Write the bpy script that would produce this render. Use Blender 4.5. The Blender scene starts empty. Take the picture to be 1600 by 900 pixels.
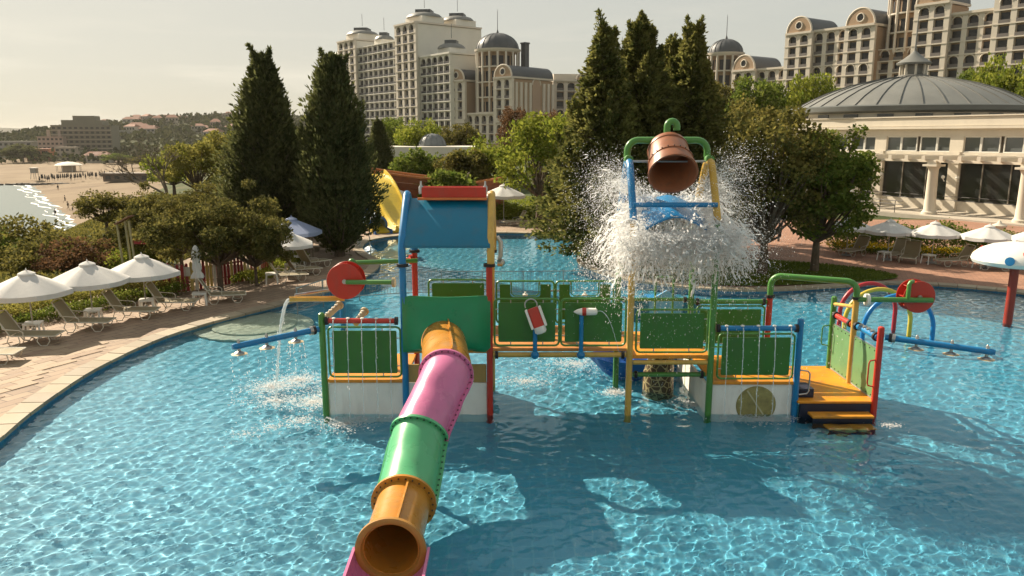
import bpy, math, random
import numpy as np
from mathutils import Vector, Matrix
from mathutils.geometry import delaunay_2d_cdt
PI = math.pi
S = bpy.context.scene
COL = S.collection
# ------------------------------------------------------------------ camera, sky, sun, exposure
CAM_H = 5.6
PITCH = math.atan(237 / 1200)
cam = bpy.data.cameras.new('camera'); cam_o = bpy.data.objects.new('camera', cam); COL.objects.link(cam_o)
cam.sensor_width = 36; cam.lens = 27.0; cam.clip_start = .1; cam.clip_end = 9000
cam_o.location = (0, 0, CAM_H); cam_o.rotation_euler = (PI / 2 - PITCH, 0, 0)
S.camera = cam_o
SUN_EL = math.radians(34.5); SUN_AZ = math.radians(-47)          # measured from +Y towards +X
sun_dir = Vector((math.sin(SUN_AZ) * math.cos(SUN_EL), math.cos(SUN_AZ) * math.cos(SUN_EL), math.sin(SUN_EL)))
world = bpy.data.worlds.new('World'); S.world = world; world.use_nodes = True
wn = world.node_tree; wl = wn.links
bg = wn.nodes['Background']
sky = wn.nodes.new('ShaderNodeTexSky'); sky.sky_type = 'NISHITA'; sky.sun_disc = False
sky.sun_elevation = SUN_EL; sky.sun_rotation = SUN_AZ
sky.altitude = 10; sky.air_density = 1.0; sky.dust_density = 2.2; sky.ozone_density = 1.0
gam = wn.nodes.new('ShaderNodeGamma'); gam.inputs[1].default_value = .2
hs = wn.nodes.new('ShaderNodeHueSaturation'); hs.inputs['Saturation'].default_value = .95
tint = wn.nodes.new('ShaderNodeMixRGB'); tint.blend_type = 'MULTIPLY'; tint.inputs[0].default_value = 1; tint.inputs[2].default_value = (1.02, 1.0, .885, 1)
# thin streaky cloud, everywhere low in the sky
tc = wn.nodes.new('ShaderNodeTexCoord'); mp = wn.nodes.new('ShaderNodeMapping'); mp.inputs['Scale'].default_value = (1.6, 1.6, 14)
nz = wn.nodes.new('ShaderNodeTexNoise'); nz.inputs['Scale'].default_value = 2.2; nz.inputs['Detail'].default_value = 7; nz.inputs['Roughness'].default_value = .55
rmp = wn.nodes.new('ShaderNodeMapRange'); rmp.inputs[1].default_value = .50; rmp.inputs[2].default_value = .72; rmp.inputs[3].default_value = 0; rmp.inputs[4].default_value = .75
sep = wn.nodes.new('ShaderNodeSeparateXYZ'); low = wn.nodes.new('ShaderNodeMapRange')
low.inputs[1].default_value = .02; low.inputs[2].default_value = .17; low.inputs[3].default_value = 1; low.inputs[4].default_value = 0
mul = wn.nodes.new('ShaderNodeMath'); mul.operation = 'MULTIPLY'
cl = wn.nodes.new('ShaderNodeMixRGB'); cl.inputs[2].default_value = (2.25, 2.08, 1.72, 1)
wl.new(sky.outputs[0], gam.inputs[0]); wl.new(gam.outputs[0], hs.inputs['Color']); wl.new(hs.outputs[0], tint.inputs[1])
wl.new(tc.outputs['Generated'], mp.inputs[0]); wl.new(mp.outputs[0], nz.inputs[0]); wl.new(nz.outputs[0], rmp.inputs[0])
wl.new(tc.outputs['Generated'], sep.inputs[0]); wl.new(sep.outputs[2], low.inputs[0])
wl.new(rmp.outputs[0], mul.inputs[0]); wl.new(low.outputs[0], mul.inputs[1]); wl.new(mul.outputs[0], cl.inputs[0])
wl.new(tint.outputs[0], cl.inputs[1]); wl.new(cl.outputs[0], bg.inputs[0])
bg.inputs[1].default_value = .142
sl = bpy.data.lights.new('sun', 'SUN'); sl.energy = 3.0; sl.angle = math.radians(.5); sl.color = (1, .87, .68)
sun = bpy.data.objects.new('sun', sl); COL.objects.link(sun); sun.location = (-30, 40, 40)
sun.rotation_euler = (-sun_dir).to_track_quat('-Z', 'Y').to_euler()
sl.cycles.is_caustics_light = True                                # true refracted sunlight on the pool floor
S.view_settings.view_transform = 'Standard'; S.view_settings.look = 'None'; S.view_settings.gamma = 1
S.view_settings.exposure = 1.68
cy = S.cycles
cy.use_denoising = True; cy.max_bounces = 10; cy.transmission_bounces = 8; cy.transparent_max_bounces = 24; cy.glossy_bounces = 4; cy.diffuse_bounces = 6
cy.sample_clamp_indirect = 6; cy.use_adaptive_sampling = True; cy.adaptive_threshold = .02
# ------------------------------------------------------------------ photograph geometry helpers
F = 1200.0
def ray(px, py):
    u, v = (px - 800) / F, (py - 450) / F
    return u, math.cos(PITCH) - v * math.sin(PITCH), -(math.sin(PITCH) + v * math.cos(PITCH))
def G(px, py, z=0.0):                    # point on the level z seen at a pixel of the photograph
    a, b, c = ray(px, py); t = (z - CAM_H) / c
    return Vector((a * t, b * t, z))
def At(px, py, Y):                       # point at distance Y
    a, b, c = ray(px, py); t = Y / b
    return Vector((a * t, Y, CAM_H + c * t))
# ------------------------------------------------------------------ materials
def nmat(name):
    m = bpy.data.materials.new(name); m.use_nodes = True
    return m, m.node_tree.nodes, m.node_tree.links, m.node_tree.nodes['Principled BSDF']
MATS = {}
def mat(name, col, rough=.5, var=.12, scale=3.0, bump=0.0, bscale=30.0, metal=0.0, spec=.5, stain=0.0, trans=0.0):
    """painted / plastic / stone surface with uneven colour, uneven gloss and fine relief"""
    if name in MATS: return MATS[name]
    m, n, l, b = nmat(name)
    tcn = n.new('ShaderNodeTexCoord')
    no = n.new('ShaderNodeTexNoise'); no.inputs['Scale'].default_value = scale; no.inputs['Detail'].default_value = 6; no.inputs['Roughness'].default_value = .6
    l.new(tcn.outputs['Object'], no.inputs['Vector'])
    mr = n.new('ShaderNodeMapRange'); mr.inputs[1].default_value = .3; mr.inputs[2].default_value = .7; mr.inputs[3].default_value = 1 - var; mr.inputs[4].default_value = 1 + var
    l.new(no.outputs[0], mr.inputs[0])
    mx = n.new('ShaderNodeMixRGB'); mx.blend_type = 'MULTIPLY'; mx.inputs[0].default_value = 1; mx.inputs[1].default_value = (*col, 1)
    l.new(mr.outputs[0], mx.inputs[2]); last = mx.outputs[0]
    if stain:
        n2 = n.new('ShaderNodeTexNoise'); n2.inputs['Scale'].default_value = scale * 4; n2.inputs['Detail'].default_value = 8
        mz = n.new('ShaderNodeMapping'); mz.inputs['Scale'].default_value = (1, 1, .22); l.new(tcn.outputs['Object'], mz.inputs[0]); l.new(mz.outputs[0], n2.inputs['Vector'])
        m2 = n.new('ShaderNodeMapRange'); m2.inputs[1].default_value = .5; m2.inputs[2].default_value = .72; m2.inputs[3].default_value = 0; m2.inputs[4].default_value = min(.8, stain * 1.7)
        l.new(n2.outputs[0], m2.inputs[0])
        ms = n.new('ShaderNodeMixRGB'); ms.inputs[2].default_value = (col[0] * .45 + .06, col[1] * .45 + .055, col[2] * .45 + .04, 1)
        l.new(m2.outputs[0], ms.inputs[0]); l.new(last, ms.inputs[1]); last = ms.outputs[0]
    l.new(last, b.inputs['Base Color'])
    rr = n.new('ShaderNodeMapRange'); rr.inputs[1].default_value = .3; rr.inputs[2].default_value = .7
    rr.inputs[3].default_value = max(.03, rough - .08); rr.inputs[4].default_value = min(1, rough + .1)
    l.new(no.outputs[0], rr.inputs[0]); l.new(rr.outputs[0], b.inputs['Roughness'])
    b.inputs['Metallic'].default_value = metal; b.inputs['Specular IOR Level'].default_value = spec
    if bump:
        nb = n.new('ShaderNodeTexNoise'); nb.inputs['Scale'].default_value = bscale; nb.inputs['Detail'].default_value = 4
        l.new(tcn.outputs['Object'], nb.inputs['Vector'])
        bp = n.new('ShaderNodeBump'); bp.inputs['Strength'].default_value = bump; bp.inputs['Distance'].default_value = .02
        l.new(nb.outputs[0], bp.inputs['Height']); l.new(bp.outputs[0], b.inputs['Normal'])
    if trans:
        tr = n.new('ShaderNodeBsdfTranslucent'); l.new(last, tr.inputs[0])
        ms = n.new('ShaderNodeMixShader'); ms.inputs[0].default_value = trans
        l.new(b.outputs[0], ms.inputs[1]); l.new(tr.outputs[0], ms.inputs[2]); l.new(ms.outputs[0], n['Material Output'].inputs[0])
    MATS[name] = m
    return m
def leafmat(name, a, b_, trans=.35, rough=.55, scale=.9):
    """leaves: two greens mixed per clump and per leaf, light passes through them"""
    if name in MATS: return MATS[name]
    m, n, l, b = nmat(name)
    g = n.new('ShaderNodeNewGeometry'); tcn = n.new('ShaderNodeTexCoord')
    no = n.new('ShaderNodeTexNoise'); no.inputs['Scale'].default_value = scale; no.inputs['Detail'].default_value = 3
    l.new(tcn.outputs['Object'], no.inputs['Vector'])
    ad = n.new('ShaderNodeMath'); ad.operation = 'ADD'
    ml = n.new('ShaderNodeMath'); ml.operation = 'MULTIPLY_ADD'; ml.inputs[1].default_value = .5; ml.inputs[2].default_value = -.25
    l.new(g.outputs['Random Per Island'], ml.inputs[0]); l.new(no.outputs[0], ad.inputs[0]); l.new(ml.outputs[0], ad.inputs[1])
    mr = n.new('ShaderNodeMapRange'); mr.inputs[1].default_value = .25; mr.inputs[2].default_value = .75; l.new(ad.outputs[0], mr.inputs[0])
    mx = n.new('ShaderNodeMixRGB'); mx.inputs[1].default_value = (*a, 1); mx.inputs[2].default_value = (*b_, 1); l.new(mr.outputs[0], mx.inputs[0])
    l.new(mx.outputs[0], b.inputs['Base Color']); b.inputs['Roughness'].default_value = .85; b.inputs['Specular IOR Level'].default_value = .06
    tr = n.new('ShaderNodeBsdfTranslucent'); l.new(mx.outputs[0], tr.inputs[0])
    ms = n.new('ShaderNodeMixShader'); ms.inputs[0].default_value = trans
    l.new(b.outputs[0], ms.inputs[1]); l.new(tr.outputs[0], ms.inputs[2]); l.new(ms.outputs[0], n['Material Output'].inputs[0])
    MATS[name] = m
    return m
GREEN = lambda: mat('panel_green', (.06, .205, .035), .38, .10, 1.5, stain=.22, trans=.22)
PGREEN = lambda: mat('post_green', (.075, .235, .045), .35, .10, 2, stain=.2)
BLUE = lambda: mat('post_blue', (.008, .185, .42), .32, .08, 2, stain=.15)
RBLUE = lambda: mat('roof_blue', (.001, .155, .27), .35, .08, 1.2, stain=.2)
RED = lambda: mat('red_paint', (.50, .035, .018), .35, .10, 2, stain=.2)
YEL = lambda: mat('yellow_paint', (.58, .36, .075), .4, .10, 2, stain=.25)
ORA = lambda: mat('orange_deck', (.68, .26, .018), .45, .14, 1.5, stain=.3)
WHI = lambda: mat('white_panel', (.82, .79, .72), .45, .06, 1.2, stain=.18)
STEEL = lambda: mat('steel', (.45, .44, .42), .35, .1, 6, metal=.9)
DARK = lambda: mat('dark_rubber', (.02, .02, .022), .6)
TAN = lambda: mat('tan_plastic', (.52, .40, .23), .45, .1, 3, stain=.2)
BARK = lambda: mat('bark', (.11, .078, .05), .9, .35, 6, bump=.8, bscale=14)
GLASSD = lambda: mat('dark_glass', (.018, .02, .024), .08, .1, .3, spec=.6)
# ------------------------------------------------------------------ mesh helpers
ORG = {}
def _link(o, parent):
    COL.objects.link(o)
    if parent is not None: o.parent = parent
    return o
def tag(o, label=None, cat=None, group=None, kind=None):
    if label: o['label'] = label
    if cat: o['category'] = cat
    if group: o['group'] = group
    if kind: o['kind'] = kind
    return o
def thing(name, label, cat, loc=(0, 0, 0), group=None):
    o = bpy.data.objects.new(name, None); o.empty_display_size = .3; o.location = loc
    COL.objects.link(o); ORG[o.name] = Vector(loc)
    return tag(o, label, cat, group)
def mesh_from(v, f, name, smooth=True, angle=38):
    me = bpy.data.meshes.new(name)
    me.from_pydata([tuple(p) for p in v], [], f)
    if smooth:
        me.polygons.foreach_set('use_smooth', [True] * len(me.polygons))
        me.set_sharp_from_angle(angle=math.radians(angle))
    return me
class MB:
    def __init__(s): s.v = []; s.f = []
    def add(s, v, f):
        k = len(s.v); s.v += [Vector(p) for p in v]; s.f += [tuple(i + k for i in q) for q in f]; return s
    def box(s, x0, x1, y0, y1, z0, z1):
        return s.add([(x, y, z) for z in (z0, z1) for y in (y0, y1) for x in (x0, x1)],
                     [(0, 2, 3, 1), (4, 5, 7, 6), (0, 1, 5, 4), (2, 6, 7, 3), (0, 4, 6, 2), (1, 3, 7, 5)])
    def bar(s, a, b, w, h, up=(0, 0, 1)):          # square bar from a to b
        a, b = Vector(a), Vector(b); d = (b - a).normalized(); up = Vector(up)
        sd = d.cross(up)
        if sd.length < 1e-4: sd = d.cross(Vector((1, 0, 0)))
        sd.normalize(); u = sd.cross(d).normalized()
        vs = []
        for p in (a, b):
            for i, j in ((-1, -1), (1, -1), (1, 1), (-1, 1)): vs.append(p + sd * (i * w / 2) + u * (j * h / 2))
        return s.add(vs, [(3, 2, 1, 0), (4, 5, 6, 7), (0, 1, 5, 4), (1, 2, 6, 5), (2, 3, 7, 6), (3, 0, 4, 7)])
    def tube(s, pts, r, n=10, closed=False, cap=True):
        P = [Vector(p) for p in pts]; m = len(P); R = r if isinstance(r, (list, tuple)) else [r] * m
        vs = []; prev = None
        for i in range(m):
            if closed: d = P[(i + 1) % m] - P[i - 1]
            else: d = P[min(i + 1, m - 1)] - P[max(i - 1, 0)]
            d.normalize()
            if prev is None:
                a = Vector((0, 0, 1)) if abs(d.z) < .9 else Vector((1, 0, 0))
                u = d.cross(a).normalized()
            else:
                u = prev - d * prev.dot(d)
                u.normalize()
            prev = u; w = d.cross(u)
            for k in range(n):
                t = 2 * PI * k / n; vs.append(P[i] + (u * math.cos(t) + w * math.sin(t)) * R[i])
        fs = []
        for i in range(m if closed else m - 1):
            j = (i + 1) % m
            for k in range(n):
                q = (k + 1) % n; fs.append((i * n + k, i * n + q, j * n + q, j * n + k))
        if cap and not closed: fs += [tuple(range(n - 1, -1, -1)), tuple((m - 1) * n + k for k in range(n))]
        return s.add(vs, fs)
    def lathe(s, prof, n=24, c=(0, 0, 0), axis=(0, 0, 1), cap=True):
        ax = Vector(axis).normalized(); a = Vector((1, 0, 0)) if abs(ax.x) < .9 else Vector((0, 1, 0))
        u = ax.cross(a).normalized(); w = ax.cross(u); c = Vector(c); vs = []
        for r, z in prof:
            for k in range(n):
                t = 2 * PI * k / n; vs.append(c + ax * z + (u * math.cos(t) + w * math.sin(t)) * max(r, 1e-4))
        fs = [(i * n + k, i * n + (k + 1) % n, (i + 1) * n + (k + 1) % n, (i + 1) * n + k) for i in range(len(prof) - 1) for k in range(n)]
        if cap: fs += [tuple(range(n - 1, -1, -1)), tuple((len(prof) - 1) * n + k for k in range(n))]
        return s.add(vs, fs)
    def plate(s, poly, O, U, V, th):               # flat outline (u, v) given thickness along U x V
        O, U, V = Vector(O), Vector(U), Vector(V); N = U.cross(V).normalized(); n = len(poly)
        vs = [O + U * a + V * b - N * th / 2 for a, b in poly] + [O + U * a + V * b + N * th / 2 for a, b in poly]
        return s.add(vs, [tuple(range(n - 1, -1, -1)), tuple(range(n, 2 * n))] + [(k, (k + 1) % n, n + (k + 1) % n, n + k) for k in range(n)])
    def ball(s, c, r, n=10, m=6, sz=1):
        return s.lathe([(r * math.sin(PI * i / m), -r * sz * math.cos(PI * i / m)) for i in range(m + 1)], n, c, cap=False)
    def build(s, name, material, parent=None, smooth=True, bevel=0, label=None):
        o0 = ORG.get(parent.name, Vector()) if parent else Vector()
        me = mesh_from([p - o0 for p in s.v] if parent else s.v, s.f, name, smooth)
        if material: me.materials.append(material)
        o = _link(bpy.data.objects.new(name, me), parent); ORG[o.name] = o0
        if bevel:
            b = o.modifiers.new('edge', 'BEVEL'); b.width = bevel; b.segments = 2; b.limit_method = 'ANGLE'
        if label: o['label'] = label
        return o
def np_mesh(name, v, f, material, parent=None, smooth=False):
    """big mesh from arrays: v (n,3), f (m,k)"""
    v = np.asarray(v, np.float32); f = np.asarray(f, np.int32)
    if parent is not None: v = v - np.array(ORG.get(parent.name, Vector()), np.float32)
    me = bpy.data.meshes.new(name); m, k = f.shape
    me.vertices.add(len(v)); me.vertices.foreach_set('co', v.ravel())
    me.loops.add(m * k); me.loops.foreach_set('vertex_index', f.ravel())
    me.polygons.add(m); me.polygons.foreach_set('loop_start', np.arange(0, m * k, k, dtype=np.int32))
    if smooth: me.polygons.foreach_set('use_smooth', np.ones(m, bool))
    me.update(calc_edges=True); me.validate()
    if material: me.materials.append(material)
    o = _link(bpy.data.objects.new(name, me), parent); ORG[o.name] = ORG.get(parent.name, Vector()) if parent else Vector()
    return o
def inst(src, name, parent, loc=(0, 0, 0), rz=0, scale=None):      # another object sharing a mesh, placed in the parent's frame
    o = bpy.data.objects.new(name, src.data if hasattr(src, 'data') else src); _link(o, parent)
    o.location = loc; o.rotation_euler = (0, 0, rz)
    if scale: o.scale = scale
    return o
def copy_tree(o, parent=None):
    c = o.copy(); COL.objects.link(c); c.parent = parent
    for ch in list(o.children):
        copy_tree(ch, c)
    return c
def place(proto, used, loc, rz, label, scale=1.0):
    o = proto if not used else copy_tree(proto)
    used.append(1); o.location = loc; o.rotation_euler = (0, 0, rz); o.scale = (scale,) * 3; o['label'] = label
    return o
def arc(c, r, a0, a1, n, U=(1, 0, 0), V=(0, 0, 1)):
    c, U, V = Vector(c), Vector(U), Vector(V)
    return [c + U * (r * math.cos(a0 + (a1 - a0) * i / n)) + V * (r * math.sin(a0 + (a1 - a0) * i / n)) for i in range(n + 1)]
def rrect(w, h, r, n=5):
    o = []
    for cx, cz, a in ((w / 2 - r, h / 2 - r, 0), (-w / 2 + r, h / 2 - r, PI / 2), (-w / 2 + r, -h / 2 + r, PI), (w / 2 - r, -h / 2 + r, 1.5 * PI)):
        for i in range(n + 1): o.append((cx + r * math.cos(a + PI / 2 * i / n), cz + r * math.sin(a + PI / 2 * i / n)))
    return o
def inside(poly, x, y):
    """points in polygon, arrays"""
    r = np.zeros(x.shape, bool); n = len(poly)
    for i in range(n):
        (x0, y0), (x1, y1) = poly[i], poly[(i + 1) % n]
        c = ((y0 > y) != (y1 > y))
        with np.errstate(divide='ignore', invalid='ignore'):
            r ^= c & (x < (x1 - x0) * (y - y0) / (y1 - y0 + 1e-12) + x0)
    return r
def spline(pts, k=6, closed=False):
    """Catmull-Rom through 2D points"""
    P = [Vector((p[0], p[1])) for p in pts]; n = len(P); out = []
    for i in range(n if closed else n - 1):
        a, b, c, d = (P[(i - 1) % n], P[i], P[(i + 1) % n], P[(i + 2) % n]) if closed else (P[max(i - 1, 0)], P[i], P[i + 1], P[min(i + 2, n - 1)])
        for j in range(k):
            t = j / k
            out.append(.5 * (2 * b + (c - a) * t + (2 * a - 5 * b + 4 * c - d) * t * t + (3 * b - a - 3 * c + d) * t ** 3))
    if not closed: out.append(P[-1])
    return out
def resample(P, step, closed=True):
    Q = P + [P[0]] if closed else P
    L = [0]
    for a, b in zip(Q, Q[1:]): L.append(L[-1] + (b - a).length)
    n = max(2, round(L[-1] / step)); out = []; j = 0
    for i in range(n if closed else n + 1):
        d = L[-1] * i / n
        while j < len(L) - 2 and L[j + 1] < d: j += 1
        t = (d - L[j]) / max(1e-6, L[j + 1] - L[j]); out.append(Q[j].lerp(Q[j + 1], t))
    return out
# ------------------------------------------------------------------ terrain, beach, sea, pool, paving
rng = np.random.default_rng(7)
random.seed(7)
def xy(p): return (p[0], p[1])
POOL_CTRL = [(-8.9, 10.6), (-6.6, 7.2), (-2.5, 4.4), (4, 3.2), (12, 4.5), (19, 9), (23, 16), (23.5, 21)] + \
    [xy(G(*p)) for p in ((1750, 486), (1600, 461), (1480, 449), (1395, 446), (1300, 451), (1210, 456), (1120, 455), (1040, 448), (975, 438), (925, 424), (903, 411), (908, 402), (935, 397), (950, 386), (930, 375), (885, 369), (800, 365.5), (700, 366), (630, 369.5), (583, 376), (566, 387), (572, 398), (592, 410), (585, 426), (550, 444), (505, 460), (455, 475), (400, 489), (330, 507), (250, 533), (150, 580), (60, 640), (0, 690))]
POOL = resample(spline(POOL_CTRL, 8, True), .62)
if sum(a.x * b.y - b.x * a.y for a, b in zip(POOL, POOL[1:] + POOL[:1])) < 0: POOL.reverse()
POOLT = [(p.x, p.y) for p in POOL]
NP_ = len(POOL)
PNRM = [Vector((POOL[(i + 1) % NP_].y - POOL[i - 1].y, -(POOL[(i + 1) % NP_].x - POOL[i - 1].x))).normalized() for i in range(NP_)]
PATIO = [(-9.5, -8), (-17.0, 4), (-16.9, 14), (-16.4, 22), (-14.6, 29), (-15.0, 36), (-18, 46), (-18, 52), (70, 52), (70, -8)]
def sstep(t): t = np.clip(t, 0, 1); return t * t * (3 - 2 * t)
def height(x, y):
    x = np.asarray(x, float); y = np.asarray(y, float)
    yy = np.maximum(y, 0)
    L1 = -.30 * yy - 10.4; W = np.maximum(26, .12 * yy); L2 = L1 - W
    s = sstep((L1 - x) / W); z = -11.5 * s
    xs = np.minimum(np.where(y < 320, 22 - .70 * yy, -202 - (y - 320) * 7), L2 - 6)
    b = np.clip((L2 - x) / np.maximum(L2 - xs, 6), 0, 3); z = z - 2.6 * b * (x < L2)
    inl = sstep((y - 470) / 260) * sstep((-60 - x) / 120)
    z = z * (1 - inl) + (-6 + 0 * x) * inl
    z = z + 31 * np.exp(-((x + 330) / 230) ** 2 - ((y - 980) / 240) ** 2) + 10 * np.exp(-((x + 700) / 300) ** 2 - ((y - 1200) / 250) ** 2)
    z = z + 1.5 * sstep((y - 70) / 120) * sstep((x + 60) / 60)
    return z
def stretch(a, b, fine0, fine1, d0, growth):
    o = list(np.arange(fine0, fine1 + d0, d0)); d = d0; p = fine1 + d0
    while p < b: d *= growth; p += d; o.append(p)
    d = d0; p = fine0; l = []
    while p > a: d *= growth; p -= d; l.append(p)
    return np.array(l[::-1] + o)
gx = stretch(-2600, 1600, -60, 30, 1.2, 1.045); gy = stretch(-80, 3200, -12, 60, 1.2, 1.03)
GX, GY = np.meshgrid(gx, gy); GZ = height(GX, GY)
GZ += .12 * np.sin(GX * .7 + 2 * np.sin(GY * .31)) * (np.hypot(GX + 30, GY - 30) > 30) * (GY > 50)
cx_, cy_ = 20., 22.
shr = [((p[0] - cx_) * .93 + cx_, (p[1] - cy_) * .93 + cy_) for p in PATIO]
GZ = np.where(inside(shr, GX, GY), -1.7, np.where(inside(PATIO, GX, GY), GZ - .25, GZ - .02))
idx = np.arange(GX.size).reshape(GX.shape)
Q = np.stack([idx[:-1, :-1], idx[:-1, 1:], idx[1:, 1:], idx[1:, :-1]], -1).reshape(-1, 4)
V = np.stack([GX, GY, GZ], -1).reshape(-1, 3)
cxq, cyq = V[Q].mean(1)[:, 0], V[Q].mean(1)[:, 1]
L2q = -.30 * np.maximum(cyq, 0) - 10.4 - np.maximum(26, .12 * np.maximum(cyq, 0))
is_sand = (cxq < L2q + 2 * np.sin(cyq * .13) + 4) & (cyq > 95) & (cyq < 560)
def sub(Qs):
    u, inv = np.unique(Qs, return_inverse=True); return V[u], inv.reshape(Qs.shape)
def ground_mat(name, c1, c2, c3, sc, bump=.4):
    m, n, l, b = nmat(name)
    tcn = n.new('ShaderNodeTexCoord'); a = n.new('ShaderNodeTexNoise'); a.inputs['Scale'].default_value = sc; a.inputs['Detail'].default_value = 8; a.inputs['Roughness'].default_value = .65
    l.new(tcn.outputs['Object'], a.inputs[0])
    r = n.new('ShaderNodeValToRGB'); e = r.color_ramp.elements; e[0].position = .32; e[0].color = (*c1, 1); e[1].position = .7; e[1].color = (*c3, 1)
    k = e.new(.5); k.color = (*c2, 1); l.new(a.outputs[0], r.inputs[0]); l.new(r.outputs[0], b.inputs['Base Color'])
    b.inputs['Roughness'].default_value = .95; b.inputs['Specular IOR Level'].default_value = .15
    f = n.new('ShaderNodeTexNoise'); f.inputs['Scale'].default_value = sc * 25; f.inputs['Detail'].default_value = 5; l.new(tcn.outputs['Object'], f.inputs[0])
    bp = n.new('ShaderNodeBump'); bp.inputs['Strength'].default_value = bump; bp.inputs['Distance'].default_value = .06; l.new(f.outputs[0], bp.inputs['Height']); l.new(bp.outputs[0], b.inputs['Normal'])
    MATS[name] = m
    return m
M_GRASSY = ground_mat('grassy_slope', (.035, .05, .018), (.06, .075, .025), (.11, .10, .045), .15)
M_SAND = ground_mat('sand', (.175, .125, .08), (.225, .165, .105), (.27, .205, .135), .05, .5)
v_, f_ = sub(Q[~is_sand]); tag(np_mesh('terrain', v_, f_, M_GRASSY, smooth=True), kind='structure')
v_, f_ = sub(Q[is_sand]); tag(np_mesh('beach', v_, f_, M_SAND, smooth=True), kind='structure')
# sea
m, n, l, b = nmat('sea_water'); b.inputs['Base Color'].default_value = (.15, .18, .18, 1); b.inputs['Roughness'].default_value = .9; b.inputs['Specular IOR Level'].default_value = .15
tcn = n.new('ShaderNodeTexCoord'); mpn = n.new('ShaderNodeMapping'); mpn.inputs['Scale'].default_value = (.25, .5, 1); wv = n.new('ShaderNodeTexNoise'); wv.inputs['Scale'].default_value = 1.6; wv.inputs['Detail'].default_value = 6
l.new(tcn.outputs['Object'], mpn.inputs[0]); l.new(mpn.outputs[0], wv.inputs[0]); bp = n.new('ShaderNodeBump'); bp.inputs['Strength'].default_value = .5; bp.inputs['Distance'].default_value = .25
l.new(wv.outputs[0], bp.inputs['Height']); l.new(bp.outputs[0], b.inputs['Normal'])
tag(MB().add([(-6000, -300, -14), (-20, -300, -14), (-20, 7000, -14), (-6000, 7000, -14)], [(0, 1, 2, 3)]).build('sea', m, smooth=False), kind='structure')
# surf along the shore: broken foam ridges lying on the wet sand
sv = []; sfc = []
ys = np.arange(140, 318, .8)
for row, (off, wd) in enumerate(((0., 1.3), (-3.6, .35))):
    b0 = len(sv)
    for i, yv in enumerate(ys):
        wob = 1.3 * math.sin(yv * .21 + row) + .8 * math.sin(yv * .53 + 2 * row); w_ = wd * (.55 + .45 * math.sin(yv * .11 + 1.7 * row) + .25 * random.random())
        xs_ = 22 - .7 * yv + off + wob + 1.0
        for k, (q, zz) in enumerate(((0, -.08), (.5, .06 + .03 * random.random()), (1, -.08))): sv.append((xs_ - q * max(w_, .15), yv, -13.93 + zz))
        if i:
            for k in range(2): sfc.append((b0 + (i - 1) * 3 + k, b0 + (i - 1) * 3 + k + 1, b0 + i * 3 + k + 1, b0 + i * 3 + k))
M_FOAM = mat('foam', (.82, .83, .82), .5, .06, 4, trans=.25)
tag(np_mesh('surf', sv, sfc, M_FOAM, smooth=True), 'white surf breaking along the curved beach', kind='stuff')
# ---- paving with the pool cut out
def pave_mat(name, c1, c2, mortar, rot, bw=.4, bh=.2):
    m, n, l, b = nmat(name)
    tcn = n.new('ShaderNodeTexCoord'); mpn = n.new('ShaderNodeMapping'); mpn.inputs['Rotation'].default_value = (0, 0, rot); l.new(tcn.outputs['Object'], mpn.inputs[0])
    br = n.new('ShaderNodeTexBrick'); br.inputs['Scale'].default_value = 1; br.inputs['Brick Width'].default_value = bw; br.inputs['Row Height'].default_value = bh; br.inputs['Mortar Size'].default_value = .012
    br.inputs['Color1'].default_value = (*c1, 1); br.inputs['Color2'].default_value = (*c2, 1); br.inputs['Mortar'].default_value = (*mortar, 1); br.inputs['Bias'].default_value = -.1
    l.new(mpn.outputs[0], br.inputs[0])
    a = n.new('ShaderNodeTexNoise'); a.inputs['Scale'].default_value = .45; a.inputs['Detail'].default_value = 9; a.inputs['Roughness'].default_value = .65; l.new(tcn.outputs['Object'], a.inputs[0])
    mr = n.new('ShaderNodeMapRange'); mr.inputs[1].default_value = .3; mr.inputs[2].default_value = .7; mr.inputs[3].default_value = .72; mr.inputs[4].default_value = 1.2; l.new(a.outputs[0], mr.inputs[0])
    mx = n.new('ShaderNodeMixRGB'); mx.blend_type = 'MULTIPLY'; mx.inputs[0].default_value = 1; l.new(br.outputs[0], mx.inputs[1]); l.new(mr.outputs[0], mx.inputs[2]); l.new(mx.outputs[0], b.inputs['Base Color'])
    b.inputs['Roughness'].default_value = .82
    bp = n.new('ShaderNodeBump'); bp.inputs['Strength'].default_value = .5; bp.inputs['Distance'].default_value = .01; bp.invert = True; l.new(br.outputs['Fac'], bp.inputs['Height']); l.new(bp.outputs[0], b.inputs['Normal'])
    MATS[name] = m; return m
PAVE_ROT = math.radians(62)
M_PAVE = pave_mat('patio_pavers', (.335, .24, .16), (.275, .185, .125), (.13, .09, .065), -PAVE_ROT, .6, .3)
M_PATH = pave_mat('path_pavers', (.36, .185, .115), (.29, .145, .09), (.17, .11, .08), .4)
pts = [Vector((p[0], p[1])) for p in PATIO] + POOL
no_ = len(PATIO)
edges = [(i, (i + 1) % no_) for i in range(no_)] + [(no_ + i, no_ + (i + 1) % NP_) for i in range(NP_)]
pts += [Vector((7, 30.5)), Vector((7, 51.9))]; edges += [(len(pts) - 2, len(pts) - 1)]
r = delaunay_2d_cdt(pts, edges, [], 0, 1e-4)
vv, ff = r[0], r[2]
cen = np.array([((vv[a].x + vv[b].x + vv[c].x) / 3, (vv[a].y + vv[b].y + vv[c].y) / 3) for a, b, c in ff])
keep = inside(PATIO, cen[:, 0], cen[:, 1]) & ~inside(POOLT, cen[:, 0], cen[:, 1])
right = (cen[:, 0] > 7) & (cen[:, 1] > 20)
ff = np.array(ff)
V3 = np.array([(p.x, p.y, .06) for p in vv])
patio = tag(np_mesh('patio', V3, ff[keep & ~right], M_PAVE), kind='structure')
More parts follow.
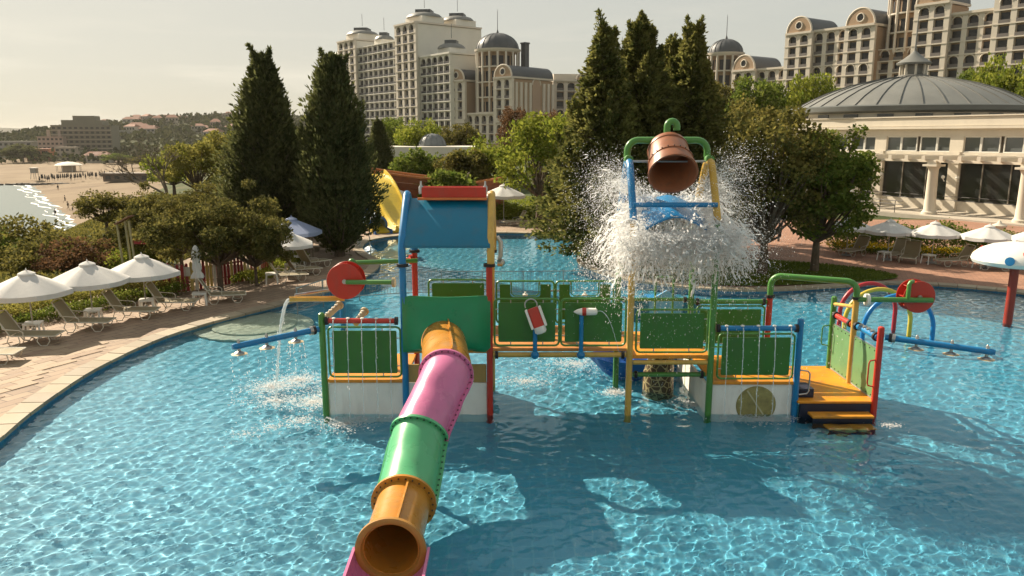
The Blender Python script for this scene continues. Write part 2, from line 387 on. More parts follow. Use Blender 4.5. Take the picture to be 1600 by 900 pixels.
path = tag(np_mesh('path', V3, ff[keep & right], M_PATH), kind='structure')
# slabs one can tell apart in the near corner, each its own piece
slab = MB().box(-.294, .294, -.144, .144, -.03, .012).build('paving_slab', mat('slab', (.345, .25, .165), .8, .22, .8, bump=.35, bscale=40), patio, smooth=False)
slab_alt = MB().box(-.294, .294, -.144, .144, -.03, .012).build('paving_slab', mat('slab_alt', (.29, .20, .135), .82, .22, .8, bump=.35, bscale=40), patio, smooth=False)
co_, si_ = math.cos(PAVE_ROT), math.sin(PAVE_ROT)
cand = []
for r_ in range(-60, 60):
    for c_ in range(-40, 60):
        lx, ly = (c_ + .5 * (r_ % 2)) * .6, r_ * .3
        X, Y = -11.5 + lx * co_ - ly * si_, 16.5 + lx * si_ + ly * co_
        if inside([(-16, 11.5), (-9.3, 11.5), (-10.9, 14.5), (-11.1, 18.0), (-10.95, 20.2), (-14.4, 20.2)], np.array([X]), np.array([Y]))[0]:
            dd = min((Vector((X, Y)) - p).length for p in POOL[::2])
            if dd > .95: cand.append((math.hypot(X, Y), X, Y))
cand.sort()
slots = [slab, slab_alt]
for i, (_, X, Y) in enumerate(cand[:290]):
    z = .062 + random.uniform(-.003, .003)
    if slots: o = slots.pop()
    else: o = inst(random.choice((slab, slab, slab_alt)), 'paving_slab', patio)
    o.location = (X, Y, z); o.rotation_euler = (random.uniform(-.004, .004), random.uniform(-.004, .004), PAVE_ROT)
# coping: single pale stones round the pool
M_COPE = [mat('coping_%d' % k, c, .75, .14, 1.5, bump=.25, bscale=45) for k, c in enumerate(((.34, .275, .19), (.285, .23, .16), (.36, .295, .205)))]
coping = thing('pool_coping', 'pale stone coping ring round the curved pool edge', 'coping', (0, 0, 0))
nst = 0
for i in range(NP_):
    p, q = POOL[i], POOL[(i + 1) % NP_]
    if p.y < 9: continue
    a, b2 = PNRM[i], PNRM[(i + 1) % NP_]
    g = (q - p) * .02
    i0, i1 = p + g - a * .04, q - g - b2 * .04; o0, o1 = p + g + a * .42, q - g + b2 * .42
    zt = .105 + random.uniform(-.004, .004)
    vs = [(*i0, zt - .09), (*i1, zt - .09), (*o1, zt - .09), (*o0, zt - .09), (*i0, zt - .012), (*i1, zt - .012), (*o1, zt), (*o0, zt)]
    MB().add(vs, [(3, 2, 1, 0), (4, 5, 6, 7), (0, 1, 5, 4), (1, 2, 6, 5), (2, 3, 7, 6), (3, 0, 4, 7)]).build('coping_stone', random.choice(M_COPE), coping, smooth=False)
# pool walls and floor
def tile_mat(name, c1, c2, size, mort):
    m, n, l, b = nmat(name)
    tcn = n.new('ShaderNodeTexCoord'); br = n.new('ShaderNodeTexBrick'); br.offset = 0; br.inputs['Scale'].default_value = 1; br.inputs['Brick Width'].default_value = size; br.inputs['Row Height'].default_value = size; br.inputs['Mortar Size'].default_value = size * .05
    br.inputs['Color1'].default_value = (*c1, 1); br.inputs['Color2'].default_value = (*c2, 1); br.inputs['Mortar'].default_value = (*mort, 1); l.new(tcn.outputs['Object'], br.inputs[0])
    a = n.new('ShaderNodeTexNoise'); a.inputs['Scale'].default_value = .3; a.inputs['Detail'].default_value = 6; l.new(tcn.outputs['Object'], a.inputs[0])
    mr = n.new('ShaderNodeMapRange'); mr.inputs[3].default_value = .8; mr.inputs[4].default_value = 1.2; l.new(a.outputs[0], mr.inputs[0])
    mx = n.new('ShaderNodeMixRGB'); mx.blend_type = 'MULTIPLY'; mx.inputs[0].default_value = 1; l.new(br.outputs[0], mx.inputs[1]); l.new(mr.outputs[0], mx.inputs[2]); l.new(mx.outputs[0], b.inputs['Base Color'])
    b.inputs['Roughness'].default_value = .5; MATS[name] = m; return m
M_FLOOR = tile_mat('pool_mosaic', (.088, .345, .475), (.08, .32, .445), .3, (.118, .375, .48))
M_WALLT = tile_mat('pool_wall_tile', (.05, .20, .33), (.04, .17, .29), .15, (.10, .26, .36))
def pool_z(x, y): return -.45 - .65 * sstep((np.asarray(y, float) - 25) / 5) * sstep((12 - np.asarray(x, float)) / 6)
px_, py_ = np.meshgrid(np.arange(-14, 26, 1.6), np.arange(2, 48, 1.6)); px_, py_ = px_.ravel() + .013, py_.ravel() + .017
ok = inside(POOLT, px_, py_)
pts = list(POOL) + [Vector((a, b)) for a, b in zip(px_[ok], py_[ok])]
r = delaunay_2d_cdt(pts, [(i, (i + 1) % NP_) for i in range(NP_)], [], 1, 1e-4)
va = np.array([(p.x, p.y) for p in r[0]]); fa = np.array([f for f in r[2]])
floor = tag(np_mesh('pool_floor', np.c_[va, pool_z(va[:, 0], va[:, 1])], fa, M_FLOOR, smooth=True), kind='structure')
wv_ = []; wf = []
for i, p in enumerate(POOL): wv_ += [(p.x, p.y, -1.2), (p.x, p.y, .03)]
for i in range(NP_): j = (i + 1) % NP_; wf.append((2 * i, 2 * j, 2 * j + 1, 2 * i + 1))
wall = tag(np_mesh('pool_wall', wv_, wf, M_WALLT, smooth=True), kind='structure')
floor.cycles.is_caustics_receiver = True; wall.cycles.is_caustics_receiver = True
# ---- water surface: real ripples, so the sun draws real caustics on the floor
ys = [1.5]
while ys[-1] < 48: ys.append(ys[-1] + .025 * max(1, (max(ys[-1], 8) / 10.5)) ** 1.6)
ys = np.array(ys)
us = np.concatenate([np.linspace(-2.2, -.76, 40)[:-1], np.linspace(-.76, .76, 760), np.linspace(.76, 2.2, 40)[1:]])
X = us[None, :] * np.maximum(ys, 8)[:, None]; Y = np.repeat(ys[:, None], len(us), 1)
Z = np.zeros_like(X)
wr = np.random.default_rng(11)
for k in range(84):
    lam = .105 * 2 ** wr.uniform(0, 2.3); th = wr.normal(-.9, 1.1) if k % 3 else wr.uniform(0, 2 * PI)
    a = .00056 * (lam / .25) ** 1.05
    ph = 2 * PI / lam * (X * math.cos(th) + Y * math.sin(th)) + wr.uniform(0, 6.28) + .8 * np.sin(.35 * X + wr.uniform(0, 6)) + .8 * np.sin(.3 * Y + wr.uniform(0, 6))
    fade = np.exp(-(Y * .0022 / lam) ** 2 * 2)
    Z += a * np.sin(ph) * fade
def ring(cx, cy, amp, lam, rad):
    d = np.hypot(X - cx, Y - cy); return amp * np.sin(2 * PI * d / lam) * np.exp(-(d / rad) ** 2)
for cx, cy, amp in ((-5.3, 17.0, .012), (-4.2, 15.9, .012), (3.0, 15.6, .02), (2.0, 17.5, .014), (4.6, 17.8, .014), (9.3, 14, .006), (5, 14.6, .008), (-3.2, 14.4, .008), (1.5, 9.9, .004)):
    Z += ring(cx, cy, amp * .45, .33, 1.1)
chop = np.exp(-((X - 1.8) / 3.2) ** 2 - ((Y - 18) / 2.8) ** 2)
Z += chop * .006 * (np.sin(X * 17 + 3 * np.sin(Y * 3)) * np.sin(Y * 15 + 2 * np.sin(X * 4)))
i_ = np.arange(X.size).reshape(X.shape)
Qw = np.stack([i_[:-1, :-1], i_[:-1, 1:], i_[1:, 1:], i_[1:, :-1]], -1).reshape(-1, 4)
Vw = np.stack([X, Y, Z - .02], -1).reshape(-1, 3)
grow = [(p.x + n_.x * .15, p.y + n_.y * .15) for p, n_ in zip(POOL, PNRM)]
inv_ = inside(grow, Vw[:, 0], Vw[:, 1]); Qw = Qw[inv_[Qw].all(1)]
u_, iv = np.unique(Qw, return_inverse=True)
m, n, l, b = nmat('pool_water'); n.remove(b); g = n.new('ShaderNodeBsdfGlass'); g.inputs['IOR'].default_value = 1.33; g.inputs['Roughness'].default_value = 0; g.inputs['Color'].default_value = (.90, .975, .985, 1)
l.new(g.outputs[0], n['Material Output'].inputs[0])
water = tag(np_mesh('pool_water', Vw[u_], iv.reshape(Qw.shape), m, smooth=True), kind='structure')
water.cycles.is_caustics_caster = True
print('water quads', len(Qw))
# semicircular entry steps under water by the paving
c = G(408, 506)
steps = thing('pool_steps', 'cream semicircular entry steps under the water by the paving', 'steps', (c.x, c.y, -.45))
for rr, zt in ((1.75, -.26), (1.25, -.12)):
    MB().lathe([(rr, -.02), (rr, zt + .43), (rr - .04, zt + .45), (.01, zt + .45)], 40, (c.x - .25, c.y + .15, -.45)).build('step', mat('step_tile', (.52, .52, .42), .6, .12, 2), steps).cycles.is_caustics_receiver = True
# ------------------------------------------------------------------ water play structure
YF, YR = 15.0, 16.9
X0, X1, X2, X3, X4, X5, X6 = -3.82, -2.17, -.45, 2.38, 4.03, 5.8, 7.38
play = thing('water_play_structure', 'multicoloured water play structure with blue roof, bridge and two platforms standing in the pool', 'play structure', (X0, YF, -.45))
def post(x, y, z0, z1, m, r=.065, cap=True):
    mb = MB(); mb.tube([(x, y, z0), (x, y, z1 - .02)], r, 14)
    if cap: mb.lathe([(r, -.02), (r * .92, .012), (r * .55, .032), (.004, .04)], 14, (x, y, z1 - .02))
    o = mb.build('post', m, play)
    return o
def collar(x, y, z, m=None, axis=(0, 0, 1), r=.1):
    mb = MB().lathe([(r, -.03), (r, -.006), (r * .94, -.004), (r * .94, .004), (r, .006), (r, .03)], 14, (x, y, z), axis)
    o = mb.build('flange', m or STEEL(), play)
    return o
post(X0, YF, -.47, 2.12, PGREEN()); post(X0, YR, -.47, 2.45, BLUE()); post(X1, YR, -.47, 3.42, RED(), cap=False)
post(X2, YF, -.47, 3.12, RED(), cap=False); post(X2, YR, -.47, 3.42, YEL(), cap=False)
post(X3, YF, -.47, 3.95, YEL(), cap=False); post(X3, YR, -.47, 2.6, PGREEN()); post(X4, YF, -.47, 3.95, PGREEN(), cap=False); post(X4, YR, -.47, 3.9, PGREEN())
post(X3 + .05, YR + .02, 2.6, 3.9, PGREEN(), cap=False)
post(X5, YF, -.47, 2.0, BLUE()); post(X5, YR, -.47, 2.05, RED(), cap=False)
post(X6, 14.9, -.47, 1.86, RED()); post(X6, 16.1, -.47, 2.2, YEL(), cap=False); post(X6, 17.2, -.47, 2.0, PGREEN())
# white tank sides and decks
def slabbox(name, m, x0, x1, y0, y1, z0, z1, bevel=.012):
    return MB().box(x0, x1, y0, y1, z0, z1).build(name, m, play, smooth=False, bevel=bevel)
slabbox('side_panel', WHI(), X0 + .07, X2 - .06, YF + .02, YF + .07, -.45, .66)
slabbox('side_panel', WHI(), X0 + .02, X0 + .07, YF + .07, YR, -.45, .66)
slabbox('side_panel', WHI(), X2 - .06, X2 - .01, YF + .07, YR, -.45, .66)
slabbox('deck', ORA(), X0 + .06, X1 - .01, YF - .02, YR, .67, .74)
slabbox('deck', ORA(), X1 + .0, X2 + .03, YF - .03, YR, 1.30, 1.37)
slabbox('riser_panel', mat('ochre_panel', (.40, .25, .07), .5, .1, 2, stain=.2), X1 + .05, X2 - .07, YF + .01, YF + .06, .67, 1.05)
slabbox('deck', mat('bridge_deck', (.55, .22, .05), .5, .15, 2, stain=.3), X2, X3, YF - .01, YR, 1.33, 1.40)
slabbox('deck', ORA(), X3 - .02, X4, YF - .02, YR, 1.18, 1.26)
slabbox('side_panel', WHI(), X4 + .07, X5 - .06, YF + .02, YF + .07, -.45, .62)
slabbox('side_panel', WHI(), X4 - .06, X4 + .0, YF + .07, YR + .9, -.45, .62)
slabbox('deck', ORA(), X4 + .06, X5 - .02, YF - .02, YR, .63, .70)
# low deck on the right, its skirt and two steps going down into the water
low_deck = slabbox('deck', mat('low_deck', (.72, .27, .012), .42, .16, 1.2, stain=.35), X5 + .02, X6 + .02, YF - .12, 17.35, .26, .31)
for q in range(4):
    MB().lathe([(.05, 0), (.05, .006), (.004, .007)], 12, (X5 + .35 + .28 * (q % 2), 15.6 + .38 * q, .31)).build('drain', DARK(), low_deck)
slabbox('skirt', mat('navy_skirt', (.014, .016, .035), .5), X5 + .07, X6 - .05, YF - .10, YF - .05, -.45, .255)
st = slabbox('step', mat('step_orange', (.60, .25, .02), .5, .15, 2, stain=.3), X5 + .22, X6 - .12, YF - .42, YF - .13, .05, .10)
slabbox('step_skirt', MATS['navy_skirt'], X5 + .24, X6 - .14, YF - .40, YF - .36, -.45, .045)
slabbox('step', MATS['step_orange'], X5 + .42, X6 - .2, YF - .74, YF - .45, -.14, -.09)
slabbox('step_skirt', MATS['navy_skirt'], X5 + .44, X6 - .22, YF - .72, YF - .69, -.45, -.145)
slabbox('stair_block', MATS['navy_skirt'], X5 + .06, X5 + .42, YF + .1, YF + .55, .312, .50)
# beams
def beam(a, b, m, r=.05, name='beam', flange=True):
    MB().tube([a, b], r, 12).build(name, m, play)
    if flange:
        d = (Vector(b) - Vector(a)).normalized()
        for e, s in ((a, 1), (b, -1)):
            p = Vector(e) + d * (.07 * s); collar(p.x, p.y, p.z, DARK(), d, r + .03)
beam((X2 + .07, YF, 1.26), (X3 - .07, YF, 1.26), YEL(), .055)
beam((X2 + .07, YR, 1.26), (X3 - .07, YR, 1.26), YEL(), .055)
beam((X3 + .07, YF - .0, 1.10), (X4 - .07, YF, 1.10), YEL(), .05, flange=False)
beam((X3 + .1, YF + .2, .78), (X4 - .05, YF + .2, .78), PGREEN(), .05)
beam((X4 + .07, YR, 1.95), (X5 - .07, YR, 1.95), PGREEN(), .055)
beam((X3 + .07, YR, 2.0), (X4 - .07, YR, 2.0), PGREEN(), .04)
# railings: tube frame with a plastic sheet inside
def railing(x0, x1, y, z0, z1, m, fm, window=False, inset=.075):
    cx, cz, w, h = (x0 + x1) / 2, (z0 + z1) / 2, x1 - x0, z1 - z0
    fr = MB().tube([(cx + a, y, cz + b) for a, b in rrect(w, h, .09)], .022, 8, closed=True).build('railing_frame', fm, play)
    if not window:
        pn = MB().plate(rrect(w - 2 * inset, h - 2 * inset, .03), (cx, y, cz), (1, 0, 0), (0, 0, 1), .018).build('railing_panel', m, play, smooth=False)
    else:
        ww, wh = w * .52, h * .30
        a, b = w / 2 - inset, h / 2 - inset
        poly = [(-a, -b), (a, -b), (a, b), (ww / 2, b)] + [(ww / 2 - .06 + .06 * math.cos(t), b - wh + .06 + .06 * math.sin(t)) for t in (0, -PI / 4, -PI / 2)] + \
            [(-ww / 2 + .06 - .06 * math.sin(t), b - wh + .06 - .06 * math.cos(t)) for t in (0, PI / 4, PI / 2)] + [(-ww / 2, b), (-a, b)]
        pn = MB().plate(poly, (cx, y, cz), (1, 0, 0), (0, 0, 1), .018).build('railing_panel', m, play, smooth=False)
        MB().tube([(cx + q[0], y - .015, cz + q[1]) for q in [(-ww / 2 + .03, b + .05), (-ww / 2 + .03, b - wh + .09), (-ww / 2 + .09, b - wh + .03), (ww / 2 - .09, b - wh + .03), (ww / 2 - .03, b - wh + .09), (ww / 2 - .03, b + .05)]], .014, 6).build('window_rail', fm, pn)
        MB().lathe([(.06, 0), (.06, .03), (.025, .04), (.02, .08)], 10, (cx, y - .02, cz + b - wh + .04)).build('spout', WHI(), pn)
    br = MB()
    for sx in (-1, 1):
        for q in (-.28, .28): br.tube([(cx + sx * (w / 2 - inset - .01), y, cz + q * h), (cx + sx * w / 2, y, cz + q * h)], .012, 6)
        for q in (-.25, .25): br.tube([(cx + q * w, y, cz + sx * (h / 2 - inset - .01)), (cx + q * w, y, cz + sx * h / 2)], .012, 6)
    br.build('bracket', STEEL(), fr)
    return pn
railing(X0 + .12, X1 - .08, YF - .01, .80, 1.84, GREEN(), PGREEN())
railing(X1 + .3, X2 - .1, YR, 1.45, 2.45, GREEN(), PGREEN())
mid = (X2 + X3) / 2
for a, b in ((X2 + .1, mid - .02), (mid + .02, X3 - .1)):
    railing(a, b, YF - .02, 1.46, 2.42, GREEN(), PGREEN()); railing(a, b, YR, 1.46, 2.42, GREEN(), PGREEN(), True)
railing(X3 + .12, X4 - .1, YF - .02, 1.32, 2.2, GREEN(), PGREEN())
railing(X4 + .14, X5 - .1, YF - .01, .76, 1.70, GREEN(), PGREEN())
railing(X4 + .14, X5 - .1, YR, .9, 1.85, GREEN(), PGREEN())
# back rails of the right lower platform
for x0, x1 in ((X3 + .85, X3 + 1.25),):
    MB().tube([(x0, YR + .05, 1.3), (x0, YR + .05, 2.45), (x0 + .04, YR + .05, 2.5), (x1 - .04, YR + .05, 2.5), (x1, YR + .05, 2.45), (x1, YR + .05, 1.3)], .025, 8).build('handrail', PGREEN(), play)
# side wall of the low deck: translucent pale sheets lit from behind
M_PALE = mat('pale_sheet', (.30, .52, .24), .35, .08, 1.5, trans=.55)
for (y0, y1) in ((14.98, 16.02), (16.18, 17.12)):
    w, cy0 = y1 - y0, (y0 + y1) / 2
    pn = MB().plate(rrect(w - .05, 1.02, .03), (X6, cy0, .86), (0, 1, 0), (0, 0, 1), .016).build('side_sheet', M_PALE, play, smooth=False)
    MB().tube([(X6, cy0 + a, .86 + b) for a, b in rrect(w - .02, 1.06, .05)], .014, 6, closed=True).build('sheet_frame', STEEL(), pn)
    mb = MB()
    for k in range(5):
        for s_ in (-1, 1): mb.ball((X6 - .012, cy0 + (k - 2) * w * .21, .86 + s_ * .47), .014, 6, 4)
    tag(mb.build('bolt_row', DARK(), pn), kind='stuff')
beam((X6, 15.0, 1.62), (X6, 16.0, 1.62), BLUE(), .062); beam((X6, 16.2, 1.60), (X6, 17.1, 1.60), RED(), .058)
for k in range(4): MB().lathe([(.05, 0), (.05, .03), (.02, .05)], 8, (X6, 15.25 + .17 * k, 1.675)).build('nozzle', STEEL(), play)
MB().tube([(X6 - .06, 14.9, .62), (X6 - .16, 14.9, .64), (X6 - .18, 14.9, .70), (X6 - .18, 14.9, 1.1), (X6 - .16, 14.9, 1.16), (X6 - .06, 14.9, 1.18)], .016, 8).build('grab_handle', RED(), play)
MB().tube([(X6 - .06, 17.2, .85), (X6 - .2, 17.2, .87), (X6 - .22, 17.2, .93), (X6 - .22, 17.2, 1.25), (X6 - .2, 17.2, 1.31), (X6 - .06, 17.2, 1.33)], .016, 8).build('grab_handle', PGREEN(), play)
MB().tube([(X5 + .06, YF - .02, .42), (X5 + .22, YF - .02, .44), (X5 + .26, YF - .02, .5), (X5 + .26, YF - .02, .86), (X5 + .22, YF - .02, .92), (X5 + .06, YF - .02, .94)], .016, 8).build('grab_handle', STEEL(), play)
# rain bars with holes along the front
def rainbar(x0, x1, y, z, m, n):
    o = MB().tube([(x0, y, z), (x1, y, z)], .055, 12).build('rain_bar', m, play)
    for k in range(n):
        MB().lathe([(.038, 0), (.038, .02), (.015, .03)], 8, (x0 + (x1 - x0) * (k + .6) / (n + .1), y - .02, z + .045)).build('nozzle', WHI(), o)
    collar(x0 + .03, y, z, DARK(), (1, 0, 0), .085); collar(x1 - .03, y, z, DARK(), (1, 0, 0), .085)
rainbar(X0 + .08, X1 - .12, YF - .02, 1.97, RED(), 5)
rainbar(X4 + .08, X5 - .06, YF - .03, 1.82, BLUE(), 5)
# arched shower pipe between the red and the yellow post
a, b = Vector((X5, YR, 2.05)), Vector((X6, 16.1, 2.2)); d = (b - a); d.z = 0; L = d.length; d.normalize()
pp = [a] + arc(a + d * .22 + Vector((0, 0, .28)), .22, PI, PI / 2, 6, d) + arc(a + d * (L - .22) + Vector((0, 0, .28)), .22, PI / 2, 0, 6, d) + [b]
MB().tube(pp, .068, 12).build('shower_arch', PGREEN(), play)
collar(a.x, a.y, 2.08, DARK()); collar(b.x, b.y, 2.2, DARK())
beam((X6 - .02, 16.16, 2.0), (X6 - .0, 17.14, 1.84), YEL(), .04, flange=False)
# side arms with paddle wheels
def wheel(c, axis_y, rad, arm_pts, arm_m):
    w = MB(); cx, cy, cz = c
    for yy in (-.15, .15): w.lathe([(.02, yy - .012), (rad, yy - .012), (rad + .008, yy), (rad, yy + .012), (.02, yy + .012)], 36, c, (0, 1, 0))
    wh = w.build('paddle_wheel', RED(), play)
    for k in range(8):
        t = 2 * PI * k / 8; ct, stt = math.cos(t), math.sin(t)
        MB().plate([(.08, -.138), (rad - .03, -.138), (rad - .03, .138), (.08, .138)], c, (ct, 0, stt), (0, 1, 0), .012).build('paddle', RED(), wh, smooth=False)
    MB().lathe([(.05, -.2), (.05, .2)], 12, c, (0, 1, 0)).build('hub', STEEL(), wh)
    return wh
cw = (-3.50, 15.95, 2.62)
wheel((cw[0], cw[1], cw[2]), 1, .375, None, None)
MB().tube([(-3.45, 15.95 + .24, 2.62), (-3.45, 16.19, 2.9), (-3.40, 16.2, 2.95), (X1 + .1, 16.6, 2.93)], .05, 10).build('wheel_arm', PGREEN(), play)
MB().ball((-3.42, 16.2, 2.96), .085, 12, 8).build('arm_cap', PGREEN(), play)
MB().tube([(-3.45, 15.72, 2.62), (X1 - .3, 15.5, 2.66)], .05, 10).build('wheel_arm', PGREEN(), play)
collar(X1 - .26, 15.5, 2.66, TAN(), (1, 0, 0), .10); collar(X1 - .10, 15.5, 2.66, WHI(), (1, 0, 0), .13)
MB().tube([(X1 - .1, 15.5, 2.66), (X1 + .02, YF + .08, 2.7)], .045, 10).build('arm_link', BLUE(), play)
MB().tube([(X1 + .02, YR, 2.93), (X1 - .16, 16.68, 2.93)], .05, 10).build('arm_link', RED(), play)
collar(X1 - .06, 16.75, 2.93, RED(), (1, .4, 0), .11)
cr = (8.72, 16.25, 2.22)
wheel(cr, 1, .34, None, None)
MB().tube([(X6 + .0, 16.05, 2.18), (8.95, 15.98, 2.18)], .055, 10).build('wheel_arm', PGREEN(), play)
collar(X6 + .2, 16.04, 2.18, WHI(), (1, 0, 0), .13)
MB().tube([(8.42, 15.98, 2.2), (8.42, 15.98, 2.52), (8.45, 16.0, 2.56), (8.55, 16.1, 2.56)], .045, 10).build('feed_pipe', PGREEN(), play)
# spout trough on the left with its stay
MB().tube([(-3.62, 16.7, 2.32), (-4.55, 15.75, 2.34)], .03, 8).build('trough_stay', STEEL(), play)
tp = [At(527, 467, 16.3), At(452, 468, 16.0)]
mb = MB(); prof = [(-.075, .05), (-.06, -.03), (0, -.055), (.06, -.03), (.075, .05), (.062, .05), (.05, -.02), (0, -.042), (-.05, -.02), (-.062, .05)]
d = (tp[1] - tp[0]).normalized(); sd = d.cross(Vector((0, 0, 1))).normalized(); n_ = len(prof); vs = []
for p in (tp[0] - d * .15, tp[1]): vs += [p + sd * a_ + Vector((0, 0, b_)) for a_, b_ in prof]
mb.add(vs, [(k, (k + 1) % n_, n_ + (k + 1) % n_, n_ + k) for k in range(n_)] + [tuple(range(n_ - 1, -1, -1)), tuple(range(n_, 2 * n_))])
mb.build('spout_trough', YEL(), play)
# water cannons on the left corner
for (p0, p1) in (((508, 497), (531, 476)), ((556, 505), (570, 486))):
    a, b = At(*p0, 15.55), At(*p1, 16.1); d = (b - a).normalized()
    o = MB().tube([a, b], .068, 12).build('water_cannon', TAN(), play)
    for k in range(4): q = a + (b - a) * (.15 + .2 * k); MB().lathe([(.03, 0), (.03, .02), (.008, .03)], 8, q + Vector((0, -.03, .06))).build('bolt', WHI(), o)
    MB().lathe([(.095, -.05), (.095, 0), (.07, .02)], 14, b, d).build('muzzle', TAN(), o)
# spray booms with shower heads
def boom(p0, p1, heads, m=None):
    o = MB().tube([p0, Vector(p0).lerp(Vector(p1), .97), p1], [.062, .062, .05], 12).build('spray_boom', m or BLUE(), play)
    d = (Vector(p1) - Vector(p0)).normalized(); collar(*(Vector(p0) + d * .1), DARK(), d, .09); collar(*(Vector(p0) + d * .16), STEEL(), d, .09)
    for t in heads:
        q = Vector(p0).lerp(Vector(p1), t)
        h = MB().lathe([(.09, -.155), (.10, -.145), (.08, -.125), (.045, -.11), (.03, -.10), (.03, -.04), (.03, .1), (.012, .13)], 16, q).build('shower_head', STEEL(), o)
        MB().lathe([(.11, -.168), (.15, -.158), (.11, -.148)], 18, q).build('head_rim', TAN(), h)
boom((X0 - .07, YF - .03, 1.80), (-5.22, 13.85, 1.74), (.28, .62, .93))
boom((X6 + .08, 14.88, 1.66), (9.12, 13.98, 1.60), (.30, .62, .93))
# tower: blue pitched roof carried by bent pipes, red trough on the ridge
RZ, EZ, RY = 4.34, 3.50, 15.98
for y_e in (14.92, 17.04):
    mb = MB(); sgn = -1 if y_e < RY else 1
    cs = 14; rows = []
    for i in range(cs + 1):
        t = i / cs; y = y_e + (RY - y_e) * t; z = EZ + (RZ - EZ) * t + .10 * math.sin(PI * t)
        rows.append((y, z))
    vs = [(x, y, z) for (y, z) in rows for x in (X1 + .06, X2 + .02)] + [(x, y, z - .05) for (y, z) in rows for x in (X1 + .06, X2 + .02)]
    n2 = 2 * (cs + 1); fs = []
    for i in range(cs): fs += [(2 * i, 2 * i + 1, 2 * i + 3, 2 * i + 2), (n2 + 2 * i, n2 + 2 * i + 2, n2 + 2 * i + 3, n2 + 2 * i + 1), (2 * i, 2 * i + 2, n2 + 2 * i + 2, n2 + 2 * i), (2 * i + 1, n2 + 2 * i + 1, n2 + 2 * i + 3, 2 * i + 3)]
    fs += [(0, n2, n2 + 1, 1), (2 * cs, 2 * cs + 1, n2 + 2 * cs + 1, n2 + 2 * cs)]
    mb.add(vs, fs).build('roof_sheet', RBLUE() if sgn < 0 else mat('roof_green', (.03, .30, .14), .4), play)
def bent(x, y, z0, m, leg=True):
    s_ = 1 if y < RY else -1
    MB().tube(([(x, y, z0)] if leg else []) + [(x, y - .02 * s_, EZ - .15), (x, y + .02 * s_, EZ + .02), (x, y + .1 * s_, EZ + .16), (x, RY - .16 * s_, RZ + .02), (x, RY - .06 * s_, RZ + .08), (x, RY, RZ + .09)], .075, 12).build('roof_pipe', m, play)
MB().tube([(X1, YF, -.47), (X1, YF, 3.1)], .067, 14).build('post', BLUE(), play)
bent(X1 + .0, YF, 3.1, BLUE()); bent(X2 + .03, YF, 3.1, YEL()); bent(X2 + .03, YR, 3.1, YEL(), True); bent(X1, YR, 3.1, BLUE())
collar(X1, YF, 3.1, DARK(), r=.12); collar(X2, YF, 3.1, DARK(), r=.12); collar(X2, YR, 3.1, DARK(), r=.12); collar(X1, YR, 3.1, DARK(), r=.12)
MB().tube([(X2 + .03, YF + .3, 3.66), (X2 + .03, YR - .3, 3.66)], .03, 8).build('roof_tie', YEL(), play)
tr = MB().box(X1 + .32, X2 - .08, RY - .17, RY - .13, RZ + .02, RZ + .24).box(X1 + .32, X2 - .08, RY + .13, RY + .17, RZ + .02, RZ + .24).box(X1 + .32, X2 - .08, RY - .128, RY + .128, RZ + .03, RZ + .07).build('ridge_trough', RED(), play, smooth=False, bevel=.012)
MB().box(X1 + .24, X2 - .06, RY - .26, RY - .18, RZ - .02, RZ + .03).build('trough_lip', mat('orange_lip', (.62, .17, .04), .4), tr, smooth=False, bevel=.01)
for x in (X1 + .3, X2 - .1): MB().lathe([(.05, -.02), (.05, .12), (.02, .16), (.02, .24)], 10, (x, RY - .1, RZ + .12)).build('valve', STEEL(), tr)
MB().tube([(X2 + .16, YR, 2.9), (X2 + .2, YR, 3.0), (X2 + .2, YR, 3.3), (X2 + .12, YR, 3.42)], .05, 8).build('valve_pipe', STEEL(), play)
MB().lathe([(.09, -.05), (.09, .05), (.05, .08)], 12, (X2 + .2, YR - .1, 2.85), (1, -.4, 0)).build('valve', STEEL(), play)
# curved green entrance shield of the slide, with its round hole
mb = MB(); W2, zb, zt = (X2 - X1) / 2 + .02, 1.34, 2.50; cxs = (X1 + X2) / 2; hx, hz, hr = -1.37 - cxs, 1.565, .44
NR, NA = 10, 48
def shield(x, z): return YF - .10 + .16 * (1 - (x / W2) ** 2) ** 1.0 - .03 * math.cos((z - zb) / (zt - zb) * PI)
outer = []
for k in range(NA):
    t = 2 * PI * k / NA; dx, dz = math.cos(t), math.sin(t); best = 9
    if dx > 1e-6: best = min(best, (W2 - hx) / dx)
    if dx < -1e-6: best = min(best, (-W2 - hx) / dx)
    if dz > 1e-6: best = min(best, (zt - .07 * (1 - 0) - hz) / dz)
    if dz < -1e-6: best = min(best, (zb - hz) / dz)
    outer.append((hx + dx * best, hz + dz * best))
vs = []
for lay in (0, .03):
    for i in range(NR + 1):
        for k in range(NA):
            t = 2 * PI * k / NA; hxx, hzz = hx + hr * math.cos(t), max(zb + .005, hz + hr * math.sin(t)); q = i / NR
            x, z = hxx + (outer[k][0] - hxx) * q, hzz + (outer[k][1] - hzz) * q
            zc = z + (.07 * (abs(x / W2) ** 1.6 if z > 2.2 else 0))
            yy = shield(x, z) - (.22 * (1 - q) ** 2.2)
            vs.append((cxs + x, yy + lay, zc))
fs = []; o2 = (NR + 1) * NA
for i in range(NR):
    for k in range(NA):
        k2 = (k + 1) % NA; fs += [(i * NA + k, i * NA + k2, (i + 1) * NA + k2, (i + 1) * NA + k), (o2 + i * NA + k, o2 + (i + 1) * NA + k, o2 + (i + 1) * NA + k2, o2 + i * NA + k2)]
for k in range(NA): k2 = (k + 1) % NA; fs.append((NR * NA + k, NR * NA + k2, o2 + NR * NA + k2, o2 + NR * NA + k))
mb.add(vs, fs).build('slide_shield', mat('shield_green', (.014, .29, .12), .3, .07, 1.2, stain=.15, trans=.2), play)
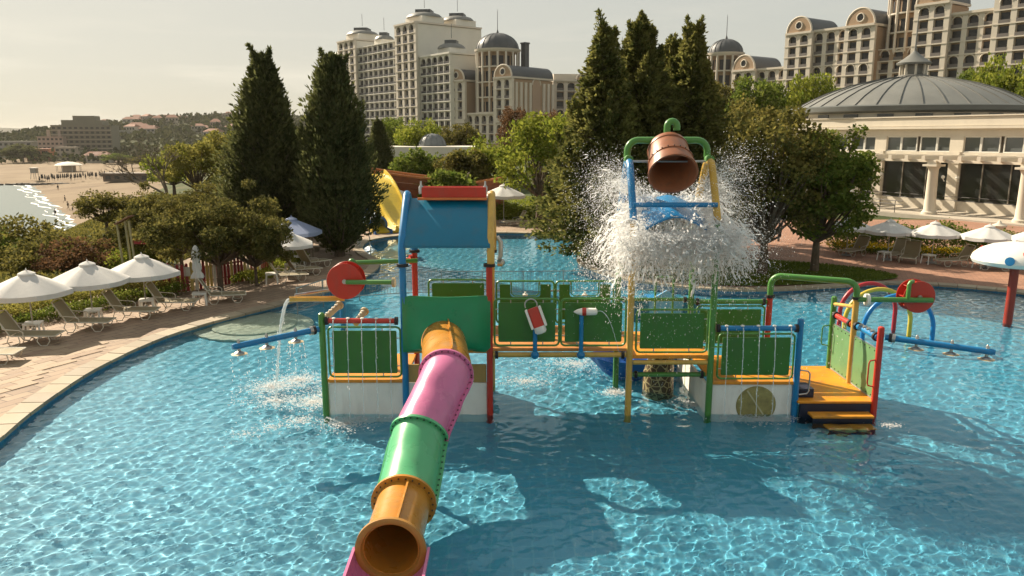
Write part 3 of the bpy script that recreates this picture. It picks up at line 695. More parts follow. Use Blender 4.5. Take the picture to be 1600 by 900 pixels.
# water guns on blue stands in front of the bridge
def gun(x, z0, z1, tilt):
    sta = MB().tube([(x, YF - .16, z0), (x, YF - .16, z1)], .045, 12).ball((x, YF - .16, z0), .085, 12, 8).build('gun_stand', BLUE(), play)
    MB().tube([(x, YF - .16, z0), (x, YF - .02, z0)], .04, 8).build('stand_bracket', BLUE(), sta)
    return sta
g1 = gun(.46, 1.30, 1.98, 0)
A = Vector((.40, YF - .30, 2.30)); Bq = Vector((.54, YF - .36, 1.92)); d = (Bq - A).normalized(); sd = Vector((1, 0, .25)).normalized()
gb = MB().bar(A, Bq, .22, .15, (0, -1, 0)).build('water_gun', RED(), play, smooth=False, bevel=.03)
for s_ in (-1, 1): MB().bar(A + Vector((s_ * .13, 0, s_ * .04)), Bq + Vector((s_ * .13, 0, s_ * .04)), .05, .18, (0, -1, 0)).build('gun_side', WHI(), gb, smooth=False, bevel=.015)
MB().lathe([(.12, -.02), (.12, .08), (.09, .12), (.02, .13)], 14, Bq, d).build('gun_nose', WHI(), gb)
MB().tube(arc(A + Vector((-.03, -.02, .06)), .12, -.3, PI + .5, 14, (1, 0, 0), (0, 0, 1)), .015, 6).build('gun_ring', STEEL(), gb)
g2 = gun(1.38, 1.30, 2.12, 0)
gb = MB().lathe([(.01, -.24), (.05, -.17), (.075, -.08), (.075, .1), (.07, .2), (.04, .225), (.01, .23)], 16, (1.46, YF - .2, 2.20), (1, -.1, .03)).build('water_gun', WHI(), play)
MB().lathe([(.078, -.07), (.082, -.05), (.082, -.01), (.078, .01)], 16, (1.46, YF - .2, 2.20), (1, -.1, .03)).build('gun_band', RED(), gb)
# round mesh disc fixed to the tank side
dsc = MB().lathe([(.395, -.03), (.41, -.015), (.395, .0), (.36, .004), (.01, .004)], 40, (X4 + .98, YF + .0, .18), (0, -1, 0)).build('round_grille', mat('olive_grille', (.30, .26, .09), .6, .3, 5, bump=.7, bscale=60), play)
MB().bar((X4 + .78, YF - .012, .50), (X4 + 1.14, YF - .012, -.02), .03, .012, (0, -1, 0)).build('grille_bar', mat('pale_bar', (.5, .46, .28), .5), dsc)
# bucket tower: leaning legs, cross pipes and top hoop
RYB = 15.9
for xs_, m_, nx in ((X3, BLUE(), 1), (X4, mat('mustard', (.55, .34, .05), .38, .1, 2, stain=.2), -1)):
    for (y0, y1) in ((YF, RYB - .25), (YR, RYB + .25)):
        top = Vector((xs_ + .0 * nx, y1, 5.02)); bot = Vector((xs_, y0, 3.95))
        lg = MB().tube([bot, bot.lerp(top, .93), top + Vector((0, (RYB - y1) * .35, .06)), Vector((xs_, RYB, 5.1))], .075, 12).build('tower_leg', m_, play)
        MB().lathe([(.12, -.025), (.12, .025)], 14, bot + Vector((0, 0, .02))).build('leg_flange', STEEL(), lg)
    MB().lathe([(.085, -.1), (.085, .1), (.05, .12)], 12, (xs_, RYB, 5.14), (0, 1, 0)).build('bearing', PGREEN(), play)
zz = 5.18
hoop = [Vector((X3 - .0, RYB + .2, zz))] + arc((X3 + .22, RYB + .2, zz + .12), .22, PI, PI / 2, 6) + arc((X4 - .22, RYB + .2, zz + .12), .22, PI / 2, 0, 6) + [Vector((X4, RYB + .2, zz))]
MB().tube(hoop, .07, 12).build('top_hoop', PGREEN(), play)
xm = (X3 + X4) / 2
MB().tube([(xm - .02, RYB + .2, zz + .34), (xm - .02, RYB + .2, 5.78)] + arc((xm + .08, RYB + .2, 5.8), .10, PI, 0, 8) + [(xm + .18, RYB + .2, 5.72)], .07, 12).build('filler_pipe', PGREEN(), play)
for y_ in (YF + .1, YR - .1): MB().tube([(X3, y_, 4.28), (X4, y_, 4.28)], .05, 10).build('cross_pipe', BLUE(), play)
# splash roof under the bucket
mb = MB(); n2 = 16; vs = []
for lay in (0, -.04):
    for i in range(n2 + 1):
        x = X3 + .12 + (X4 - X3 - .24) * i / n2; t = abs(i / n2 - .5) * 2
        for y, zd in ((YF - .05, -.22), (RYB, .12), (YR + .05, -.22)): vs.append((x, y, 4.30 - .34 * t ** 1.6 + zd + lay))
fs = []; o2 = (n2 + 1) * 3
for i in range(n2):
    for k in range(2): q = i * 3 + k; fs += [(q, q + 3, q + 4, q + 1), (o2 + q, o2 + q + 1, o2 + q + 4, o2 + q + 3)]
for i in range(n2): fs += [(i * 3, o2 + i * 3, o2 + i * 3 + 3, i * 3 + 3), (i * 3 + 2, i * 3 + 5, o2 + i * 3 + 5, o2 + i * 3 + 2)]
fs += [(0, 1, o2 + 1, o2), (1, 2, o2 + 2, o2 + 1)]
mb.add(vs, fs).build('splash_roof', BLUE(), play)
# pale blue gabled box and patterned trunk in the middle of the structure
c = At(1040, 490, 18.2)
hb = thing('play_house', 'pale blue gabled play house front behind the bridge railing', 'play house', (c.x, c.y, -.45))
MB().plate([(-.42, 0), (.42, 0), (.42, .32), (.0, .58), (-.42, .32)], (c.x, c.y, c.z), (1, 0, 0), (0, 0, 1), .06).build('gable', mat('pale_blue', (.16, .42, .68), .4, .08, 2), hb, smooth=False)
for s_ in (-1, 1): MB().lathe([(.24, -.2), (.27, .1), (.24, .34), (.16, .40), (.01, .41)], 18, (c.x + s_ * .62, c.y + .12, c.z)).build('turret', mat('teal', (.012, .15, .24), .4), hb)
MB().box(c.x - .38, c.x + .38, c.y + .05, c.y + .9, -.45, c.z + .3).build('body', BLUE(), hb, smooth=False)
bp_ = G(1028, 606)
tk = thing('giraffe_trunk', 'brown trunk with a giraffe net pattern under the orange deck', 'column', (bp_.x, bp_.y, -.45))
m, n, l, b = nmat('giraffe'); tcn = n.new('ShaderNodeTexCoord'); vo = n.new('ShaderNodeTexVoronoi'); vo.feature = 'DISTANCE_TO_EDGE'; vo.inputs['Scale'].default_value = 7; l.new(tcn.outputs['Object'], vo.inputs[0])
rp = n.new('ShaderNodeValToRGB'); rp.color_ramp.elements[0].position = .05; rp.color_ramp.elements[0].color = (.42, .34, .16, 1); rp.color_ramp.elements[1].position = .09; rp.color_ramp.elements[1].color = (.085, .05, .022, 1); l.new(vo.outputs[0], rp.inputs[0]); l.new(rp.outputs[0], b.inputs['Base Color'])
MB().tube([(bp_.x, bp_.y, -.45), (bp_.x, bp_.y, .35), (bp_.x + .06, bp_.y, .75), (bp_.x + .03, bp_.y, 1.15)], [.36, .34, .28, .26], 20).build('trunk', m, tk)
bq = G(985, 578)
fig = thing('blue_scallop_bowl', 'blue scalloped bowl standing in the water behind the bridge', 'bowl', (bq.x, bq.y, -.45))
mb = MB(); vs = []; NA = 48
for r_, z_ in ((.5, -.4), (.7, .0), (.95, .28), (1.0, .40), (.9, .36), (.6, .12), (.02, .05)):
    for k in range(NA):
        t = 2 * PI * k / NA; q = 1 + .06 * math.cos(10 * t) * (r_ / 1.0); vs.append((bq.x + r_ * q * math.cos(t), bq.y + r_ * q * math.sin(t) * .8, z_ + .03 * math.cos(10 * t)))
mb.add(vs, [(i * NA + k, i * NA + (k + 1) % NA, (i + 1) * NA + (k + 1) % NA, (i + 1) * NA + k) for i in range(6) for k in range(NA)]).build('bowl', mat('deep_blue', (.012, .09, .34), .3, .1, 2), fig)
# ------------------------------------------------------------------ tube slide
ctr = [At(693, 531, 15.02), At(696, 558, 13.75), At(697, 585, 12.5), At(677, 632, 11.95), At(655, 680, 11.38), At(643, 735, 10.8), At(631, 786, 10.2), At(611, 858, 9.05)]
P2 = []
for i in range(len(ctr) - 1):
    a, b, c_, d_ = ctr[max(i - 1, 0)], ctr[i], ctr[i + 1], ctr[min(i + 2, len(ctr) - 1)]
    for j in range(6):
        t = j / 6; P2.append(.5 * (2 * b + (c_ - a) * t + (2 * a - 5 * b + 4 * c_ - d_) * t * t + (3 * b - a - 3 * c_ + d_) * t ** 3))
P2.append(ctr[-1])
slide = thing('tube_slide', 'closed tube water slide in orange, pink and green sections running down to the pool', 'water slide', (P2[-1].x, P2[-1].y, -.45))
M_SO = mat('slide_orange', (.50, .215, .028), .28, .09, 1.5, stain=.2); M_SP = mat('slide_pink', (.60, .17, .33), .27, .09, 1.5, stain=.18); M_SG = mat('slide_green', (.10, .42, .19), .28, .09, 1.5, stain=.18)
def pipe(pts, r, th, m, name='section'):
    """hollow tube with wall thickness"""
    n = 40; mb = MB(); vs = []; m_ = len(pts); prev = None; fr = []
    for i in range(m_):
        d = (pts[min(i + 1, m_ - 1)] - pts[max(i - 1, 0)]).normalized(); u = d.cross(Vector((0, 0, 1))).normalized(); fr.append((u, u.cross(d).normalized()))
    for rr in (r, r - th):
        for i in range(m_):
            for k in range(n):
                t = 2 * PI * k / n; vs.append(pts[i] + (fr[i][0] * math.cos(t) + fr[i][1] * math.sin(t)) * rr)
    o = m_ * n; fs = []
    for i in range(m_ - 1):
        for k in range(n):
            q = (k + 1) % n; fs += [(i * n + k, i * n + q, (i + 1) * n + q, (i + 1) * n + k), (o + i * n + k, o + (i + 1) * n + k, o + (i + 1) * n + q, o + i * n + q)]
    for k in range(n): q = (k + 1) % n; fs += [(k, o + k, o + q, q), ((m_ - 1) * n + k, (m_ - 1) * n + q, o + (m_ - 1) * n + q, o + (m_ - 1) * n + k)]
    return mb.add(vs, fs).build(name, m, slide)
def ringf(p, d, r0, r1, w, m, parent, bolts=26):
    f = MB().lathe([(r0, -w), (r1, -w), (r1, w), (r0, w), (r0, -w)], 44, p, d, cap=False).build('flange', m, parent)
    d = Vector(d).normalized(); u = d.cross(Vector((0, 0, 1))).normalized(); w_ = u.cross(d); mb = MB()
    for k in range(bolts):
        t = 2 * PI * k / bolts; q = p + (u * math.cos(t) + w_ * math.sin(t)) * ((r0 + r1) / 2 + .005) - d * 0
        mb.lathe([(.012, -w - .014), (.012, w + .014)], 6, q, d)
    tag(mb.build('bolt_ring', DARK(), parent), kind='stuff')
R = .415
segs = ((0, 12, M_SO, R + .02), (12, 24, M_SP, R), (24, 36, M_SG, R), (36, 42, M_SO, R - .035))
for a, b, m_, r_ in segs:
    sec = pipe(P2[a:b + 1], r_, .03, m_)
    if a: ringf(P2[a], P2[a + 1] - P2[a - 1], r_ - .02, R + .055, .022, m_, sec)
    if m_ is M_SO:                                              # raised seam along the top
        mb = MB(); k0 = 0
        pts = P2[a:b + 1]; top = []
        for i, p in enumerate(pts):
            d = (pts[min(i + 1, len(pts) - 1)] - pts[max(i - 1, 0)]).normalized(); u = d.cross(Vector((0, 0, 1))).normalized(); w_ = u.cross(d); top.append(p + (w_ * .97 - u * .22) * (r_ + .012))
        for p, q in zip(top, top[1:]): mb.bar(p, q, .028, .07)
        mb.build('seam', m_, sec)
    else:
        for s_ in (-1, 1):                                       # side seams with bolts
            pts = P2[a:b + 1]; mb = MB(); line = []
            for i, p in enumerate(pts):
                d = (pts[min(i + 1, len(pts) - 1)] - pts[max(i - 1, 0)]).normalized(); u = d.cross(Vector((0, 0, 1))).normalized(); line.append(p + u * (s_ * (r_ + .02)) + Vector((0, 0, -.06)))
            for p, q in zip(line, line[1:]): mb.bar(p, q, .08, .022)
            mb.build('seam', m_, sec)
            mb = MB()
            for p in line[::1]: mb.ball(p + Vector((0, 0, .016)), .014, 6, 4)
            tag(mb.build('bolt_row', DARK(), sec), kind='stuff')
dm = (P2[-1] - P2[-3]).normalized()
mouth = MB().lathe([(R - .06, -.06), (R + .01, -.06), (R + .045, 0), (R + .045, .05), (R + .01, .065), (R - .03, .055), (R - .055, 0), (R - .06, -.06)], 48, P2[-1], dm, cap=False).build('mouth_ring', mat('mouth_orange', (.42, .20, .04), .35, .1, 2, stain=.25), slide)
# open pink run-out trough below the mouth
mb = MB(); n = 20; vs = []; rows = 5; d = Vector((dm.x, dm.y, -.05)).normalized(); u = d.cross(Vector((0, 0, 1))).normalized()
for rr in (R + .05, R + .085):
    for i in range(rows):
        p = P2[-1] + d * (-.05 + .55 * i)
        for k in range(n + 1):
            t = PI + PI * k / n; vs.append(p + u * (rr * math.cos(t)) + Vector((0, 0, rr * math.sin(t) * .92)))
o = rows * (n + 1); fs = []
for i in range(rows - 1):
    for k in range(n): q = i * (n + 1) + k; fs += [(q, q + 1, q + n + 2, q + n + 1), (o + q, o + q + n + 1, o + q + n + 2, o + q + 1)]
for i in range(rows - 1):
    for k in (0, n): q = i * (n + 1) + k; fs.append((q, q + n + 1, o + q + n + 1, o + q))
for k in range(n): fs += [(k, o + k, o + k + 1, k + 1), ((rows - 1) * (n + 1) + k, (rows - 1) * (n + 1) + k + 1, o + (rows - 1) * (n + 1) + k + 1, o + (rows - 1) * (n + 1) + k)]
mb.add(vs, fs).build('runout_trough', M_SP, slide)
for q in (22, 34):
    p = P2[q]
    MB().tube([(p.x, p.y, -.45), (p.x, p.y, p.z - R)], .06, 12).build('support_post', mat('slide_steel', (.25, .3, .33), .5), slide)
# ------------------------------------------------------------------ tipping bucket
bk = Vector((xm, RYB - .1, 5.1))
bucket = thing('tipping_bucket', 'rusty brown tipping bucket emptying towards the viewer high on the play structure', 'bucket', bk)
ax = Vector((0, -math.cos(math.radians(36)), -math.sin(math.radians(36))))
c0 = bk - ax * .42 + Vector((0, 0, .03))
M_BK = mat('bucket_brown', (.30, .11, .05), .42, .16, 3, stain=.35)
MB().lathe([(.01, 0), (.385, 0), (.40, .03), (.435, .45), (.475, .82), (.50, .84), (.50, .88), (.465, .88), (.43, .80), (.395, .45), (.36, .05), (.01, .04)], 44, c0, ax, cap=False).build('shell', M_BK, bucket)
for q, rr in ((.12, .408), (.55, .45)): MB().lathe([(rr, q - .02), (rr + .014, q - .018), (rr + .014, q + .018), (rr, q + .02)], 44, c0, ax, cap=False).build('band', M_BK, bucket)
mb = MB(); u = Vector((1, 0, 0)); w_ = ax.cross(u)
for k in range(24):
    t = 2 * PI * k / 24; p = c0 + ax * .55 + (u * math.cos(t) + w_ * math.sin(t)) * .468; mb.ball(p, .014, 6, 4)
tag(mb.build('rivet_row', DARK(), bucket), kind='stuff')
MB().tube([(X3 + .06, RYB, 5.1), (X4 - .06, RYB, 5.1)], .022, 8).build('axle', STEEL(), bucket)
# hoops and mushroom in the pool
for (pa, pb, pt, m_, nm, lb) in (((1310, 516), (1396, 514), 443, mat('hoop_red', (.42, .018, .03), .35), 'spray_hoop', 'red spray hoop, farthest of the three hoops in the pool'),
                                 ((1318, 524), (1420, 524), 452, mat('hoop_yellow', (.60, .46, .05), .35), 'spray_hoop', 'yellow spray hoop, middle one of the three hoops in the pool'),
                                 ((1347, 531), (1456, 531), 461, mat('hoop_blue', (.012, .19, .50), .33), 'spray_hoop', 'blue spray hoop, nearest of the three hoops in the pool')):
    a, b = G(*pa), G(*pb); c = (a + b) / 2; top = At((pa[0] + pb[0]) / 2, pt, c.y).z; hw = (b - a).length / 2; zc = max(.05, top - hw)
    U = (b - a).normalized()
    hp = thing(nm, lb, 'spray hoop', (c.x, c.y, -.45), 'spray hoops')
    pts = [a + Vector((0, 0, -.45))] + arc(c + Vector((0, 0, zc)), hw, PI, 0, 28, U) + [b + Vector((0, 0, -.45))]
    pp = MB().tube(pts, .062, 12).build('hoop', m_, hp)
    for k in range(5): q = pts[6 + 4 * k]; MB().ball(q + (c + Vector((0, 0, zc)) - q).normalized() * .06, .022, 8, 6).build('nozzle', STEEL(), pp)
p = G(1574, 504)
mu = thing('mushroom_fountain', 'white mushroom fountain with blue and red dots on a red stem', 'fountain', (p.x, p.y, -.45))
MB().tube([(p.x, p.y, -.45), (p.x + .02, p.y, 1.9)], .125, 16).build('stem', mat('stem_red', (.30, .03, .015), .4, .1, 2), mu)
cc = Vector((p.x + .05, p.y, 1.86))
cap = MB().lathe([(.1, .02), (1.0, -.06), (1.17, -.02), (1.22, .08), (1.17, .22), (1.0, .38), (.7, .52), (.35, .6), (.01, .62)], 44, cc, cap=False).build('cap', mat('cap_white', (.78, .76, .70), .35, .05, 1), mu)
for az, el_, m_ in ((-1.25, .16, BLUE()), (-2.3, .2, BLUE()), (-1.9, .42, RED()), (-.8, .40, RED()), (-1.55, .5, BLUE()), (-2.75, .30, RED()), (-.4, .2, BLUE()), (.6, .3, RED()), (1.6, .3, BLUE()), (2.4, .35, RED())):
    rr = 1.205 if el_ < .25 else 1.02 if el_ < .45 else .80
    q = cc + Vector((rr * math.cos(az), rr * math.sin(az), el_ - .02)); nn = Vector((math.cos(az), math.sin(az), (el_ * 2) - .1)).normalized()
    MB().lathe([(.13, -.03), (.125, .012), (.01, .018)], 18, q, nn).build('dot', m_, cap)
# ------------------------------------------------------------------ moving water: splash, streams, foam
TET = np.array([(1, 0, -.35), (-.5, .87, -.35), (-.5, -.87, -.35), (0, 0, 1.1)], float)
TETF = np.array([(0, 2, 1), (0, 1, 3), (1, 2, 3), (2, 0, 3)])
def drops(name, P, Vd, size, stretch_, material, label, parent=None, flat=1.0):
    """little bodies of water at P, drawn out along their velocity Vd"""
    n = len(P); d = Vd / (np.linalg.norm(Vd, axis=1, keepdims=True) + 1e-6)
    a = np.where(np.abs(d[:, 2:3]) > .9, np.array([[1., 0, 0]]), np.array([[0, 0, 1.]])); u = np.cross(d, a); u /= np.linalg.norm(u, axis=1, keepdims=True); w = np.cross(d, u)
    B = np.stack([u, w * flat, d * stretch_[:, None]], 1) * size[:, None, None]
    v = (P[:, None, :] + np.einsum('kj,nji->nki', TET, B)).reshape(-1, 3)
    f = (np.arange(n)[:, None, None] * 4 + TETF[None]).reshape(-1, 3)
    return tag(np_mesh(name, v, f, material, parent, smooth=True), label, kind='stuff')
m, n, l, b = nmat('white_water'); b.inputs['Base Color'].default_value = (.985, .985, .98, 1); b.inputs['Roughness'].default_value = .25
tr = n.new('ShaderNodeBsdfTranslucent'); tr.inputs[0].default_value = (.985, .985, .98, 1); ms = n.new('ShaderNodeMixShader'); ms.inputs[0].default_value = .72
l.new(b.outputs[0], ms.inputs[1]); l.new(tr.outputs[0], ms.inputs[2])
tp_ = n.new('ShaderNodeBsdfTransparent'); m2 = n.new('ShaderNodeMixShader'); m2.inputs[0].default_value = .22; l.new(ms.outputs[0], m2.inputs[1]); l.new(tp_.outputs[0], m2.inputs[2]); l.new(m2.outputs[0], n['Material Output'].inputs[0]); M_WW = m
m, n, l, b = nmat('clear_water'); b.inputs['Base Color'].default_value = (.80, .88, .90, 1); b.inputs['Roughness'].default_value = .12; b.inputs['Specular IOR Level'].default_value = .8
tr = n.new('ShaderNodeBsdfTransparent'); ms = n.new('ShaderNodeMixShader'); ms.inputs[0].default_value = .5
l.new(b.outputs[0], ms.inputs[1]); l.new(tr.outputs[0], ms.inputs[2]); l.new(ms.outputs[0], n['Material Output'].inputs[0]); M_CW = m
sr = np.random.default_rng(5)
# bursts: water hits the splash roof and is thrown out in jets and sheets
PP = []; VV = []; SS = []; ST = []
gz_ = np.array([0, 0, -9.81])
def burst(n, p0, v0, sp, t0, t1, s0, s1):
    t = sr.uniform(t0, t1, n) ** .8; v = v0 + sr.normal(0, 1, (n, 3)) * sp
    p = p0 + sr.normal(0, .05, (n, 3)) + v * t[:, None] + .5 * gz_ * (t ** 2)[:, None]
    vel = v + gz_ * t[:, None]
    PP.append(p); VV.append(vel); SS.append(s0 * (s1 / s0) ** (sr.uniform(0, 1, n) ** 1.8)); ST.append(sr.uniform(1, 3.2, n))
SV, SF = [], []
def seg(a, b, l0, l1):
    t = a + (b - a) * sr.uniform(0, 1) ** 1.2; return t, t + sr.uniform(l0, l1)
def strand(p0, v0, t0, t1, r, n=7, k=5, fl=None):
    """a ragged rope of water along its flight"""
    p0, v0 = np.array(p0), np.array(v0); ts = np.linspace(t0, t1, n); c = p0 + v0 * ts[:, None] + .5 * gz_ * (ts ** 2)[:, None]
    c = c + np.cumsum(sr.normal(0, .009, (n, 3)), 0); q = np.linspace(0, 1, n)
    rr = r * np.sin(PI * np.clip(q * .93 + .05, 0, 1)) ** .6 * sr.uniform(.35, 1.5, n)
    d = np.gradient(c, axis=0); d /= np.linalg.norm(d, axis=1, keepdims=True) + 1e-9; u = np.cross(d, [.3, .5, .81]); u /= np.linalg.norm(u, axis=1, keepdims=True) + 1e-9; w = np.cross(d, u)
    an = np.arange(k) * 2 * PI / k; fl = fl or sr.uniform(.3, .9)
    v = c[:, None, :] + (u[:, None, :] * np.cos(an)[None, :, None] + w[:, None, :] * fl * np.sin(an)[None, :, None]) * (rr[:, None, None] * sr.uniform(.6, 1.4, (n, k, 1)))
    b0 = sum(len(x) for x in SV); SV.append(v.reshape(-1, 3)); i = np.arange(n * k).reshape(n, k)
    SF.append((np.stack([i[:-1], np.roll(i, -1, 1)[:-1], np.roll(i, -1, 1)[1:], i[1:]], -1).reshape(-1, 4) + b0))
for k in range(190):                                               # jets thrown outwards, each with its ropes and spray
    az = sr.uniform(0, 2 * PI); sp_ = sr.uniform(.5, 2.7); vz = sr.uniform(-.4, 3.3) * (1 if sr.random() < .55 else .35)
    p0 = np.array([xm + .66 * math.cos(az) * sr.uniform(.5, 1), RYB - .1 + .5 * math.sin(az) * sr.uniform(.3, 1), 4.12 + sr.uniform(-.15, .12)]); v0 = np.array([math.cos(az) * sp_, math.sin(az) * sp_ * .7, vz])
    burst(int(sr.uniform(130, 360)), p0, v0, np.array([.22, .2, .26]) * sr.uniform(.5, 2.4), .03, .48, .003, .0125)
    for j in range(12): strand(p0, v0 * sr.uniform(.75, 1.1) + sr.normal(0, .18, 3), *seg(.02, .42, .025, .075), sr.uniform(.006, .022))
for k in range(190):                                               # torn white water tumbling over the front edge of the roof
    x = xm + 1.08 * sr.uniform(-1, 1); e = abs((x - xm) / 1.08); zc = 3.95 - .55 * sr.uniform(0, 1) ** 1.3 - .12 * e
    p0 = np.array([x, 14.72 + sr.uniform(-.3, .35), zc]); v0 = np.array([(x - xm) * .8, -.3, .3]) + sr.normal(0, 1, 3) * np.array([.75, .6, .9])
    burst(int(sr.uniform(110, 330)), p0, v0, np.array([.5, .4, .5]) * sr.uniform(.4, 1.5), .0, sr.uniform(.12, .34), .003, .0125)
    for j in range(11): strand(p0 + sr.normal(0, .09, 3), v0 + sr.normal(0, .8, 3), *seg(0, .22, .02, .07), sr.uniform(.006, .026))
for k in range(44):                                                # mist flung high on both sides
    s_ = -1 if k % 2 else 1; p0 = np.array([xm + s_ * sr.uniform(.5, .9), 15.7, 4.4]); v0 = np.array([s_ * sr.uniform(.5, 2.1), sr.uniform(-1, .6), sr.uniform(1.2, 3.9)])
    burst(420, p0, v0, np.array([.45, .45, .55]), .05, .46, .0022, .008)
    for j in range(6): strand(p0, v0 + sr.normal(0, .4, 3), *seg(.03, .38, .02, .06), sr.uniform(.004, .012))
for k in range(150):                                               # torn sheets
    az = sr.uniform(0, 2 * PI); p0 = np.array([xm + math.cos(az) * sr.uniform(.4, 1.0), 15.3 + math.sin(az) * sr.uniform(.2, .8), sr.uniform(3.5, 4.15)]); v0 = np.array([math.cos(az) * sr.uniform(.6, 2.2), math.sin(az) * sr.uniform(.3, 1.4), sr.uniform(-.2, 2.2)])
    strand(p0, v0, *seg(0, .16, .06, .14), sr.uniform(.03, .075), n=9, k=6, fl=.14)
A_ = np.concatenate(SV); nq = np.array([len(x) for x in SV]); first_ = np.cumsum(nq) - nq; cen_ = np.array([x.mean(0) for x in SV])
bad_ = (np.abs(cen_[:, 0] - xm + .05) < .60) & (cen_[:, 2] > 3.78) & (cen_[:, 1] < 15.6) & (sr.uniform(0, 1, len(cen_)) < .85)
SV = [x for x, q in zip(SV, bad_) if not q]; SF = [x - f for x, f, q in zip(SF, first_, bad_) if not q]
off_ = np.cumsum([0] + [len(x) for x in SV])[:-1]; SF = [x + o for x, o in zip(SF, off_)]
tag(np_mesh('splash_ropes', np.concatenate(SV), np.concatenate(SF), M_WW, smooth=True), 'ropes and torn sheets of water in the bucket splash', kind='stuff')
for k in range(60):                                                # fine mist hanging round it all
    burst(420, np.array([xm + sr.normal(0, .85), 15.2 + sr.normal(0, .4), 4.0 + sr.normal(0, .45)]), sr.normal(0, .5, 3), np.array([.6, .5, .6]), 0, .3, .0014, .0042)
P = np.concatenate(PP); Vd = np.concatenate(VV); s_ = np.concatenate(SS); st_ = np.concatenate(ST)
ok = (P[:, 2] > .05) & ~((np.abs(P[:, 0] - xm) < .52) & (P[:, 2] > 4.45) & (P[:, 1] < 16.0))
ok &= ~((np.abs(P[:, 0] - xm + .05) < .60) & (P[:, 2] > 3.80) & (P[:, 1] < 15.6) & (sr.uniform(0, 1, len(P)) < .86))
splash = drops('bucket_splash', P[ok], Vd[ok], s_[ok], st_[ok], M_WW, 'burst of white water thrown out below the tipping bucket')
# rain falling from the splash into the pool below
n_ = 3000; P = np.c_[sr.normal(xm, 1.15, n_), sr.normal(15.2, .7, n_), sr.uniform(.02, 3.4, n_) ** 1.0]
P[:, 2] = 3.5 * sr.uniform(0, 1, n_) ** .45; Vd = np.tile([0, 0, -1.], (n_, 1)) + sr.normal(0, .05, (n_, 3))
drops('falling_drops', P, Vd, .0022 + .0045 * sr.uniform(0, 1, n_) ** 2, sr.uniform(1.5, 5, n_), M_WW, 'drops raining from the bucket splash into the pool')
print('splash drops', len(s_))
# streams
def stream(p0, v0, zend, r, label, name='water_stream', n=26, m=M_CW, breakup=True):
    p0 = Vector(p0); v0 = Vector(v0); pts = []; t = 0
    T = (v0.z + math.sqrt(v0.z ** 2 + 2 * 9.81 * (p0.z - zend))) / 9.81
    for i in range(n + 1):
        t = T * i / n; pts.append(p0 + v0 * t + Vector((0, 0, -4.905 * t * t)) + Vector((sr.normal(0, .006), sr.normal(0, .006), 0)) * (i / n))
    rad = [r * (1 - .45 * i / n) * (1 + .35 * math.sin(i * 1.9 + p0.x * 7) * (i / n)) for i in range(n + 1)]
    o = MB().tube(pts, rad, 8).build(name, m); tag(o, label, kind='stuff'); return pts[-1], T
def beads(pts_src, label):
    P = []; 
    for (p0, v0, T, n, spread) in pts_src:
        t = sr.uniform(0, T, n); P.append(np.array(p0) + np.array(v0) * t[:, None] + np.c_[np.zeros(n), np.zeros(n), -4.905 * t * t] + sr.normal(0, 1, (n, 3)) * (spread * (t / T))[:, None])
    P = np.concatenate(P); n = len(P); ok = P[:, 2] > 0
    drops('spray_beads', P[ok], np.tile([0, 0, -1.], (n, 1))[ok] + sr.normal(0, .1, (ok.sum(), 3)), (.004 + .008 * sr.uniform(0, 1, n) ** 2)[ok], sr.uniform(1, 4, n)[ok], M_WW, label)
lands = []
src = []
e = tp[1]; v0 = (-.55, -.25, 0)
land, T = stream(e - Vector((0, 0, .01)), v0, 0, .042, 'stream of water falling from the yellow spout trough'); lands.append((land, 420, .55)); src.append((e, v0, T, 260, .06))
for k in range(5):
    x = X0 + .08 + (X1 - .12 - X0 - .08) * (k + .6) / 5.1; p0 = (x, YF - .09, 1.99); v0 = (0, -.22, .3)
    zl = 0 if k == 0 else .70 if k < 4 else 1.0
    ld, T = stream(p0, v0, 0, .012, 'thin water thread %s on the red rain bar' % ('nearest the green post', 'second from the green post', 'in the middle', 'second from the slide', 'nearest the slide')[k]); lands.append((ld, 60, .2)); src.append((p0, v0, T, 40, .02))
    x = X4 + .08 + (X5 - .06 - X4 - .08) * (k + .6) / 5.1; p0 = (x, YF - .10, 1.84)
    ld, T = stream(p0, v0, 0, .012, 'thin water thread %s on the blue rain bar' % ('nearest the tall green post', 'second from the tall green post', 'in the middle', 'second from the blue post', 'nearest the blue post')[k]); lands.append((ld, 60, .2)); src.append((p0, v0, T, 40, .02))
for k in range(3):
    q = Vector((X0 - .07, YF - .03, 1.80)).lerp(Vector((-5.22, 13.85, 1.74)), (.28, .62, .93)[k])
    for j in range(9):
        an = 2 * PI * j / 9; src.append(((q.x + .15 * math.cos(an), q.y + .15 * math.sin(an), q.z - .17), (.1 * math.cos(an), .1 * math.sin(an), 0), .55, 26 if k == 0 else 9, .03))
    lands.append((Vector((q.x, q.y, 0)), 190 if k == 0 else 70, .4))
p0 = (1.69, YF - .22, 2.21); ld, T = stream(p0, (.95, -.15, .45), 1.4, .008, 'thin arc of water squirting from the white water gun'); 
for k in range(10): src.append(((X5 + .45 + .1 * k, 16.6 - .06 * k, 2.4), (0, 0, 0), .68, 14, .03))
beads(src, 'loose beads of water round the streams and shower heads')
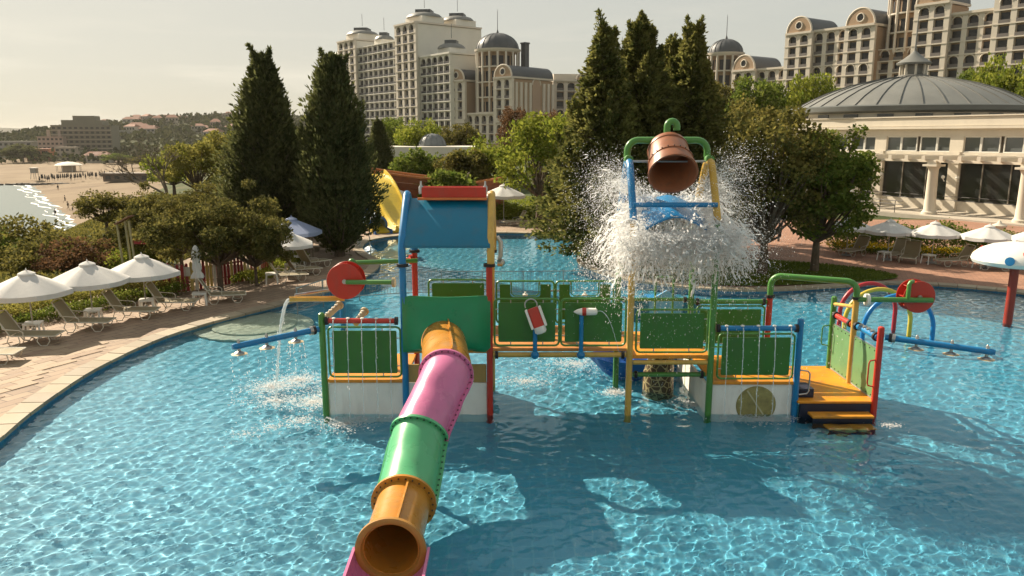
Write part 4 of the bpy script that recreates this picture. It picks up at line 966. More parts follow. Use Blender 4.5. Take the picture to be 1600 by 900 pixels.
# foam floating where water lands and where the splash falls
lands += [(Vector((-5.0, 17.3, 0)), 900, .62), (Vector((-3.95, 16.3, 0)), 700, .55), (Vector((-3.3, 14.5, 0)), 500, .45), (Vector((2.3, 16.4, 0)), 350, .25), (Vector((3.5, 17.6, 0)), 500, .7), (Vector((1.6, 18.6, 0)), 900, 1.2), (Vector((3.9, 15.6, 0)), 380, .35), (Vector((5.0, 14.75, 0)), 260, .35), (Vector((7.5, 14.4, 0)), 90, .2), (Vector((.3, 17.2, 0)), 350, .6), (G(425, 603), 900, .5), (G(490, 627), 700, .5)]
P = []; sz = []
for c, n_, r_ in lands:
    n_ = int(n_ * 2.6)
    a = sr.uniform(0, 2 * PI, n_); rr = r_ * np.abs(sr.normal(0, .6, n_)); P.append(np.c_[c.x + rr * np.cos(a) * 1.3, c.y + rr * np.sin(a), -.014 + .015 * sr.uniform(0, 1, n_) ** 3]); sz.append(.005 + .018 * sr.uniform(0, 1, n_) ** 2.5)
P = np.concatenate(P); sz = np.concatenate(sz); n_ = len(P)
fl = np.c_[np.cos(sr.uniform(0, 6.28, n_)), np.sin(sr.uniform(0, 6.28, n_)), np.zeros(n_)]
ok = inside(POOLT, P[:, 0], P[:, 1])
drops('pool_foam', P[ok], fl[ok], sz[ok], sr.uniform(1, 2.6, n_)[ok], M_WW, 'white foam floating round the falling water', flat=.4)
# ------------------------------------------------------------------ foliage
tr_ = np.random.default_rng(21)
def unit(a): return a / (np.linalg.norm(a, axis=-1, keepdims=True) + 1e-9)
def leaf_geo(P, size, elong=1.6, D=None, jitter=.6, R=tr_):
    """diamond leaves at P; D = growing direction or None"""
    n = len(P); size = np.broadcast_to(np.asarray(size, float), (n,))
    d = unit(R.normal(0, 1, (n, 3))) if D is None else unit(D + R.normal(0, jitter, (n, 3)))
    s = unit(np.cross(d, unit(R.normal(0, 1, (n, 3)))))
    a = d * (size * elong)[:, None]; b = s * (size * .5)[:, None]
    v = np.stack([P, P + a * .5 + b, P + a, P + a * .5 - b], 1).reshape(-1, 3)
    return v, np.arange(n * 4).reshape(n, 4)
def limb_mesh(limbs, n=8):
    mb = MB()
    for pts, rr in limbs: mb.tube(pts, rr, n)
    return mb
def conifer_geo(h, r, nb, per, up, size, seed, z0=.06, prof=1.0, droop=0., tip=True, elong=3.0, bare=0.03, thin=1.0, spires=0):
    """leaf sprays along limbs that sweep out and up; returns leaves and limbs"""
    R = np.random.default_rng(seed); Ps, Ds, Sz = [], [], []; limbs = [([(0, 0, 0), (0.03 * h * .1, 0, h * .4), (0, 0, h * .96)], [.028 * h, .02 * h, .004 * h])]
    ph = R.uniform(0, 6.28, 4)
    for k in range(nb):
        q = (k + R.uniform(0, 1)) / nb; zb = h * (z0 + (1 - z0) * q ** .92)
        az = R.uniform(0, 2 * PI) if k % 2 else k * 2.399
        wk = thin
        rad = r * (1 - q) ** prof * (1 if q > .12 else .72 + 2.3 * q) * R.uniform(.72, 1.12) * (1 + .16 * math.sin(3 * az + ph[0] + 5 * q) + .12 * math.sin(5 * az + ph[1] - 9 * q)) + .02 * h * (q < .97)
        d0 = np.array([math.cos(az), math.sin(az), 0]); L = rad
        m = max(6, int(per * (.25 + .75 * rad / r)))
        s = R.uniform(bare / max(rad, .05) if rad > .4 else 0, 1, m) ** .65
        rise = up * (.6 + .4 * q)
        base = np.array([0, 0, zb - rise * rad * .35])
        p = base + d0 * (L * s)[:, None] + np.c_[np.zeros((m, 2)), rise * L * s ** 1.5 - droop * L * s ** 2]
        w = (.05 * h ** .5 + .16 * rad * (1 - .6 * s)) * thin
        p = p + R.normal(0, 1, (m, 3)) * (w * .42)[:, None]
        Ps.append(p); Ds.append(np.tile(d0 + np.array([0, 0, rise * 1.3 - droop]), (m, 1))); Sz.append(size * R.uniform(.6, 1.35, m))
        if k % 7 == 0 and rad > .5: limbs.append(([tuple(base), tuple(base + d0 * L * .5 + np.array([0, 0, rise * L * .3])), tuple(base + d0 * L * .85 + np.array([0, 0, rise * L * .75]))], [.006 * h, .004 * h, .0015 * h]))
    m = 900; s = R.uniform(0, 1, m) ** 1.3                       # pointed leader
    Ps.append(np.c_[R.normal(0, 1, (m, 2)) * (.024 * h * (1 - s) ** .8 + .012)[:, None], h * (.90 + .125 * s)]); Ds.append(np.tile([0, 0, 1.], (m, 1))); Sz.append(size * .7 * R.uniform(.6, 1.2, m))
    for k in range(spires):                                    # upright side leaders that break the outline
        q = R.uniform(.12, .97); az = R.uniform(0, 2 * PI); rad = r * (1 - q) ** prof * R.uniform(.78, 1.02); l_ = h * R.uniform(.05, .11); m = 210
        s = R.uniform(0, 1, m) ** .8; out = np.array([math.cos(az), math.sin(az), 0]); ax_ = unit(out * R.uniform(.25, .6) + np.array([0, 0, 1.]))
        p = out * rad + np.array([0, 0, h * q]) + ax_ * (l_ * s)[:, None] + R.normal(0, 1, (m, 3)) * (l_ * .13 * (1 - s) + .02)[:, None]
        Ps.append(p); Ds.append(np.tile(ax_, (m, 1))); Sz.append(size * .8 * R.uniform(.6, 1.2, m))
    v, f = leaf_geo(np.concatenate(Ps), np.concatenate(Sz), elong, np.concatenate(Ds), .55, R)
    return v, f, limbs
def broad_geo(h, rx, rz, nclump, per, size, seed, trunk_h, cr=.34, hollow=.45, flat=1.0, elong=1.5):
    """spreading crown: limbs to clumps, leaves in each clump, gaps between"""
    R = np.random.default_rng(seed); limbs = []; Ps = []; Sz = []
    top = np.array([0, 0, trunk_h]); cz = h - rz
    limbs.append(([(0, 0, -.1), (R.normal(0, .04), R.normal(0, .04), trunk_h * .55), tuple(top)], [.034 * h, .026 * h, .021 * h]))
    for k in range(nclump):
        u = unit(R.normal(0, 1, 3)); q = hollow + (1 - hollow) * R.uniform(0, 1) ** .6
        if u[2] < -.55: u[2] *= -.4
        c = np.array([u[0] * rx * q, u[1] * rx * q, cz + u[2] * rz * q]) * (1 + R.normal(0, .06))
        rr = cr * rx * R.uniform(.55, 1.15)
        m = int(per * (rr / (cr * rx)) ** 1.6); g = unit(R.normal(0, 1, (m, 3))) * (rr * R.uniform(.15, 1, m) ** .5)[:, None]
        g[:, 2] *= .72 * flat; Ps.append(c + g); Sz.append(size * R.uniform(.55, 1.35, m))
        if k % 2 == 0:
            mid_ = top + (c - top) * .5 + np.array([0, 0, -.08 * rz]) + R.normal(0, .05 * rx, 3)
            limbs.append(([tuple(top - np.array([0, 0, .1 * trunk_h])), tuple(mid_), tuple(c)], [.013 * h, .007 * h, .0025 * h]))
    v, f = leaf_geo(np.concatenate(Ps), np.concatenate(Sz), elong, None, 1, R)
    return v, f, limbs
LM = dict(
    cypress=leafmat('cypress_leaf', (.055, .064, .024), (.145, .15, .055), .45, .6, .8),
    fir=leafmat('fir_leaf', (.07, .082, .022), (.23, .215, .06), .5, .6, .9),
    juniper=leafmat('juniper_leaf', (.06, .064, .02), (.20, .175, .05), .45, .6, 1.2),
    bright=leafmat('bright_leaf', (.11, .15, .018), (.31, .32, .05), .5, .5, 1.0),
    mid=leafmat('mid_leaf', (.075, .12, .02), (.21, .24, .045), .5, .5, 1.0),
    olive=leafmat('olive_leaf', (.075, .08, .024), (.23, .195, .05), .5, .55, 1.2),
    rust=leafmat('rust_leaf', (.09, .05, .026), (.21, .115, .055), .4, .6, 1.2),
    willow=leafmat('willow_leaf', (.12, .13, .024), (.32, .28, .07), .5, .55, .6))
TREES = {}
def extent(me):
    a = np.empty(len(me.vertices) * 3, np.float32); me.vertices.foreach_get('co', a); a = a.reshape(-1, 3)
    return float(np.percentile(np.abs(a[:, 0]), 98)), float(np.percentile(a[:, 2], 99.5))
def tree(name, label, loc, geo, leaf, rz=0, scale=1.0, group=None):
    """geo = key of an already built crown, or (key, leaves, faces, limbs)"""
    t = thing(name, label, 'tree', (0, 0, 0), group)
    if isinstance(geo, tuple):
        key, v, f, limbs = geo
        a = np_mesh('crown', v, f, LM[leaf], t); b = limb_mesh(limbs).build('trunk', BARK(), t); TREES[key] = (a.data, b.data)
    else:
        a, b = TREES[geo]
        a = inst(a, 'crown', t); b = inst(b, 'trunk', t)
        if a.data.materials[0] is not LM[leaf]:
            a.material_slots[0].link = 'OBJECT'; a.material_slots[0].material = LM[leaf]
    t.location = loc; t.rotation_euler = (0, 0, rz); t.scale = scale if isinstance(scale, tuple) else (scale,) * 3
    ORG[t.name] = Vector(loc)
    return t
def ground_at(px, py, z=0): return G(px, py, z)
# the two big cypresses by the rear pool, and the third crown behind them
def hgt(px, py_top, p): return At(px, py_top, p.y).z - p.z
p = G(531, 402); h = hgt(524, 92, p)
tree('cypress_tree', 'tall dark cypress with a visible trunk beside the rear pool', p, ('cyp', *conifer_geo(h, h * .205, 1500, 46, 1.5, .085, 31, .07, .80, elong=2.8, thin=.8, spires=120)), 'cypress')
p2 = At(419, 250, 38.5); p2.z = .0; h2 = hgt(419, 92, p2)
tree('cypress_tree', 'broad dark cypress, nearest the beach of the two tall ones', p2, ('cyp2', *conifer_geo(h2, h2 * .26, 1700, 46, 1.2, .095, 32, .04, .95, elong=2.8, thin=.8, spires=150)), 'cypress')
p3 = At(474, 250, 43); p3.z = 0
tree('cypress_tree', 'slim cypress seen in the gap between the two tall ones', p3, 'cyp', 'cypress', 2.0, (.72, .72, .66))
p = At(594, 300, 70); p.z = .6
tree('cypress_tree', 'small dark cypress in front of the white tower block', p, 'cyp2', 'cypress', 1.0, .68)
# group of firs behind the bucket
firs = ((941, 404, 34.5, 47, 7.9, .25, 'fir', 'feathery fir, outermost of the group on the pool side'), (997, 400, 36.0, 30, 0, .27, 'fir', 'tallest fir in the group behind the tipping bucket'),
        (1043, 400, 38.5, 66, 0, .20, 'fir', 'slim fir second from the round-headed tree in the fir group'), (1078, 400, 36.5, 52, 0, .26, 'fir', 'broad fir at the restaurant end of the fir group'))
for i, (px, py, Y, top, _, rr, lf, lb) in enumerate(firs):
    q = At(px, 200, Y); q.z = .05; hh = At(px, top, Y).z - .05
    tree('fir_tree', lb, q, ('fir%d' % i, *conifer_geo(hh, hh * rr * 1.38, 700, 96, .38 if i else .28, .10, 41 + i, .05, 1.12 if i else 1.2, .10, elong=2.4, thin=.62, spires=60)), lf, i * 1.3, group='firs behind the bucket')
# spreading juniper by the picket fence
q = G(345, 456)
tree('juniper_tree', 'spreading dark juniper leaning over the picket fence and loungers', q, ('jun', *broad_geo(3.6, 2.35, 1.35, 105, 420, .06, 53, 1.1, .21, .25, .75, 2.2)), 'juniper', .4)
q = At(282, 400, 33); q.z = -.5
tree('juniper_tree', 'second dark juniper crown on the beach side of the fence', q, 'jun', 'juniper', 2.1, (.85, .85, 1.05))
q = At(400, 425, 28.5); q.z = 0
tree('juniper_tree', 'low dark juniper crown by the shaded loungers', q, 'jun', 'juniper', 4.0, (.62, .62, .78))
# broadleaf trees on the lawn island
q = G(1272, 428)
tree('lawn_tree', 'round leafy tree standing on the lawn beside the path', q, ('lawn', *broad_geo(6.2, 2.2, 2.75, 110, 220, .105, 61, 1.5, .27, .35)), 'mid', 0, 1.0)
q = G(1190, 432)
tree('lawn_tree', 'darker broad tree on the lawn behind the splash', q, ('lawn2', *broad_geo(6.6, 2.3, 3.0, 100, 200, .11, 62, 1.5, .27, .35)), 'olive', 1.0, 1.0)
q = At(1150, 400, 40); q.z = 0
tree('lawn_tree', 'tall olive green tree between the firs and the restaurant dome', q, 'lawn2', 'olive', 3.0, (1.15, 1.15, 1.12))
# bright trees behind the rear pool
for i, (px, Y, top, wpx, lf, lb) in enumerate(((842, 47, 176, 62, 'bright', 'bright green young tree by the rear pool terrace'), (775, 58, 205, 52, 'bright', 'yellow green tree behind the blue roof'), (728, 56, 225, 40, 'olive', 'olive tree with a slanting bare limb near the small dome'),
                                              (648, 62, 238, 40, 'mid', 'compact round tree before the low pavilion'), (875, 62, 190, 45, 'bright', 'bright green tree crown beside the firs'), (700, 52, 268, 42, 'mid', 'low green shrubby tree beside the ship hull'))):
    q = At(px, 330, Y); q.z = .1; hh = At(px, top, Y).z - q.z; rx = wpx / F * Y
    tree('terrace_tree', lb, q, ('ter%d' % i, *broad_geo(hh, rx, min(hh * .42, rx * 1.25), 64, 130, .16 if i != 3 else .17, 71 + i, hh * .3, .34, .4)), lf, i)
# trees before the hotels (shared crowns)
bgt = ((610, 95, 185, 30, 'mid', 'green tree at the foot of the white tower block'), (655, 90, 188, 34, 'bright', 'light green tree before the white tower block'), (690, 100, 206, 26, 'olive', 'low olive tree left of the arched hotel'), (725, 98, 195, 30, 'olive', 'olive green tree before the twin gabled hotel'),
       (800, 105, 168, 24, 'rust', 'rust coloured tree below the hotel side wall'), (858, 110, 176, 26, 'rust', 'reddish budding tree behind the bright terrace tree'), (905, 100, 170, 30, 'olive', 'olive tree partly hidden by the firs'),
       (1120, 90, 130, 40, 'olive', 'grey green tree before the domed hotel pavilion'), (1175, 85, 122, 40, 'mid', 'green tree before the low hotel wing'), (1215, 92, 132, 34, 'mid', 'mid green tree left of the tallest roadside crown'), (1255, 84, 118, 36, 'bright', 'bright green crown beside the restaurant dome'), (1300, 95, 140, 30, 'mid', 'small green crown touching the restaurant dome'),
       (1515, 92, 112, 36, 'mid', 'green tree rising behind the restaurant dome'), (1560, 86, 90, 44, 'bright', 'large bright tree behind the restaurant roof'), (1620, 80, 70, 44, 'bright', 'bright tree cut by the picture edge above the restaurant'))
for i, (px, Y, top, wpx, lf, lb) in enumerate(bgt):
    q = At(px, 250, Y); q.z = 1.0; hh = At(px, top, Y).z - 1.0; rx = wpx / F * Y; k = ('ter0', 'ter1', 'ter4', 'lawn')[i % 4]
    ref = TREES[k]
    ex, ez = extent(ref[0]); s = (rx / ex, rx / ex, hh / ez)
    tree('background_tree', lb, q, k, lf, i * 1.7, s, 'trees before the hotels')
# trees and shrubs on the slope to the beach
for i, (px, Y, top, wpx, lf, k, lb) in enumerate(((165, 44, 300, 42, 'olive', 'ter1', 'slim grey green tree above the beach'), (210, 34, 345, 36, 'olive', 'ter2', 'low olive tree below the bare tree'), (310, 62, 222, 44, 'willow', 'ter0', 'yellow green tree beside the dark cypress'), (352, 75, 205, 38, 'willow', 'ter4', 'tall yellowish tree touching the cypress'),
                                              (275, 70, 235, 40, 'bright', 'ter1', 'light green tree behind the bare tree'), (335, 50, 285, 40, 'olive', 'ter4', 'grey green shrubby tree under the yellow ones'), (240, 42, 300, 34, 'olive', 'ter1', 'dark olive tree at the bare tree foot'))):
    q = At(px, 330, Y); q.z = float(height(q.x, q.y)); hh = At(px, top, Y).z - q.z; rx = wpx / F * Y
    ref = TREES[k]; xs_, zs = extent(ref[0])
    tree('slope_tree', lb, q, k, lf, i * 2.1, (rx / xs_, rx / xs_, hh / zs), 'trees on the beach slope')
sb = broad_geo(2.5, 1.55, 1.15, 60, 190, .075, 91, .5, .33, .3)
for i, (px, py, Y, top, s, lf, lb) in enumerate(((10, 400, 36.0, 345, 1.5, 'olive', 'large yellowish shrub at the picture edge above the umbrellas'), (72, 410, 34, 368, 1.2, 'olive', 'shrub with warm leaves behind the middle open umbrella'), (125, 415, 33, 378, 1.05, 'rust', 'reddish shrub between two open umbrellas'), (162, 410, 34, 376, 1.1, 'olive', 'low yellow green shrub before the slim tree'), (-55, 420, 35, 345, 1.6, 'mid', 'green shrub cut by the picture edge'), (205, 400, 33, 388, .8, 'bright', 'light green shrub by the wooden gate posts'))):
    q = At(px, py, Y); hh = At(px, top, Y).z; q.z = hh - 2.5 * s
    tree('slope_shrub', lb, q, ('shrub', *sb) if i == 0 else 'shrub', lf, i * 1.2, (s * 1.15, s * 1.15, s), 'shrubs at the top of the beach slope')
# leafless tree
def bare(seed, h, n=6):
    R = random.Random(seed); L = []
    def grow(p, d, l, r, dep):
        q = p + d * l; m_ = (p + q) / 2 + Vector((R.gauss(0, .05), R.gauss(0, .05), R.gauss(0, .03))) * l
        L.append(([tuple(p), tuple(m_), tuple(q)], [r, r * .85, r * .65]))
        if dep == 0: return
        for k in range(R.choice((2, 3, 3))):
            nd = (d + Vector((R.gauss(0, .55), R.gauss(0, .55), R.gauss(.12, .3)))).normalized(); grow(q, nd, l * R.uniform(.62, .85), r * .62, dep - 1)
    grow(Vector((0, 0, 0)), Vector((.05, 0, 1)), h * .28, h * .024, n); return L
q = At(262, 330, 52); q.z = float(height(q.x, q.y)); hh = At(262, 196, 52).z - q.z
t = thing('bare_tree', 'leafless tree with fine grey branches above the beach', 'tree', q)
bm_ = limb_mesh([([tuple(Vector(a) + q) for a in pts], rr) for pts, rr in bare(5, hh * .95, 6)], 5); bm_.build('trunk', mat('grey_bark', (.16, .125, .09), .9, .2, 4), t)
# hedges and beds
def hedge(name, label, pts, w, h, n, size, leaf, cat='hedge', z0=.06, ragged=.25):
    P2_ = [Vector((a[0], a[1])) for a in pts]; L = [0]
    for a, b in zip(P2_, P2_[1:]): L.append(L[-1] + (b - a).length)
    R = tr_; s = R.uniform(0, L[-1], n); k = np.clip(np.searchsorted(L, s) - 1, 0, len(P2_) - 2); A = np.array([tuple(p) for p in P2_])
    tt = ((s - np.array(L)[k]) / np.maximum(np.diff(L)[k], 1e-6))[:, None]; c = A[k] * (1 - tt) + A[k + 1] * tt; d = unit(A[k + 1] - A[k]); nn = np.c_[-d[:, 1], d[:, 0]]
    an = R.uniform(0, PI, n); q = R.uniform(.35, 1, n) ** .5; hv = h * (1 + ragged * np.sin(s * 1.9 + 1) * np.sin(s * .83) + R.normal(0, ragged * .25, n))
    P_ = np.c_[c + nn * (np.sign(np.cos(an)) * np.abs(np.cos(an)) ** .6 * q * w / 2)[:, None], z0 + np.abs(np.sin(an)) ** .6 * q * hv]
    t = thing(name, label, cat, (*P2_[0], z0)); v, f = leaf_geo(P_, size * R.uniform(.5, 1.3, n), 1.7); np_mesh('foliage', v, f, LM[leaf], t)
    stems = MB()
    for i in range(max(3, int(L[-1] / .9))):
        si = L[-1] * (i + .5) / max(3, int(L[-1] / .9)); j = min(max(int(np.searchsorted(L, si)) - 1, 0), len(P2_) - 2); cc = P2_[j].lerp(P2_[j + 1], (si - L[j]) / max(1e-6, L[j + 1] - L[j]))
        stems.tube([(cc.x, cc.y, z0 - .05), (cc.x + .05, cc.y, z0 + h * .5), (cc.x, cc.y + .04, z0 + h * .75)], [.03, .02, .01], 5)
    tag(stems.build('stems', BARK(), t), kind='stuff')
    return t
hedge('hedge', 'low yellow green hedge behind the row of tan loungers', [xy(G(*p)) for p in ((-60, 528), (30, 503), (110, 487), (200, 470), (280, 455), (305, 450))], 1.15, .62, 15000, .05, 'willow')
hedge('hedge', 'dark clipped hedge edge beside the umbrella tables', [xy(G(*p)) for p in ((-60, 540), (30, 513), (110, 497), (205, 478), (285, 461))], .55, .42, 7000, .045, 'mid')
hedge('hedge', 'green ground cover bed under the juniper', [xy(G(*p)) for p in ((378, 449), (425, 430), (470, 408))], 1.0, .42, 5500, .05, 'bright')
hedge('hedge', 'long clipped hedge behind the rear pool terrace', [xy(At(px, 330, 53)) for px in (775, 830, 880, 935)], 1.6, 1.0, 9000, .09, 'bright')
hedge('hedge', 'tall dark hedge below the restaurant terrace', [xy(G(*p)) for p in ((1290, 388), (1380, 392), (1480, 399), (1570, 404), (1680, 412))], 1.6, 1.25, 16000, .075, 'mid')
fb = hedge('flower_bed', 'long bed of yellow flowers behind the loungers by the restaurant', [xy(G(*p)) for p in ((1300, 393.5), (1380, 398), (1480, 405), (1570, 411), (1690, 419))], 1.2, .42, 7000, .06, 'mid', 'flower bed')
n_ = 2600; i_ = tr_.integers(0, 4, n_); Af = np.array([xy(G(*p)) for p in ((1300, 393.5), (1380, 398), (1480, 405), (1570, 411), (1690, 419))]); tt = tr_.uniform(0, 1, (n_, 1)); c = Af[i_] * (1 - tt) + Af[i_ + 1] * tt
v, f = leaf_geo(np.c_[c + tr_.normal(0, .33, (n_, 2)), .42 + tr_.normal(0, .06, n_)], .085, 1.0); tag(np_mesh('flowers', v, f, leafmat('yellow_petal', (.50, .30, .01), (.72, .50, .03), .3), fb), kind='stuff')
# lawn island and its grass
LAWN = [xy(G(*p)) for p in ((912, 404), (930, 400), (990, 398), (1060, 402), (1130, 407), (1230, 412), (1330, 421), (1385, 430), (1400, 438), (1340, 444), (1260, 448), (1150, 450), (1050, 443), (985, 433), (930, 420), (912, 412))]
LAWN = [(p.x, p.y) for p in spline(LAWN, 5, True)]
cl_ = np.mean(LAWN, 0); vs = [(x, y, .10) for x, y in LAWN] + [(cl_[0], cl_[1], .16)]
M_LAWN = ground_mat('lawn', (.07, .11, .016), (.11, .15, .025), (.15, .17, .04), .8)
tag(np_mesh('lawn', vs, [(i, (i + 1) % len(LAWN), len(LAWN)) for i in range(len(LAWN))], M_LAWN), kind='structure')
xs_ = tr_.uniform(min(p[0] for p in LAWN), max(p[0] for p in LAWN), 60000); ys_ = tr_.uniform(min(p[1] for p in LAWN), max(p[1] for p in LAWN), 60000)
ok = inside(LAWN, xs_, ys_); xs_, ys_ = xs_[ok][:26000], ys_[ok][:26000]
v, f = leaf_geo(np.c_[xs_, ys_, np.full(len(xs_), .10)], .035, 2.6, np.tile([0, 0, 1.], (len(xs_), 1)), .35); tag(np_mesh('grass', v, f, leafmat('grass_blade', (.08, .12, .016), (.18, .21, .035), .5)), 'short grass on the lawn between pool and path', kind='stuff')
# rough grass on the slope and lawn behind the terrace
LW2 = [(x, 51.5) for x in (-6, 12)] + [(20, 70), (-16, 75)]
xs_ = tr_.uniform(-14, 20, 30000); ys_ = tr_.uniform(51.6, 72, 30000)
v, f = leaf_geo(np.c_[xs_, ys_, height(xs_, ys_) - .02], .10, 2.2, np.tile([0, 0, 1.], (len(xs_), 1)), .5); tag(np_mesh('grass', v, f, LM['bright']), 'sunlit grass behind the rear terrace hedge', kind='stuff')
xs_ = tr_.uniform(-45, -14.5, 70000); ys_ = tr_.uniform(16, 75, 70000); ok = ~inside(PATIO, xs_, ys_)
v, f = leaf_geo(np.c_[xs_, ys_, height(xs_, ys_) - .03][ok], .12, 2.0, np.tile([0, 0, 1.], (ok.sum(), 1)), .6); tag(np_mesh('grass', v, f, LM['olive']), 'rough grass and weeds on the slope down to the beach', kind='stuff')
# ------------------------------------------------------------------ loungers, tables, umbrellas
M_SLING = mat('tan_sling', (.34, .28, .17), .75, .1, 4, bump=.3, bscale=120, trans=.15); M_FRAME = mat('lounger_frame', (.55, .50, .40), .5, .08, 3)
M_PLAST = mat('white_plastic', (.74, .72, .66), .4, .05, 3, stain=.1); M_CANVAS = mat('canvas', (.76, .74, .71), .85, .05, 1.5, stain=.08, trans=.30)
def make_lounger():
    t = thing('sun_lounger', 'x', 'sun lounger', (0, 0, 0), 'tan sling sun loungers')
    W = .31
    def sling(p, q, name):
        (x0, z0), (x1, z1) = p, q; vs = []; n = 8
        for lay in (0, -.012):
            for i in range(n + 1):
                for j in range(7):
                    a, b = i / n, j / 6 * 2 - 1; vs.append((x0 + (x1 - x0) * a, b * W, z0 + (z1 - z0) * a - .025 * (1 - b * b) * math.sin(PI * a) + lay))
        o = (n + 1) * 7; fs = []
        for i in range(n):
            for j in range(6): k = i * 7 + j; fs += [(k, k + 7, k + 8, k + 1), (o + k, o + k + 1, o + k + 8, o + k + 7)]
        ed = [(i * 7, (i + 1) * 7) for i in range(n)] + [((i + 1) * 7 + 6, i * 7 + 6) for i in range(n)] + [(j + 1, j) for j in range(6)] + [(n * 7 + j, n * 7 + j + 1) for j in range(6)]
        fs += [(a, b, o + b, o + a) for a, b in ed]
        return MB().add(vs, fs).build(name, M_SLING, t)
    sling((.80, .27), (-.28, .30), 'seat'); sling((-.30, .31), (-.62, .86), 'backrest')
    fr = MB()
    for s in (-1, 1): fr.tube([(.82, s * W, .26), (-.27, s * (W + .01), .295), (-.30, s * (W + .01), .31), (-.64, s * W, .89)], .018, 8)
    fr.tube([(.82, -W, .26), (.82, W, .26)], .018, 8); fr.tube([(-.64, -W, .89), (-.66, 0, .92), (-.64, W, .89)], .018, 8); fr.build('frame', M_FRAME, t)
    for x, dx in ((.55, .17), (-.20, .17)):
        for s in (-1, 1): MB().tube([(x + .12, s * (W + .02), .27), (x + dx * .9, s * (W + .03), .14), (x + dx * .4, s * (W + .03), .012), (x - dx * .5, s * (W + .03), .012), (x - dx, s * (W + .03), .14), (x - .12, s * (W + .02), .28)], .014, 6).build('leg', M_FRAME, t)
    for s in (-1, 1): MB().tube([(-.46, s * (W + .03), .58), (-.42, s * (W + .06), .50), (-.02, s * (W + .06), .46), (.06, s * (W + .05), .40), (.05, s * (W + .03), .29)], .015, 6).build('armrest', M_FRAME, t)
    return t
LG = make_lounger(); LGU = []
def lounger(px, py, rz, label, z=.06): place(LG, LGU, G(px, py, z), rz, label)
lounger(-22, 566, .12, 'tan lounger cut by the picture edge on the near paving')
lounger(45, 537, .12, 'tan lounger nearest the viewer below the first open umbrella')
lounger(130, 515, .12, 'tan lounger below the middle of the three open umbrellas')
lounger(204, 497, .14, 'tan lounger between the second and third open umbrella')
lounger(268, 483, .16, 'tan lounger beside the red and yellow pickets')
lounger(345, 472, .35, 'tan lounger in the shade under the juniper next to the closed umbrella')
lounger(447, 440, .5, 'tan lounger with raised back in front of the ground cover bed')
lounger(470, 430, .6, 'tan lounger half hidden between the white tables')
lounger(488, 418, .9, 'tan lounger by the paving edge nearest the cypress')
lounger(455, 408, .3, 'tan lounger under the small white umbrellas')
lounger(1335, 399, PI + .5, 'tan lounger under the leafy lawn tree by the flowers')
lounger(1421, 409, PI + .95, 'tan lounger with its back to the yellow flowers, beside a white table')
lounger(1492, 415, PI + .05, 'tan lounger seen side on by the yellow flowers')
lounger(1558, 421, PI - .3, 'tan lounger just beyond the mushroom fountain')
lounger(1400, 404, PI + .7, 'tan lounger half hidden behind the one beside the white table')
lounger(805, 352, PI + .3, 'tan lounger on the rear terrace under the single umbrella')
lounger(965 - 30, 352, PI + .2, 'tan lounger on the rear terrace beside the standing person')
def make_table():
    t = thing('side_table', 'x', 'side table', (0, 0, 0), 'white plastic side tables')
    MB().plate(rrect(.46, .46, .06), (0, 0, .40), (1, 0, 0), (0, 1, 0), .03).build('table_top', M_PLAST, t, smooth=False, bevel=.008)
    MB().tube([(.21, .15, .37), (.21, -.15, .37)], .012, 6).tube([(-.21, .15, .37), (-.21, -.15, .37)], .012, 6).tube([(.15, .21, .37), (-.15, .21, .37)], .012, 6).tube([(.15, -.21, .37), (-.15, -.21, .37)], .012, 6).build('apron', M_PLAST, t)
    for sx in (-1, 1):
        for sy in (-1, 1): MB().bar((sx * .18, sy * .18, .385), (sx * .21, sy * .21, 0), .045, .045).build('leg', M_PLAST, t, smooth=False)
    return t
TB = make_table(); TBU = []
for px, py, lb in ((54, 526, 'white table at the foot of the first open umbrella'), (147, 504, 'white table at the foot of the middle open umbrella'), (231, 487, 'white table at the foot of the third open umbrella'), (313, 476, 'white table at the foot of the closed umbrella'), (425, 443, 'white table nearest the pool fence in the shaded group'), (454, 428, 'white table between two shaded loungers'), (468, 414, 'white table at the back of the shaded group'),
                   (1381, 407, 'white table under the umbrella beside the lawn tree'), (1450, 412, 'white table between the backward and the side on lounger'), (1531, 419, 'white table behind the mushroom fountain cap')):
    place(TB, TBU, G(px, py, .06), .3, lb)
